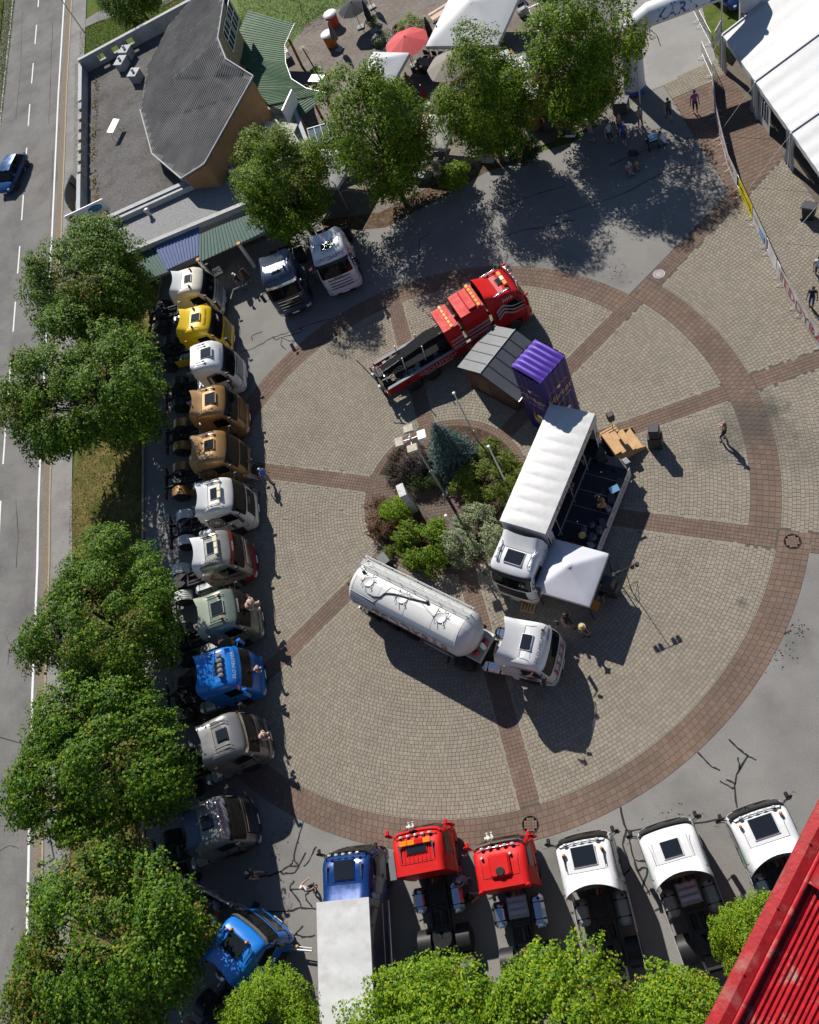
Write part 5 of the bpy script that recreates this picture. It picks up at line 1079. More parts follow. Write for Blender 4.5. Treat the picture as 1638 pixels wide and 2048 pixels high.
q=MB(); q.prism([(X0+.02,-1.27),(X1-.02,-1.27),(X1-.02,1.27),(X0+.02,1.27)],zt-.14,zt-.002); q.build('roof_frame',STARP,trk)
MB().box(((X0+X1)/2,1.285,zt-.3),(X0-X1,.02,.52)).build('valance',STARP,trk)
vs,fs=text_mesh('Mission',.3); mb=MB(); mb.add([(X0-.75-x,1.3,zt-.16+y) for x,y,_ in vs],fs); mb.build('lettering',mat('rust_lettering',(.42,.07,.04),.5),trk)
vs,fs=text_mesh('TEDDYBÄR  ·  T-X',.55,sx=1.15); mb=MB(); mb.add([(X0-3.9-x,1.3,zt-.32+y) for x,y,_ in vs],fs); mb.build('lettering',mat('rust_lettering',(.42,.07,.04),.5),trk)
for x in (X0-.3,X1+.3): MB().grid(lambda u,v:Vector((x+(.45*(u-.5)),1.27+.05*math.sin(u*9),zf+.1+(zt-zf-.7)*v)),6,2).build('curtain',STARP,trk)
for k,(dx,cc) in enumerate(((0,(.5,.05,.3)),(.14,(.55,.3,.03)),(.07,(.1,.35,.1)))): 
    for x in (X0-.3,X1+.3): MB().lathe([(.0001,.006),(.13,.004),(.13,0)],n=12,M=Matrix.Translation((x-.07+dx,1.335,2.2+.2*(k%2)))@Matrix.Rotation(R(-90),4,'X')).build('flower_print',mat('flower_%d'%k,cc,.5),trk)
for k in range(3): MB().tube((X0-1.2-k*2,1.2,zf),(X0-1.2-k*2,1.2,zt-.55),.03,6).build('roof_post',ALU,trk)
# stage deck in front of the lorry
ua=math.atan2(.9,.43); t=thing('stage_deck','black stage deck in panels beside the open lorry','stage',(6.5,-4.1,0),ua); DECK=mat('black_carpet',(.022,.024,.03),.9,var=.3,vs=9)
for k in range(5):
    MB().bbox((.5+.98*k,-1.08,1.1),(.965,2.14,.12),.008).build('deck_panel',DECK,t)
    MB().box((1.0+.98*k-.01,-1.08,1.152),(.02,2.1,.012)).build('deck_joint',ALU,t)
    for y in (-.2,-2.0): MB().tube((.2+.98*k,y,0),(.2+.98*k,y,1.04),.03,6).build('leg',ALU,t)
MB().box((2.45,-2.18,.66),(4.95,.02,1.0)).build('front_banner',STARP,t)
vs,fs=text_mesh('MISSION TEDDYBÄR',.5,sx=.95); mb=MB(); mb.add([(2.45+x,-2.195,.68+y) for x,y,_ in vs],fs); mb.build('lettering',mat('rust_lettering',(.42,.07,.04),.5),t)
MB().box((2.45,.0,1.16),(4.9,.08,.02)).build('gap_rail',ALU,t)
MB().box((5.0,-1.3,1.17),(.5,1.5,.03)).build('side_cloth',mat('grey_cloth',(.14,.12,.12),.8),t); MB().box((-.1,-1.5,.85),(.03,1.3,.7)).build('side_cloth',mat('maroon_cloth',(.07,.03,.03),.8),t)
# wooden stairs
p=P(1262,880); t=thing('wooden_stairs','pale wooden stairs leading up to the stage','stairs',(9.55,.95,0),R(24))
for k in range(4):
    MB().bbox((.25+.42*k,0,1.08-.26*k),(.46,1.5,.05),.012).build('tread',WOOD,t); MB().bbox((.46+.42*k,0,.95-.26*k),(.03,1.46,.24),.008).build('riser',WOOD,t)
for sg in (-1,1): MB().add([(x,sg*.73+e,z) for e in (-.02,.02) for x,z in ((0,0),(1.9,0),(1.9,.25),(0,1.05))],[(0,1,2,3),(7,6,5,4),(0,4,5,1),(1,5,6,2),(2,6,7,3),(3,7,4,0)]).build('stringer',WOOD,t)
def pallet(loc,rz,label,n=5,l=1.2,w_=.8):
    t=thing('pallet',label,'pallet',loc,rz)
    for k in range(n): MB().bbox((0,-w_/2+.06+(w_-.12)*k/(n-1),.13),(l,.1,.022),.005).build('plank',WOOD,t)
    for x in (-l/2+.06,0,l/2-.06): MB().bbox((x,0,.06),(.1,w_,.1),.01).build('block',WOOD,t)
    return t
pallet((*P(1218,872)[:2],0),R(24),'wooden pallet beside the stage stairs'); pallet((*P(1060,1205)[:2],0),R(70),'dark wooden pallet in front of the stage lorry cab'); 
# speakers and stage gear
SPK=mat('speaker_black',(.03,.031,.034),.6,var=.2,vs=10,bump=.2,bs=80)
def speaker(loc,rz,label,boxes,pole=0.):
    t=thing('loudspeaker',label,'speaker',loc,rz); z=pole
    if pole: MB().tube((0,0,0),(0,0,pole),.02,6).tube((0,0,.5),(.35,0,0),.015,5).tube((0,0,.5),(-.2,.3,0),.015,5).tube((0,0,.5),(-.2,-.3,0),.015,5).build('stand',BLACK,t)
    for (w_,d_,h_,a) in boxes:
        o=MB().bbox((0,0,z+h_/2),(d_,w_,h_),.03,rz=a).build('cabinet',SPK,t); MB().bbox((d_/2+.008,0,z+h_*.55),(.02,w_*.85,h_*.75),.01).build('grille',mat('speaker_grille',(.05,.05,.055),.5,.3),o); z+=h_
    return t
speaker((12.1,1.15,0),R(-10),'tall black loudspeaker stack standing alone right of the stairs',[(.62,.75,1.1,0),(.5,.55,.75,0)])
speaker((8.85,-7.15,0),R(-25),'black loudspeaker stack beside the white canopy',[(.6,.75,1.0,0),(.5,.55,.75,.05)])
p=P(1222,872); speaker((9.95,2.2,0),R(20),'slim loudspeaker on a pole behind the stage corner',[(.36,.34,.6,0)],1.7)
speaker((*P(1204,918,1.16)[:2],1.16),R(10),'square monitor speaker at the stage corner by the stairs',[(.55,.55,.4,0)])
p=P(1052,1195); speaker((p.x,p.y,.16),R(-115),'small floodlit loudspeaker on the pallet by the stage cab',[(.4,.4,.6,0)],1.2)
for k,(px,lb) in enumerate((((1238,968),'stage monitor wedge at the upper end of the deck'),((1222,1000),'stage monitor wedge at the front edge of the deck'),((1205,1050),'stage monitor wedge behind the banner near the canopy'))):
    q=P(*px,1.16); t=thing('monitor_wedge',lb,'speaker',(q.x,q.y,1.165),R(150+20*k),'stage monitors'); MB().add([(x,y,z) for y in (-.25,.25) for x,z in ((-.2,0),(.2,0),(.12,.32),(-.2,.2))],[(0,1,2,3),(7,6,5,4),(0,4,5,1),(1,5,6,2),(2,6,7,3),(3,7,4,0)]).build('cabinet',SPK,t)
def mic(px,lb,z0=1.165):
    q=P(*px,z0); t=thing('microphone_stand',lb,'microphone stand',(q.x,q.y,z0),0,'microphone stands on the stage'); MB().tube((0,0,0),(0,0,1.2),.012,5).build('rod',BLACK,t); MB().tube((0,0,1.2),(-.3,.3,1.45),.01,5).build('boom',BLACK,t); MB().lathe([(.16,0),(.16,.02),(.03,.03)],n=12).build('base',BLACK,t); MB().ball((-.32,.32,1.47),.04).build('microphone',CHROME,t)
mic((1222,978),'microphone stand at the middle of the stage deck'); mic((1176,1075),'microphone stand beside the canopy end of the deck'); mic((1230,940),'microphone stand at the upper end of the deck')
q=P(1184,1075,1.165); t=thing('drum_kit','dark drum kit at the canopy end of the stage','drum kit',(q.x,q.y,1.165),0)
for x,y,r,h in ((0,0,.28,.4),(.4,.25,.2,.5),(-.35,.3,.18,.6),(.1,.5,.16,.6)): MB().lathe([(r,.0),(r,h),(.0001,h+.002)],(x,y,0),14).build('drum',mat('drum_shell',(.04,.05,.07),.3,.2),t)
MB().lathe([(.0001,.03),(.2,0)],(-.4,-.2,.9),14).build('cymbal',mat('brass',(.5,.35,.1),.3,.9),t); MB().tube((-.4,-.2,0),(-.4,-.2,.92),.012,5).build('cymbal_stand',CHROME,t)
q=P(1232,992,1.165); t=thing('music_stand','music stand with pale blue sheets before the guitarist','music stand',(q.x,q.y,1.165),R(20)); MB().tube((0,0,0),(0,0,.75),.015,5).build('rod',BLACK,t); MB().box((0,0,.85),(.5,.35,.02),rx=R(25)).build('sheet',mat('blue_sheet',(.25,.5,.75),.6),t)
for px,lb,z0 in (((1217,1018),'small mixing desk with knobs behind the banner',1.165),((1182,1090),'mixing desk next to the canopy corner on stage',1.165),((1252,923),'black stage box with cables at the stair corner',1.2)):
    q=P(*px,z0); t=thing('mixing_desk',lb,'mixer',(q.x,q.y,z0),R(30)); MB().add([(x,y,z) for y in (-.2,.2) for x,z in ((-.16,0),(.16,0),(.16,.06),(-.16,.14))],[(0,1,2,3),(7,6,5,4),(0,4,5,1),(1,5,6,2),(2,6,7,3),(3,7,4,0)]).build('case',mat('desk_grey',(.12,.13,.15),.5),t)
    mb=MB(); [mb.box((-.1+.07*i,-.14+.07*j,.12-.02*i),(.03,.03,.03)) for i in range(4) for j in range(5)]; tag(mb.build('knobs',WHITEP,t),kind='stuff')
# white pop-up canopy
t=thing('pop_up_canopy','white square pop-up canopy beside the stage cab','canopy',(7.13,-6.68,0),R(-24.2)); CAN=mat('canopy_fabric',(.5,.51,.56),.6,var=.04,vs=1.5,bump=.15,bs=5,trans=0)
def pyr(u,v,hw=1.48,ze=2.32,zp=3.2):
    x,y=(2*u-1),(2*v-1); m=max(abs(x),abs(y)); sag=-.05*math.sin(math.pi*m)*(1-.0*m); k=(1-m); return Vector((x*hw,y*hw,ze+(zp-ze)*(k**.9)+sag+(.09 if m<.09 else 0)))
MB().grid(pyr,22,22).build('roof',CAN,t)
for x0,y0,x1,y1 in ((-1,-1,1,-1),(1,-1,1,1),(1,1,-1,1),(-1,1,-1,-1)): MB().grid(lambda u,v:Vector((1.485*(x0+(x1-x0)*u),1.485*(y0+(y1-y0)*u),2.32-.24*v+.02*math.sin(u*22)*v)),16,2).build('valance',CAN,t)
for x in (-1.4,1.4):
    for y in (-1.4,1.4): MB().bbox((x,y,1.15),(.05,.05,2.3),.008).build('leg',BLACK,t)
q=thing('beer_table','orange beer table under the white canopy','table',(7.3,-7.7,0),R(-24)); MB().bbox((0,0,.75),(2.0,.5,.04),.01).build('top',mat('orange_table',(.55,.22,.03),.5,var=.15,vs=3),q); 
for x in (-.8,.8): MB().tube((x,-.2,0),(x,.2,.73),.02,5).tube((x,.2,0),(x,-.2,.73),.02,5).build('leg',STEEL,q)
# light stand on the pavement + stools
q=P(1262,1180); t=thing('light_stand','black tripod light stand with four lamps right of the canopy','light stand',(q.x,q.y,0),R(20)); MB().tube((0,0,0),(0,0,3.0),.02,6).build('mast',BLACK,t)
for a in (30,150,270): MB().tube((0,0,.7),(.6*math.cos(R(a)),.6*math.sin(R(a)),0),.014,5).tube((0,0,.35),(.5*math.cos(R(a)),.5*math.sin(R(a)),.1),.01,5).build('tripod_leg',BLACK,t)
MB().tube((-.6,0,3.0),(.6,0,3.0),.02,6).build('crossbar',BLACK,t)
for x in (-.6,-.35,.35,.6): MB().lathe([(.1,-.1),(.12,.1),(.1,.11)],(x,0,2.85),10).build('lamp',BLACK,t); 
for px,lb in (((1205,1195),'black round stool with white legs beside the loudspeaker stack'),((1200,1170),'chrome stool frame under the canopy edge')):
    q=P(*px); t=thing('stool',lb,'stool',(q.x,q.y,0)); MB().lathe([(.16,.5),(.17,.55),(.0001,.57)],n=14).build('seat',BLACK,t)
    for a in (20,110,200,290): MB().tube((0,0,.5),(.28*math.cos(R(a)),.28*math.sin(R(a)),.02),.015,5).build('leg',WHITEP,t)
# ================================================================= restaurant building, terrace, marquee
K=.3419
def Z1(x,y,z=0.): return P(x*K,y*K,z)
def Z2(x,y,z=0.): return P(440+x*K,y*K,z)
def Z3(x,y,z=0.): return P(860+x*K,y*K,z)
def Z4(x,y,z=0.): return P(1178+x*.3418,y*.3418,z)
PLAS=mat('orange_plaster',(.34,.19,.09),.85,var=.18,vs=1.5,bump=.2,bs=30); CONC=mat('weathered_concrete',(.32,.32,.31),.85,var=.25,vs=1.2,bump=.2,two=(.2,.2,.2),ts=.8,tth=(.5,.75)); CAPM=mat('parapet_cap',(.36,.37,.38),.7,0.,var=.15,vs=2,spec=.2)
GRAV=mat('dark_gravel',(.105,.1,.098),.95,var=.55,vs=9,bump=1.,bs=22,two=(.06,.055,.05),ts=.35,tth=(.45,.65)); GRAV2=mat('pale_gravel',(.23,.23,.235),.95,var=.55,vs=12,bump=1.,bs=28)
RGREY=mat('grey_standing_roof',(.1,.1,.102),.85,var=.2,vs=.7,spec=.12,two=(.135,.135,.135),ts=.3,tth=(.45,.65)); GRN_R=mat('green_corrugated',(.035,.1,.045),.6,0.,var=.22,vs=1.5,spec=.25,two=(.08,.14,.075),ts=.8,tth=(.5,.7)); TEAL=mat('teal_corrugated',(.012,.075,.062),.6,0.,var=.15,vs=2); BLU_R=mat('blue_corrugated',(.06,.1,.26),.5,0.,var=.12,vs=2)
def wall_seg(mb,a,b,th,z0,z1):
    a=Vector((a[0],a[1],0)); b=Vector((b[0],b[1],0)); d=(b-a).normalized(); n=Vector((-d.y,d.x,0))*th/2
    mb.prism([tuple((a-n)[:2]),tuple((b-n)[:2]),tuple((b+n)[:2]),tuple((a+n)[:2])],z0,z1)
bld=thing('restaurant','low restaurant building with gravel roofs, grey fan roof and awnings','building',(0,0,0))
NW=Z1(470,372,3.4); SW=Z1(457,1342,3.4); SM=Z1(645,1266,3.4); SE=Z1(1340,952,3.4); NE_=Z1(1105,5,3.6); NX=Z1(1300,-90,3.6)
# ground floor body (plastered) and gravel roof deck
mb=MB(); mb.prism([tuple(p[:2]) for p in (NW,SW,SM,SE,Z1(1500,560,3.4),NX)],-.05,2.45); mb.build('wall',PLAS,bld)
mb=MB(); mb.prism([tuple(p[:2]) for p in (NW,SW,SM,SE,Z1(1500,560,3.4),NX)],2.452,2.5); mb.build('gravel_roof',GRAV,bld)
# west parapet with merlons
wd=(SW-NW); L_=wd.length
def wp(t): q=NW+wd*t; return (q.x,q.y)
mb=MB(); wall_seg(mb,wp(0),wp(1),.3,2.45,2.85); wall_seg(mb,wp(-.005),wp(.25),.3,2.85,3.4); wall_seg(mb,wp(.70),wp(1.0),.3,2.85,3.4); mb.build('west_parapet',CONC,bld)
for k in range(7): mb=MB(); t0=.262+.0635*k; wall_seg(mb,wp(t0),wp(t0+.04),.3,2.85,3.4); o=mb.build('merlon',CONC,bld); mb=MB(); wall_seg(mb,wp(t0+.0405),wp(t0+.046),.28,2.85,3.25); mb.build('merlon_reveal',PLAS,o)
for a,b in ((0,.25),(.70,1.)): mb=MB(); wall_seg(mb,wp(a),wp(b),.36,3.402,3.45); mb.build('parapet_cap',CAPM,bld)
# south parapet of that block, visible orange face
mb=MB(); wall_seg(mb,SW[:2],SM[:2],.3,-.04,3.4); mb.build('south_wall',PLAS,bld); mb=MB(); wall_seg(mb,SW[:2],SM[:2],.36,3.402,3.45); mb.build('parapet_cap',CAPM,bld)
mb=MB(); wall_seg(mb,SM[:2],SE[:2],.3,2.45,3.4); mb.build('party_parapet',CONC,bld); mb=MB(); wall_seg(mb,SM[:2],SE[:2],.38,3.402,3.45); mb.build('parapet_cap',CAPM,bld)
# north screen wall with square openings
nd=NX-NW
def npnt(t): q=NW+nd*t; return (q.x,q.y)
mb=MB(); wall_seg(mb,npnt(0),npnt(1),.28,2.45,2.85); wall_seg(mb,npnt(0),npnt(1),.28,3.4,3.75)
prev=0
for c in (.135,.235,.34): wall_seg(mb,npnt(prev),npnt(c-.022),.28,2.85,3.4); prev=c+.022
wall_seg(mb,npnt(prev),npnt(1),.28,2.85,3.4); mb.build('screen_wall',CONC,bld); mb=MB(); wall_seg(mb,npnt(0),npnt(1),.34,3.752,3.8); mb.build('parapet_cap',CAPM,bld)
# roof vents and small things on the gravel
for (x,y),s_ in (((745,312),(.9,.9,.8)),((715,372),(.8,1.1,.7)),((795,445),(.85,.95,.75))):
    q=Z1(x,y,2.9); o=MB().bbox((q.x,q.y,2.5+s_[2]/2),s_,.03,rz=R(-20)).build('roof_vent',CONC,bld); MB().bbox((q.x,q.y,2.5+s_[2]+.04),(s_[0]+.12,s_[1]+.12,.07),.02,rz=R(-20)).build('cap',CAPM,o); MB().lathe([(.12,0),(.12,.25),(.0001,.28)],(q.x,q.y,2.5+s_[2]+.08),10).build('pipe',GALV,o)
q=Z1(668,745,3.1); t=thing('roof_board','white board on thin legs standing on the dark gravel roof','board',(q.x,q.y,2.5),R(75)); MB().box((0,0,.75),(1.5,.05,.55),rx=R(-78)).build('panel',WHITEP,t)
for x in (-.6,.6): MB().tube((x,-.3,0),(x,0,.75),.02,5).tube((x,.3,0),(x,0,.75),.02,5).build('leg',STEEL,t)
mb=MB(); pts=[(560,490),(555,620),(548,760),(545,900),(548,1050),(560,1150),(590,1215),(620,1240)]
pos=[]; 
for x,y in pts:
    for k in range(60): q=Z1(x+random.gauss(0,9),y+random.gauss(0,30),2.52+random.random()*.12); pos.append(tuple(q))
pos=np.array(pos); me=leaf_mesh('moss_fringe',pos,np.tile([0,0,1.],(len(pos),1))+rng.normal(size=(len(pos),3))*.4,.16,[leafmat('roof_moss',[(0,(.05,.06,.01)),(.6,(.2,.16,.02)),(1,(.3,.15,.02))],.2)]); o=bpy.data.objects.new('moss_fringe',me); COL.objects.link(o); o.parent=bld; o['kind']='stuff'
# grey fan roof: facets
def V1(x,y,z): return Z1(x,y,z)
A=V1(1060,1045,4.4); B=V1(1195,960,5.4); Cc=V1(1482,445,6.3); D=V1(1322,345,6.6); E_=V1(1275,225,6.8); F_=V1(1312,-20,7.0); G=V1(890,900,3.6); H_=V1(820,640,3.5); I_=V1(858,400,3.7); J=V1(985,150,4.2); K2=V1(1150,-40,5.0)
m1=V1(1060,665,4.6); m2=V1(1003,465,4.7); m3=V1(1245,450,5.9); m4=V1(1188,310,6.2); m0=V1(1255,800,5.2); m5=V1(1210,100,6.3); m6=V1(1030,250,4.9)
facets=[(G,A,m0,m1),(A,B,m0),(H_,G,m1,m2),(m1,m0,V1(1400,560,5.9),m3),(m0,B,Cc,V1(1400,560,5.9)),(m3,V1(1400,560,5.9),Cc,D),(I_,H_,m2,m6),(m2,m1,m3,m4),(J,I_,m6),(m6,m2,m4,m5),(K2,J,m6,m5),(m4,m3,D,E_),(m5,m4,E_,F_),(K2,m5,F_)]
for f in facets:
    mb=MB(); f=list(f); f0=f[0]; nn=(f[1]-f[0]).cross(f[2]-f[0]); f=f if nn.z>0 else f[::-1]; 
    o0=f.index(f0) if f0 in f else 0; f=f[o0:]+f[:o0]; mb.add(f,[(0,i,i+1) for i in range(1,len(f)-1)]); mb.add([p-Vector((0,0,.14)) for p in f],[(0,i+1,i) for i in range(1,len(f)-1)]); mb.build('roof_facet',RGREY,bld)
# fine ribs of the fan roof
mb=MB(); rib0=Vector((F_.x-A.x,F_.y-A.y,0)); 
def ontri(p,a,b,c):
    d=(b.y-c.y)*(a.x-c.x)+(c.x-b.x)*(a.y-c.y)
    if abs(d)<1e-9: return None
    u=((b.y-c.y)*(p[0]-c.x)+(c.x-b.x)*(p[1]-c.y))/d; v=((c.y-a.y)*(p[0]-c.x)+(a.x-c.x)*(p[1]-c.y))/d
    if u<-.001 or v<-.001 or u+v>1.001: return None
    return u*a.z+v*b.z+(1-u-v)*c.z
tris=[(f[0],f[i],f[i+1]) for f in facets for i in range(1,len(f)-1)]
def zr_at(x,y):
    for tr in tris:
        z=ontri((x,y),*tr)
        if z is not None: return z
    return None
rd=Vector((Cc.x-H_.x,Cc.y-H_.y,0)).normalized(); rdir=Vector((.62,.78,0)).normalized(); rn=Vector((rdir.y,-rdir.x,0))
for k in range(-46,60):
    base=m2+rn*(k*.24); seg=None
    for j in range(-26,40):
        q=base+rdir*(j*.5); z=zr_at(q.x,q.y); q2=base+rdir*((j+1)*.5); z2=zr_at(q2.x,q2.y)
        if z is not None and z2 is not None:
            w_=rn*.035; h=.035; mb.add([(q-w_)[:2]+(z+.004,) if False else (q.x-w_.x,q.y-w_.y,z+.004),(q.x+w_.x,q.y+w_.y,z+.004),(q.x,q.y,z+h),(q2.x-w_.x,q2.y-w_.y,z2+.004),(q2.x+w_.x,q2.y+w_.y,z2+.004),(q2.x,q2.y,z2+h)],[(0,3,5,2),(1,2,5,4)])
o=mb.build('roof_ribs',RGREY,bld); o['kind']='stuff'
def edge_wall(name,pts,zb,m,inset=0.,parent=None):
    mb=MB()
    for a,b in zip(pts[:-1],pts[1:]): mb.quad((a.x,a.y,zb),(b.x,b.y,zb),(b.x,b.y,b.z-.1),(a.x,a.y,a.z-.1))
    return mb.build(name,m,parent or bld)
ctr=(m2+m3)/2
def ins(p,k=.04): return p.lerp(Vector((ctr.x,ctr.y,p.z)),k)
edge_wall('upper_wall',[ins(q) for q in (A,B,Cc)],2.4,PLAS); edge_wall('upper_wall',[ins(q) for q in (Cc,D,E_,F_)],2.4,mat('ochre_plaster',(.36,.27,.15),.85,var=.1,vs=2)); edge_wall('upper_wall',[ins(q) for q in (K2,J,I_,H_,G,A)],2.4,CONC)
for a,b in ((A,B),(B,Cc),(Cc,D),(D,E_),(E_,F_),(G,A),(H_,G)): MB().tube(a,b,.07,6).build('eave_trim',CAPM,bld)
# windows in the upper east wall
for (t0,t1) in ((.3,.72),(.8,1.2),):
    a=ins(E_).lerp(ins(F_),t0); b=ins(E_).lerp(ins(F_),t1); n=(b-a).cross(Vector((0,0,1))).normalized(); n=-n if n.dot(Vector((1,-1,0)))<0 else n
    f=MB(); f.quad(*[p+n*.03 for p in (Vector((a.x,a.y,4.6)),Vector((b.x,b.y,4.6)),Vector((b.x,b.y,6.3)),Vector((a.x,a.y,6.3)))]); wi=f.build('window',GLASS,bld)
    for s_ in (0,.33,.66,1):
        q=a.lerp(b,s_)+n*.05; MB().tube((q.x,q.y,4.6),(q.x,q.y,6.3),.05,4).build('frame_bar',WHITEP,wi)
    for z in (4.6,5.5,6.3): MB().tube((a.x+n.x*.05,a.y+n.y*.05,z),(b.x+n.x*.05,b.y+n.y*.05,z),.05,4).build('frame_bar',WHITEP,wi)
a=ins(D).lerp(ins(E_),.15); b=ins(D).lerp(ins(E_),.8); n=(b-a).cross(Vector((0,0,1))).normalized(); n=-n if n.dot(Vector((1,-1,0)))<0 else n
wi=MB().quad(*[p+n*.03 for p in (Vector((a.x,a.y,4.6)),Vector((b.x,b.y,4.6)),Vector((b.x,b.y,6.0)),Vector((a.x,a.y,6.0)))]).build('window',GLASS,bld)
for s_ in (0,.5,1): q=a.lerp(b,s_)+n*.05; MB().tube((q.x,q.y,4.6),(q.x,q.y,6.0),.05,4).build('frame_bar',WHITEP,wi)
# corrugated roofs
def corr(name,i0,i1,o0,o1,m,parent,amp=.035,per=.24,proud=True):
    """sheet between inner edge i0-i1 and outer edge o0-o1, ribs run inner->outer"""
    n=max(2,int(((i1-i0).length+(o1-o0).length)/2/per)); mb=MB(); vs=[]; prof=((0,0),(.3,0),(.42,1),(.62,1),(.74,0))
    for k in range(n):
        for f,h in prof:
            u=(k+f)/n
            for a,b in ((i0.lerp(i1,u),0),(o0.lerp(o1,u),1)): vs.append((a.x,a.y,a.z+amp*h))
    vs+= [tuple(i1),tuple(o1)]; c=len(vs)//2
    fs=[(2*i,2*i+1,2*i+3,2*i+2) for i in range(c-1)]
    if (Vector(vs[1])-Vector(vs[0])).cross(Vector(vs[2])-Vector(vs[0])).z<0: fs=[f[::-1] for f in fs]
    mb.add(vs,fs); return mb.build(name,m,parent)
zi,zo=3.5,2.75
inn=[(165,60),(95,215),(70,330),(190,425),(215,530),(285,612),(462,690)]; out=[(436,140),(380,262),(385,370),(418,462),(505,517),(622,545),(632,558)]
can=thing('terrace_roof','green corrugated fan canopy along the terrace side of the restaurant','canopy',(0,0,0))
for k in range(5): corr('roof_sheet',Z2(*inn[k],zi),Z2(*inn[k+1],zi),Z2(*out[k],zo),Z2(*out[k+1],zo),GRN_R,can)
corr('roof_sheet',Z2(285,612,zi-.1),Z2(462,690,zo+.1),Z2(505,517,zo+.2),Z2(632,558,zo),GRN_R,can)
for x,y in ((410,225),(520,515),(625,560),(470,680)):
    q=Z2(x,y,zo); MB().bbox((q.x-.15,q.y+.1,1.37),(.18,.18,2.74),.02).build('post',mat('orange_post',(.42,.18,.05),.7,var=.2,vs=3),can)
for k in range(5): MB().tube(Z2(*out[k],zo-.02),Z2(*out[k+1],zo-.02),.05,6).build('gutter',GALV,can)
# south wing: pale gravel roof
wing=thing('south_wing','flat wing with pale gravel roof and blue and green corrugated awnings','building',(0,0,0)); zw=3.3
a,b,c_,d_=Z1(650,1292,zw),Z1(1345,975,zw),Z1(1440,1185,zw),Z1(662,1508,zw); WPL=mat('white_plaster',(.46,.47,.48),.8,var=.12,vs=1.2)
mb=MB(); mb.prism([tuple(q[:2]) for q in (a,b,c_,d_)],-.05,2.85); mb.build('wall',WPL,wing); mb=MB(); mb.prism([tuple(q[:2]) for q in (a,b,c_,d_)],2.852,2.9); mb.build('gravel_roof',GRAV2,wing)
for p,q in ((a,b),(b,c_),(c_,d_),(d_,a)):
    mb=MB(); wall_seg(mb,p[:2],q[:2],.3,2.86,zw); mb.build('parapet',WPL,wing); mb=MB(); wall_seg(mb,p[:2],q[:2],.36,zw+.002,zw+.05); mb.build('parapet_cap',CAPM,wing)
q=Z1(868,1245,3.2); MB().lathe([(.14,0),(.14,.5),(.22,.52),(.22,.62),(.1,.7),(.0001,.72)],(q.x,q.y,2.9),12).build('vent_pipe',GALV,wing)
q=Z1(705,1305,3.0); MB().lathe([(.12,0),(.12,.3),(.0001,.31)],(q.x,q.y,2.9),10).build('vent_pipe',DARKM,wing)
corr('green_awning',Z1(735,1515,2.9),Z1(905,1445,2.9),Z1(872,1630,2.45),Z1(985,1590,2.45),TEAL,wing); corr('blue_awning',Z1(903,1440,3.05),Z1(1165,1325,3.05),Z1(972,1580,2.5),Z1(1166,1492,2.5),BLU_R,wing); corr('green_awning',Z1(1168,1372,2.9),Z1(1425,1255,2.9),Z1(1165,1535,2.45),Z1(1495,1380,2.45),TEAL,wing); corr('green_awning',Z1(1425,1255,2.9),Z1(1640,1160,2.9),Z1(1495,1380,2.45),Z1(1690,1290,2.45),TEAL,wing)
for x,y in ((1260,1650),(1490,1560)):
    q=Z1(x,y,0); MB().tube((q.x,q.y,0),(q.x,q.y,2.45),.14,12).build('column',WHITEP,wing); MB().bbox((q.x,q.y,2.5),(.3,.3,.12),.02).build('column_head',mat('orange_post',(.42,.18,.05),.7),wing)
mb=MB(); e1=d_.lerp(c_,.02); e2=d_.lerp(c_,.98); 
for k in range(5):
    p=d_.lerp(c_,.1+.17*k); q=d_.lerp(c_,.2+.17*k); n=(q-p).cross(Vector((0,0,1))).normalized(); n=n if n.y<0 else -n
    MB().quad(*[w+n*.17 for w in (Vector((p.x,p.y,.9)),Vector((q.x,q.y,.9)),Vector((q.x,q.y,2.1)),Vector((p.x,p.y,2.1)))]).build('window',GLASS,wing)
# annexe box with plant on the roof, glazed lean-to
ann=thing('annexe','small pale annexe with roof plant beside the fan roof','building',(0,0,0)); pl=[Z2(240,640,3.0),Z2(425,615,3.0),Z2(520,862,3.0),Z2(325,945,3.0)]
APL=mat('sage_plaster',(.36,.38,.33),.8,var=.1,vs=2); mb=MB(); mb.prism([tuple(q[:2]) for q in pl],-.04,2.5); mb.build('wall',APL,ann)
for p,q in zip(pl,pl[1:]+pl[:1]): mb=MB(); wall_seg(mb,p[:2],q[:2],.22,2.5,3.0); mb.build('parapet',APL,ann); mb=MB(); wall_seg(mb,p[:2],q[:2],.3,3.002,3.04); mb.build('parapet_cap',CAPM,ann)
q=Z2(300,745,3.0); MB().bbox((q.x,q.y,2.9),(1.0,.7,.75),.04,rz=R(-25)).build('air_unit',mat('unit_cream',(.45,.44,.38),.6),ann); q=Z2(310,800,3.2); MB().tube((q.x,q.y,2.5),(q.x,q.y,4.0),.15,10).build('flue',GALV,ann)
q=Z2(430,660,3.0); MB().box((q.x,q.y,3.6),(.1,2.1,1.2),rz=R(-18)).build('sign_panel',WHITEP,ann)
gl=thing('glass_roof','glazed lean-to roof with white bars between the annexe and the trees','glass roof',(0,0,0)); g=[Z2(510,755,2.7),Z2(662,712,2.7),Z2(690,800,2.3),Z2(540,862,2.3)]
MB().quad(*g).build('pane',mat('blue_glass',(.12,.17,.22),.08,coat=.5,var=.2,vs=2),gl)
for k in range(5): MB().tube(g[0].lerp(g[1],k/4),g[3].lerp(g[2],k/4),.035,5).build('glazing_bar',WHITEP,gl)
for p,q in ((0,1),(3,2)): MB().tube(g[p],g[q],.05,5).build('glazing_bar',WHITEP,gl)
for p in g: MB().tube((p.x,p.y,0),p,.04,6).build('post',WHITEP,gl)
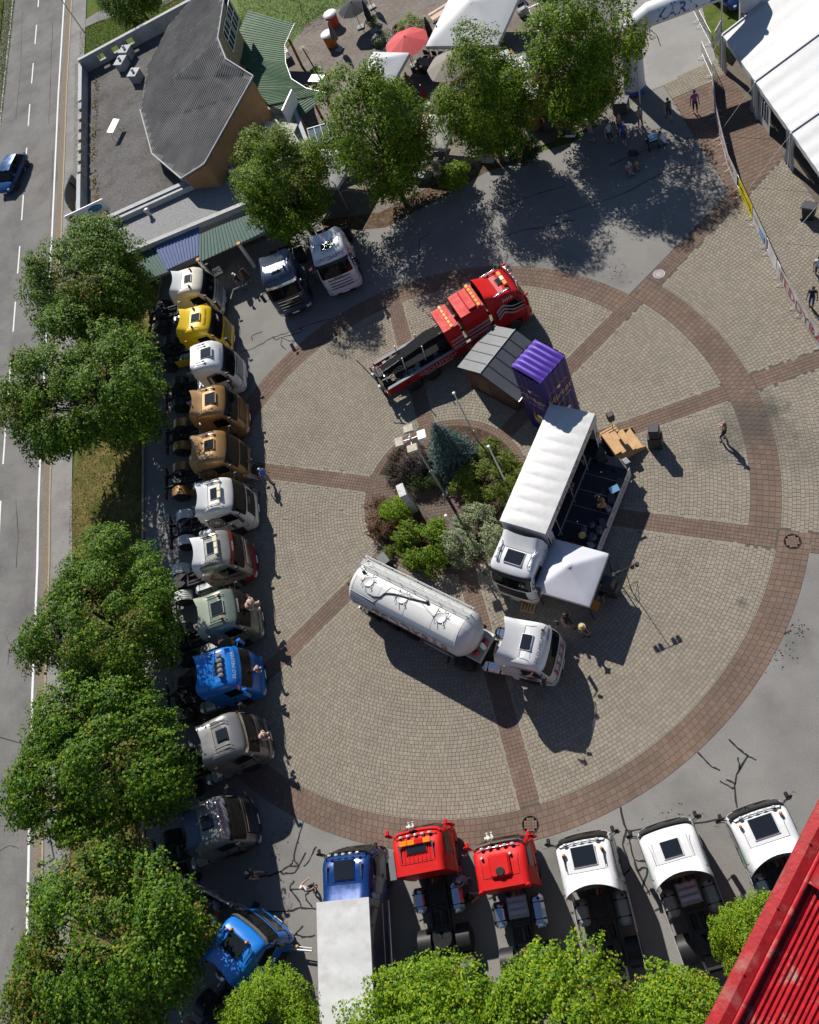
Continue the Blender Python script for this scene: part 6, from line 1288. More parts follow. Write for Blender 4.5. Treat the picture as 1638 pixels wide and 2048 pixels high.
# roadside signs of the restaurant
_q=Z1(452,1130,2.6); t=thing('curved_sign','curved grey sign board on posts beside the west wall','sign',(_q.x+.55,_q.y,0),R(8)); MB().grid(lambda u,v:Vector((-.9-.5*math.sin(math.pi*u),-1.9+3.8*u,1.8+1.3*v)),14,1).build('panel',WHITEP,t); MB().grid(lambda u,v:Vector((-.8-.5*math.sin(math.pi*u),-1.9+3.8*u,1.8+1.3*v)),14,1).build('panel_back',mat('grey_panel2',(.2,.21,.22),.6),t)
for y in (-1.5,1.2): MB().tube((-1.,y,0),(-1.,y,3.0),.06,6).build('post',DARKM,t)
q=Z1(495,1225,4.0); t=thing('shop_sign','white roadside sign with red and blue marks on the building corner','sign',(q.x,q.y,3.0),R(14)); MB().bbox((0,0,.7),(3.4,.14,1.0),.03,rx=R(0)).build('panel',WHITEP,t)
MB().lathe([(.0001,.006),(.34,.004),(.34,0)],n=18,M=Matrix.Translation((-1.2,-.075,.7))@Matrix.Rotation(R(90),4,'X')).build('red_mark',mat('sign_red',(.5,.02,.03),.5),t); MB().lathe([(.0001,.006),(.3,.004),(.3,0)],n=18,M=Matrix.Translation((.75,-.075,.75))@Matrix.Rotation(R(90),4,'X')@Matrix.Diagonal((2,1,1,1))).build('blue_mark',mat('sign_blue',(.04,.2,.4),.5),t)
for x in (-1.3,1.3): MB().tube((x,.05,-.6),(x,.05,.3),.05,6).build('post',DARKM,t)
q=P(440,553); t=thing('toilet_sign','white sign reading WC leaning at the passage beside the first lorry','sign',(q.x,q.y,0),R(20)); MB().box((0,0,.55),(.8,.04,.55),rx=R(-30)).build('panel',WHITEP,t); lettering('lettering','WC',BLACK_TX,t,plane_fn((0,-.02,.57),(1,0,0),(0,.5,.866),.03),size=.42,bold=.01); MB().tube((0,.25,0),(0,.05,.6),.03,5).build('prop',WOOD,t)
# ---- terrace
TERR=mat('terrace_brick',(.165,.135,.115),.85,var=.3,vs=3.5,bump=.8,bs=9,two=(.2,.175,.145),ts=.5)
def brickify(m,sc_,rot):
    n=m.node_tree; L=n.links.new; b=n.nodes['Principled BSDF']; src=b.inputs['Base Color'].links[0].from_socket; ge=n.nodes.new('ShaderNodeNewGeometry'); mp=n.nodes.new('ShaderNodeMapping'); mp.inputs['Rotation'].default_value=(0,0,rot); L(ge.outputs['Position'],mp.inputs[0]); br=n.nodes.new('ShaderNodeTexBrick'); L(mp.outputs[0],br.inputs['Vector']); br.inputs['Scale'].default_value=sc_; br.inputs['Mortar Size'].default_value=.025; br.inputs['Color1'].default_value=(1,1,1,1); br.inputs['Color2'].default_value=(.75,.75,.75,1); br.inputs['Mortar'].default_value=(.35,.33,.3,1); br.inputs['Brick Width'].default_value=.5; br.inputs['Row Height'].default_value=.25
    mx=n.nodes.new('ShaderNodeMix'); mx.data_type='RGBA'; mx.blend_type='MULTIPLY'; mx.inputs[0].default_value=1; L(src,mx.inputs[6]); L(br.outputs[0],mx.inputs[7]); L(mx.outputs[2],b.inputs['Base Color'])
brickify(TERR,2.4,.5)
sheet('terrace_paving',[(470,300),(520,190),(560,120),(610,50),(700,0),(760,-80),(1100,-80),(1215,-40),(1240,120),(1282,188),(1240,232),(1060,300),(960,325),(870,372),(760,430),(640,440),(560,470),(480,500)],.006,TERR)
sheet('terrace_edge',[(640,440),(760,425),(870,368),(960,320),(1060,296),(1075,312),(970,345),(905,385),(770,455),(650,465)],.012,SOIL)
sheet('lawn',[(470,60),(560,105),(640,35),(760,-20),(760,-160),(400,-160)],-.02,mat('lawn_grass',(.085,.14,.022),.9,var=.3,vs=4,bump=.6,bs=25),)
sheet('lawn_path',[(155,60),(200,42),(330,10),(420,-40),(425,-70),(310,-20),(205,18),(160,45)],-.01,SIDEW)
sheet('parking_lot',[(1035,-80),(1100,95),(1225,110),(1240,-80)],.009,mat('parking_asphalt',(.12,.115,.11),.9,var=.2,vs=8,bump=.3,bs=90))
for a,b in (((1038,-20),(1084,78)),((1052,18),(1110,-8)),((1074,52),(1140,30))): mb=MB(); ribbon(mb,[P(*a),P(*b)],.14,.016); struct(mb.build('bay_line',LINE))
def parasol(label,px,r,h,m,open_=True,z0=0.,name='parasol',seg=8):
    q=P(*px); t=thing(name,label,'parasol',(q.x,q.y,z0+.01),random.random(),'parasols of the terrace'); MB().tube((0,0,0),(0,0,h),.03,8).build('pole',ALU,t); MB().bbox((0,0,.06),(.6,.6,.1),.03).build('base',CONC,t)
    if open_:
        for k in range(seg):
            a0,a1=2*math.pi*k/seg,2*math.pi*(k+1)/seg
            MB().grid(lambda u,v:(lambda rr,a:Vector((rr*math.cos(a),rr*math.sin(a),h+.05-(h*.24)*(rr/r)**1.15-.05*math.sin(math.pi*u)*(rr/r))))(max(.02,r*v*(1-.06*math.sin(math.pi*u))),a0+(a1-a0)*u),4,5).build('canopy_panel',m,t)
            MB().tube((0,0,h*.99),(r*.98*math.cos(a0),r*.98*math.sin(a0),h*.79),.012,4).build('rib',STEEL,t)
        MB().ball((0,0,h+.08),.05).build('finial',STEEL,t)
    else:
        MB().grid(lambda u,v:(lambda rr,a:Vector((rr*math.cos(a),rr*math.sin(a),h-.05-v*h*.62)))(.04+(.17+.04*math.sin(8*2*math.pi*u))*min(1,v*1.6)*(1-.25*max(0,v-.7)),2*math.pi*u),32,8).build('folded_canopy',m,t)
    return t
REDF=mat('red_parasol',(.46,.045,.05),.75,var=.1,vs=2); DRF=mat('dark_red_parasol',(.2,.015,.03),.75,var=.1,vs=2); GRF=mat('taupe_parasol',(.2,.175,.155),.8,var=.12,vs=2); DKF=mat('charcoal_thatch',(.035,.037,.042),.9,var=.4,vs=12,bump=.8,bs=30)
parasol('open red parasol on the terrace',(829,130),1.75,2.5,REDF); parasol('open taupe parasol behind the slim maple',(915,175),1.8,2.5,GRF)
parasol('folded dark red parasol right of the open red one',(891,110),1,2.6,DRF,False); parasol('folded charcoal parasol left of the dark red one',(868,92),1,2.6,DKF,False); parasol('folded grey parasol between the round white tables',(680,100),1,2.6,GRF,False); parasol('open charcoal thatch parasol at the top of the terrace',(722,55),1.3,2.3,DKF); parasol('folded charcoal parasol beside the stone fountain',(748,62),1,2.8,DKF,False); parasol('small folded red parasol at the lower terrace tables',(855,212),1,1.9,DRF,False); parasol('folded charcoal parasol at the top edge by the lawn',(745,15),1,2.6,DKF,False)
for px,lb,col in (((669,50),'round white topped bar table with red base, farther one',(.45,.06,.02)),((664,90),'round white topped bar table with orange base, nearer one',(.5,.14,.02))):
    q=P(*px); t=thing('bar_table',lb,'table',(q.x,q.y,.01)); MB().lathe([(.45,0),(.5,.9),(.5,1.0)],n=18).build('base',mat('base_%d'%int(col[1]*100),col,.5),t); MB().lathe([(.58,1.0),(.58,1.06),(.0001,1.07)],n=22).build('top',WHITEP,t)
def table4(label,px,rz,top,chairs=4,seatm=BLACK):
    q=P(*px); t=thing('terrace_table',label,'table',(q.x,q.y,.01),R(rz),'terrace tables'); MB().bbox((0,0,.73),(1.3,.8,.04),.01).build('top',top,t)
    for x in (-.55,.55):
        for y in (-.3,.3): MB().tube((x,y,0),(x,y,.72),.02,5).build('leg',STEEL,t)
    for k in range(chairs):
        sx,sy=((-.4,-.75),(.4,-.75),(-.4,.75),(.4,.75))[k]; c,s_=math.cos(R(rz)),math.sin(R(rz)); ct=thing('terrace_chair','%s chair at the %s'%(('left front','right front','left rear','right rear')[k],label.split(' in ')[0].split(' beside ')[0].split(' under ')[0]),'chair',(q.x+sx*c-sy*s_,q.y+sx*s_+sy*c,.01),R(rz)+(0 if sy<0 else math.pi),'terrace chairs')
        MB().bbox((0,0,.45),(.44,.44,.04),.01).build('seat',seatm,ct); MB().bbox((0,-.21,.72),(.42,.04,.42),.01).build('backrest',seatm,ct)
        for x in (-.18,.18):
            for y in (-.18,.18): MB().tube((x,y,0),(x,y,.44),.015,5).build('leg',STEEL,ct)
    return t
TTOP=mat('grey_tabletop',(.2,.19,.18),.6,var=.2,vs=6); table4('grey terrace table in front of the red parasol',(853,140),-30,TTOP); table4('dark terrace table under the pale tent',(872,293),-20,TTOP,4,mat('beige_chair',(.3,.26,.2),.7)); table4('white terrace table beside the palm bowl',(640,172),-25,WHITEP,2); table4('brown terrace table under the middle maple',(815,182),10,mat('brown_tabletop',(.16,.1,.06),.6),3); table4('narrow terrace table beside the green canopy post',(572,115),-70,mat('beige_tabletop',(.35,.3,.25),.6),2)
q=P(636,150); t=thing('palm_bowl','round planter bowl with a slim palm on the terrace','plant',(q.x,q.y,.01)); MB().lathe([(.35,0),(.6,.4),(.55,.42),(.0001,.36)],n=18).build('bowl',mat('green_bowl',(.04,.1,.05),.5),t); MB().tube((0,0,.35),(-.25,.1,2.6),.06,7,.05).build('stem',BARK,t)
p_=rng.normal(size=(160,3))*[.25,.25,.06]+[0,0,.45]; me=leaf_mesh('bowl_greens',p_,np.tile([0,0,1.],(160,1))+rng.normal(size=(160,3))*.5,.16,[LF_BRIGHT]); o=bpy.data.objects.new('bowl_greens',me); COL.objects.link(o); o.parent=t
for k in range(7):
    a=2*math.pi*k/7; MB().grid(lambda u,v:Vector((-.25+(.9*u)*math.cos(a)-(v-.5)*.12*math.sin(a)*(1-u),.1+(.9*u)*math.sin(a)+(v-.5)*.12*math.cos(a)*(1-u),2.6+.25*u-.6*u*u)),5,2).build('frond',LF_BRN,t)
for k,(px,rz,lb) in enumerate((((882,28),-25,'farthest beer bench beside the big white tent'),((890,42),-25,'second beer table beside the big white tent'),((899,57),-25,'third beer bench beside the big white tent'),((907,70),-25,'fourth beer table beside the big white tent'),((915,84),-25,'nearest beer bench beside the big white tent'))):
    q=P(*px); t=thing('beer_bench' if k%2==0 else 'beer_table',lb,'bench' if k%2==0 else 'table',(q.x,q.y,.01),R(rz+50),'beer garden set'); h=.48 if k%2==0 else .76; MB().bbox((0,0,h),(2.0,.28 if k%2==0 else .55,.035),.01).build('top',mat('pinkish_wood',(.42,.26,.18),.6,var=.15,vs=3),t)
    for x in (-.8,.8): MB().tube((x,-.12,0),(x,.12,h),.018,5).tube((x,.12,0),(x,-.12,h),.018,5).build('leg',STEEL,t)
def ptent(label,c,hw,rz,ze=2.2,zp=3.3,m=None,name='party_tent'):
    t=thing(name,label,'tent',(c[0],c[1],0),R(rz),'white party tents'); m=m or CAN
    MB().grid(lambda u,v:pyr(u,v,hw,ze,zp),18,18).build('roof',m,t)
    for x0,y0,x1,y1 in ((-1,-1,1,-1),(1,-1,1,1),(1,1,-1,1),(-1,1,-1,-1)): MB().grid(lambda u,v:Vector(((hw+.006)*(x0+(x1-x0)*u),(hw+.006)*(y0+(y1-y0)*u),ze-.28*v+.02*math.sin(u*20)*v)),12,2).build('valance',m,t)
    for x in (-1,1):
        for y in (-1,1): MB().bbox((x*hw*.97,y*hw*.97,ze/2),(.06,.06,ze),.01).build('leg',ALU,t)
    return t
WT=mat('tent_white',(.48,.49,.51),.7,var=.04,vs=1.5,bump=.12,bs=4)
c=P(948,35,2.3); ptent('large white party tent above the terrace beer benches',c,2.9,-22,2.3,3.7,WT); c=P(868,262,2.2); ptent('pale peaked tent beside the middle maple',c,1.5,-25,2.2,3.2,mat('tent_beige',(.5,.5,.47),.7,var=.06,vs=2)); c=P(655,335,2.2); ptent('white peaked tent between the annexe and the maples',c,1.7,-25,2.2,3.3,WT); c=P(765,135,2.2); ptent('white tent roof hidden behind the widest maple',c,1.6,-25,2.2,3.0,WT)
# stone fountain and grasses
q=P(758,82); t=thing('stone_fountain','dark rock fountain among terrace grasses','fountain',(q.x,q.y,.01))
for k in range(7): MB().ball((random.uniform(-.7,.7),random.uniform(-.5,.5),.25),random.uniform(.3,.55),8,6,sq=(1,.8,.9)).build('boulder',mat('wet_rock',(.03,.032,.036),.35,var=.4,vs=5,bump=.6),t)
for px,r,lb,m in (((748,52),.5,'tuft of bright grass beside the folded charcoal parasol',LF_FORS),((818,62),.7,'tuft of bright grass behind the red parasol',LF_BRIGHT),((848,64),.6,'yellowish grass tuft behind the red parasol',LF_FORS),((800,72),.5,'small russet shrub left of the red parasol',LF_PINK),((772,100),.8,'dark green shrub between fountain and middle maple',LF_DARK),((600,5),2.0,'clipped hedge end at the lawn edge of the terrace',LF_BRIGHT)):
    q=P(*px); shrub('terrace_grass',lb,(q.x,q.y),r,r*1.6,.1,900,m,int(px[0]),cl=10,rr=(r*.4,r*.6),cat='plant')
# food stall
q=[Z3(x,y,2.7) for x,y in ((345,330),(455,288),(528,468),(425,520))]; st=thing('food_stall','food stall with white roof and grey LOKAL board among the maples','stall',(0,0,0))
mb=MB(); mb.prism([tuple(p[:2]) for p in q],2.6,2.72); mb.build('roof',WT,st); q2=[Z3(x,y,2.75) for x,y in ((470,325),(556,305),(602,440),(540,472))]; mb=MB(); mb.prism([tuple(p[:2]) for p in q2],2.6,2.75); mb.build('sign_roof',mat('grey_board',(.12,.15,.17),.6),st)
ax=(q2[3]-q2[0]).normalized(); ay=(q2[1]-q2[0]).normalized(); mid=sum(q2,Vector())/4; mid.z=2.756; vs,fs=text_mesh('LOKAL',.75,bold=.01); lx=(q2[0]-q2[3]).normalized(); ly=Vector((-lx.y,lx.x,0)); mb=MB(); mb.add([mid+lx*x+ly*y+Vector((0,0,.004)) for x,y,_ in vs],fs); mb.build('lettering',WHITE_TX,st)
bx=[q2[0].lerp(mid,.12),q2[1].lerp(mid,.12),q2[2].lerp(mid,.12),q2[3].lerp(mid,.12)]
for p,r_ in zip(bx,bx[1:]+bx[:1]): MB().tube((p.x,p.y,2.76),(r_.x,r_.y,2.76),.012,4).build('sign_border',WHITE_TX,st)
corr('corrugated_roof',Z3(538,478,2.75),Z3(598,448,2.75),Z3(592,592,2.5),Z3(662,548,2.5),mat('white_corrugated',(.6,.62,.63),.45,.2),st,per=.18)
w0=[Z3(600,600,0),Z3(690,560,0),Z3(560,350,0),Z3(470,400,0)]
mb=MB(); base=[Z3(x+62,y+175,0) for x,y in ((345,330),(456,288),(660,520),(545,600))]; mb.prism([tuple(p[:2]) for p in base],.0,2.5); mb.build('timber_wall',mat('orange_timber',(.3,.13,.045),.75,var=.25,vs=3,bump=.2),st)
# ---- inflatable arch
ARCH=mat('white_inflatable',(.55,.57,.61),.5,var=.04,vs=1.); base1=P(1270,178); top1=Vector((base1.x,base1.y,5.2)); base2=P(1500,95)
t=thing('inflatable_arch','white inflatable arch over the side street with blue lettering','inflatable arch',(base1.x,base1.y,0)); d2=Vector((base2.x-base1.x,base2.y-base1.y,0)); Ld=d2.length; dv=d2.normalized(); nv=Vector((-dv.y,dv.x,0)); Ra=.72
pathp=[Vector((0,0,0)),Vector((0,0,3.6)),dv*.35+Vector((0,0,4.6)),dv*1.3+Vector((0,0,5.1)),dv*(Ld-1.3)+Vector((0,0,5.1)),dv*(Ld-.35)+Vector((0,0,4.6)),dv*Ld+Vector((0,0,3.6)),dv*Ld]
mb=MB(); rings=[]
for i,p in enumerate(pathp):
    tan=(pathp[min(i+1,len(pathp)-1)]-pathp[max(0,i-1)]).normalized(); b_=tan.cross(nv); rings.append([p+nv*Ra*math.cos(a)+b_*Ra*math.sin(a) for a in [2*math.pi*k/20 for k in range(20)]])
mb.add([v for r in rings for v in r],[(j*20+k,j*20+(k+1)%20,j*20+20+(k+1)%20,j*20+20+k) for j in range(len(rings)-1) for k in range(20)],True); mb.build('tube',ARCH,t)
for b_ in (Vector((0,0,0)),dv*Ld): MB().lathe([(Ra+.02,.0),(Ra+.02,.35)],tuple(b_),20).build('foot_band',mat('arch_blue',(.03,.1,.4),.5),t)
vs,fs=text_mesh('KÄRNTEN',1.0,shear=.25,bold=.012); fnA=lambda x,y:(lambda a:dv*(Ld/2+x)-nv*(Ra+.012)*math.cos(a)+Vector((0,0,5.1+(Ra+.012)*math.sin(a))))(y/Ra+.15)
mb=MB(); mb.add([fnA(x,y) for x,y,_ in vs],fs); mb.build('lettering',BLUE_TX,t); vs,fs=text_mesh('KÄRNTEN',.42,shear=.25,bold=.006); mb=MB(); mb.add([(lambda a:dv*Ld+nv*(Ra+.012)*math.sin(a)*1-nv*0+Vector((dv.x*0,dv.y*0,0))+(-nv*(Ra+.012)*math.cos(a)+dv*(Ra+.012)*math.sin(a)-nv*(Ra+.012)*math.sin(a)*0)+Vector((0,0,2.9+y)) if False else dv*Ld-nv*(Ra+.012)*math.cos(a)+dv*(Ra+.012)*math.sin(a)+Vector((0,0,2.9+y)))(x/Ra) for x,y,_ in vs],fs); mb.build('lettering',BLUE_TX,t)
# ---- marquee
MQ=mat('marquee_pvc',(.5,.51,.52),.5,var=.06,vs=1.2,bump=.3,bs=4,spec=.2); e0=Z4(782,205,2.6); e1=Z4(1346,1005,2.6); ed=(e1-e0); ed.z=0; Le=ed.length; ed.normalize(); en=Vector((-ed.y,ed.x,0)); en=en if en.dot(Vector((1,1,0)))>0 else -en
mq=thing('marquee','large white marquee with gable roof and gathered side curtains','marquee',(e0.x,e0.y,0)); bay=5.0; nb=4; half=7.5; zp=5.4
for k in range(nb):
    for side in (0,1):
        def rfm(u,v,k=k,side=side):
            s_=(k+u)*bay-.15; w_=(half*v if side==0 else 2*half-half*v); z=2.6+(zp-2.6)*v-.10*math.sin(math.pi*u)*(.4+.6*math.sin(math.pi*v))-.03*math.sin(u*28)*(1-v)**2*.6
            return ed*s_+en*w_+Vector((0,0,z))
        MB().grid(rfm,22,12,flip=(side==1)).build('roof_panel',MQ,mq)
    MB().grid(lambda u,v:ed*((k+u)*bay)-en*.02+Vector((0,0,2.6-.32*v+.02*math.sin(u*30)*v)),16,2).build('valance',MQ,mq)
for k in range(nb+1):
    for w_,z in ((0,2.6),(2*half,2.6)): q=ed*(k*bay)+en*w_; MB().bbox((q.x,q.y,z/2),(.14,.14,z),.01).build('leg',ALU,mq)
    a=ed*(k*bay)+Vector((0,0,2.63)); b=ed*(k*bay)+en*half+Vector((0,0,zp+.03)); MB().tube(a,b,.035,6).build('rafter',MQ,mq); MB().tube(b,ed*(k*bay)+en*2*half+Vector((0,0,2.63)),.035,6).build('rafter',MQ,mq)
    for sg in (-1,1):
        MB().grid(lambda u,v:ed*(k*bay+sg*(.12+.55*u*(.25+1.1*abs(v-.55))))+en*(.02+.1*math.sin(u*11))+Vector((0,0,.05+2.45*v)),12,6).build('curtain',MQ,mq)
    q=ed*(k*bay+.4)-en*2.6; MB().tube(ed*(k*bay)+Vector((0,0,2.5)),(q.x,q.y,0),.012,4).build('guy_rope',WHITEP,mq)
MB().grid(lambda u,v:ed*(bay+.5+1.6*u)+en*.06+Vector((0,0,.05+2.3*v)),6,2).build('side_wall',MQ,mq)
MB().grid(lambda u,v:ed*(bay+.85+.9*u)+en*.04+Vector((0,0,.7+(1.2+.3*math.sin(math.pi*u))*v)),6,3).build('arched_window',mat('clear_pvc',(.06,.07,.09),.1,coat=.5),mq)
for k in range(3): MB().tube(ed*(bay+.95+.35*k)+en*.03+Vector((0,0,.7)),ed*(bay+.95+.35*k)+en*.03+Vector((0,0,2.0)),.025,4).build('window_bar',WHITEP,mq)
sheet('marquee_floor',[tuple((Vector((e0.x,e0.y,0))+ed*a+en*b)[:2]) for a,b in ((0,.1),(20,.1),(20,15),(0,15))],.03,mat('marquee_boards',(.1,.08,.06),.8,var=.2,vs=2),px=False)
# ---- crowd barriers and banners
def barrier(a,b,label,grp='crowd barriers'):
    a=Vector((a[0],a[1],.02)); b=Vector((b[0],b[1],.02)); L_=(b-a).length; t=thing('crowd_barrier',label,'barrier',a,math.atan2(b.y-a.y,b.x-a.x),grp); r=.018
    MB().path([(0,0,.2),(0,0,1.1),(L_,0,1.1),(L_,0,.2),(0,0,.2)],.02,6).build('frame',GALV,t)
    n=int(L_/.16); mb=None
    for k in range(1,n): MB().tube((L_*k/n,0,.2),(L_*k/n,0,1.1),.008,4).build('bar',GALV,t)
    for x in (.25,L_-.25): MB().path([(x,-.35,0),(x,-.3,.04),(x,0,.2),(x,.3,.04),(x,.35,0)],.016,5).build('foot',GALV,t)
    return t
fp=[(1404,112),(1425,160),(1431,232),(1443,285),(1456.6,337),(1480,388),(1506,444),(1533,502),(1561,564),(1595,625),(1645,705)]
W_=[P(*p) for p in fp]
lab=['bare steel barrier closest to the side street, before the first banner','steel barrier behind the start of the long white banner','steel barrier behind the second stretch of the long banner','steel barrier behind the third stretch of the long banner','steel barrier behind the end of the long white banner','steel barrier behind the yellow banner','steel barrier behind the colourful logo banner','steel barrier between logo banner and teddy banner','steel barrier behind the first half of the teddy banner','steel barrier behind the last half of the teddy banner']
for k in range(10): barrier(W_[k],W_[k+1].lerp(W_[k],.03),lab[k])
barrier(P(1376,5),P(1398,48),'steel barrier at the top by the arch, farther one'); barrier(P(1399,50),P(1422,94),'steel barrier at the top beside the info board')
def banner(i0,i1,m,label,f0=0.,f1=1.,segs=()):
    t=thing('banner',label,'banner',(0,0,0),0,'barrier banners'); pts=[W_[i0].lerp(W_[i0+1],f0)]+[W_[k] for k in range(i0+1,i1)]+[W_[i1-1].lerp(W_[i1],f1)]
    acc_=[0]
    for a,b in zip(pts[:-1],pts[1:]): acc_.append(acc_[-1]+(b-a).length)
    def at(s,z,off=.03):
        s=clamp(s,0,acc_[-1]-1e-4)
        for i in range(len(pts)-1):
            if s<=acc_[i+1]:
                q=pts[i].lerp(pts[i+1],(s-acc_[i])/(acc_[i+1]-acc_[i])); d=(pts[i+1]-pts[i]).normalized(); n=Vector((-d.y,d.x,0)); n=-n if n.x>0 else n; return Vector((q.x,q.y,z))+n*off
    T_=acc_[-1]; MB().grid(lambda u,v:at(T_*u,.08+1.16*v,.03+.018*math.sin(u*T_*5)*math.sin(v*3)),max(8,int(T_*5)),4).build('cloth',m,t); return t,at,T_
BW=mat('banner_white',(.58,.58,.58),.55,var=.05,vs=2); 
def bt(at,t,s,s0,z0,size,m,**kw):
    vs,fs=text_mesh(s,size,**kw); mb=MB(); mb.add([at(s0-x,z0+y,.055) if FLIPB else at(s0+x,z0+y,.055) for x,y,_ in vs],fs); return mb.build('lettering',m,t)
FLIPB=False
t,at,T_=banner(1,5,BW,'long white banner with red lettering near the marquee',0.,.75); bt(at,t,'MISSION TEDDYBÄR',T_*.5,.66,.8,RED_TX,sx=1.2)
mb=MB(); mb.grid(lambda u,v:at(1.5+2.2*u,.2+.7*v,.05),8,2); mb.build('printed_sky',mat('sky_print',(.2,.42,.68),.5),t)
t,at,T_=banner(5,6,mat('banner_yellow',(.75,.6,.01),.5,var=.04,vs=2),'bright yellow banner on the barriers',-.08,.95); bt(at,t,'Raiffeisenbank',T_*.45,.8,.36,BLACK_TX,bold=.006); bt(at,t,'Region',T_*.4,.42,.3,BLACK_TX); bt(at,t,'X',T_*.88,.6,.5,BLACK_TX,bold=.02)
t,at,T_=banner(6,7,BW,'white banner with small colourful logos below the yellow one',0.,.95); bt(at,t,'EMPIRE',T_*.25,.75,.34,RED_TX); mb=MB(); mb.grid(lambda u,v:at(T_*(.5+.4*u),.25+.6*v,.05),6,2); mb.build('logo_field',mat('logo_blue',(.05,.25,.55),.5),t); bt(at,t,'ADAC',T_*.7,.55,.3,WHITE_TX)
t,at,T_=banner(8,10,BW,'white banner with big red TEDDYBÄR lettering at the right edge',-.25,1.); bt(at,t,'TEDDYBÄR',T_*.58,.55,1.0,RED_TX,sx=1.25); bt(at,t,'Mission',T_*.2,.98,.3,BLACK_TX)
t,at,T_=banner(7,8,BW,'crumpled white cloth over the barrier above the teddy banner',.1,.7)
q=P(1436,95); t=thing('info_board','white printed info board at the marquee corner','sign',(q.x,q.y,0),R(60)); MB().bbox((0,0,1.0),(1.0,.05,1.3),.01).build('panel',BW,t); MB().bbox((0,-.03,1.4),(.7,.01,.1),.002).build('red_line',RED_TX,t); MB().bbox((0,-.03,.9),(.8,.01,.35),.002).build('print',mat('grey_print',(.4,.4,.42),.5),t)
for x in (-.4,.4): MB().tube((x,0,0),(x,0,.4),.025,5).build('leg',STEEL,t)
def post(px,label,h,name='lamp_post',arm=0.):
    q=P(*px); t=thing(name,label,'post',(q.x,q.y,0)); MB().tube((0,0,0),(0,0,h),.06,8,.045).build('pole',GALV,t)
    if arm: MB().path([(0,0,h),(arm*.6,.0,h+.25),(arm,0,h+.25)],.04,6).build('arm',GALV,t); MB().bbox((arm+.25,0,h+.24),(.6,.22,.12),.04).build('lamp_head',mat('lamp_grey',(.3,.31,.32),.5),t)
    else: MB().ball((0,0,h+.1),.16,10,6,sq=(1,1,1.2)).build('lamp_head',DARKM,t)
post((1281,208),'dark lamp post with round head at the foot of the arch',3.6); post((1444,85),'thin grey pole at the marquee corner',7.0,name='thin_pole'); post((192,98),'slim lamp post at the lawn corner by the road',6.5)
q=P(26,1500); post((62,1492),'street lamp reaching over the road at the left edge',6.0,'street_lamp',-1.2)
for k,px in enumerate(((1040,5),(1048,30))):
    q=P(*px); t=thing('stone_block',('grey stone block at the parking bay, farther one','grey stone block at the parking bay, nearer one')[k],'stone',(q.x,q.y,0),.4,'stone blocks'); MB().bbox((0,0,.3),(.8,.6,.6),.12).build('block',CONC,t)
q=P(985,322); t=thing('power_cabinet','grey power cabinet at the foot of the slim maple','cabinet',(q.x-.3,q.y+.1,0),R(-20)); MB().bbox((0,0,.6),(.9,.45,1.2),.03).build('body',mat('cabinet_grey',(.35,.37,.36),.6,var=.1),t); MB().bbox((0,0,1.23),(1.0,.55,.06),.02).build('lid',CONC,t)
q=P(1018,318); t=thing('planter_box','low grey box right of the slim maple trunk','box',(q.x,q.y,0),R(-20)); MB().bbox((0,0,.25),(.8,.5,.5),.03).build('body',CONC,t)
for px,lb,sz in (((850,360),'dark bench box at the terrace edge',(1.4,.6,.5)),((1130,262),'dark crate under the arch-side maple',(1.1,.6,.6)),((1142,270),'pale crate under the arch-side maple',(.7,.5,.25)),((1100,255),'grey box beside the wooden stall',(.8,.6,.7)),((1243,222),'black box with white note by the arch foot',(1.0,.7,.9))):
    q=P(*px); t=thing('crate',lb,'crate',(q.x,q.y,0),R(-18)); MB().bbox((0,0,sz[2]/2),sz,.03).build('body',mat('crate_dark',(.06,.065,.07),.6) if 'pale' not in lb else WHITEP,t); MB().bbox((0,0,sz[2]+.02),(sz[0]+.04,sz[1]+.04,.04),.01).build('lid',mat('crate_lid',(.1,.1,.11),.6),t)
q=P(878,345); t=thing('menu_stand','white menu stand at the terrace edge','sign',(q.x,q.y,0),R(-20)); MB().box((0,-.12,.55),(.6,.03,1.1),rx=R(-12)).build('panel',WHITEP,t); MB().box((0,.12,.55),(.6,.03,1.1),rx=R(12)).build('panel',WHITEP,t); MB().box((0,-.135,.6),(.4,.03,.6),rx=R(-12)).build('print',mat('menu_print',(.4,.28,.12),.6),t)

# ---- guard rail beyond the road, kerb of the square, grass
gr=thing('guard_rail','grey steel guard rail along the far side of the road','guard rail',(0,0,0)); gl=[q for q in offs(RR,WEST*7.9)][1:9]
for a,b in zip(gl[:-1],gl[1:]):
    a=Vector((*a,0)); b=Vector((*b,0)); n=int((b-a).length/4)+1
    mb=MB(); d=(b-a).normalized(); nn=Vector((-d.y,d.x,0))*.04; mb.add([tuple(v) for v in (a+nn+Vector((0,0,.45)),b+nn+Vector((0,0,.45)),b-nn+Vector((0,0,.6)),a-nn+Vector((0,0,.6)),a+nn+Vector((0,0,.75)),b+nn+Vector((0,0,.75)))],[(0,1,2,3),(3,2,5,4)]); mb.build('rail',GALV,gr)
    for k in range(n): q=a.lerp(b,k/n); MB().bbox((q.x,q.y,.3),(.08,.1,.75),.01).build('post',GALV,gr)
kb=[(-22.2,24.4),(-22.2,18),(-21.6,8),(-20.4,0),(-19.0,-9),(-17.6,-18),(-14.6,-28),(-12.5,-37)]; mb=MB()
for a,b in zip(kb[:-1],kb[1:]):
    L_=math.dist(a,b); n=int(L_/1.0); a=Vector(a); b=Vector(b)
    for k in range(n): wall_seg(mb,a.lerp(b,(k+.01)/n),a.lerp(b,(k+.985)/n),.14,-.05,.1+random.uniform(-.006,.006))
o=mb.build('plaza_kerb',KERB); o['kind']='structure'
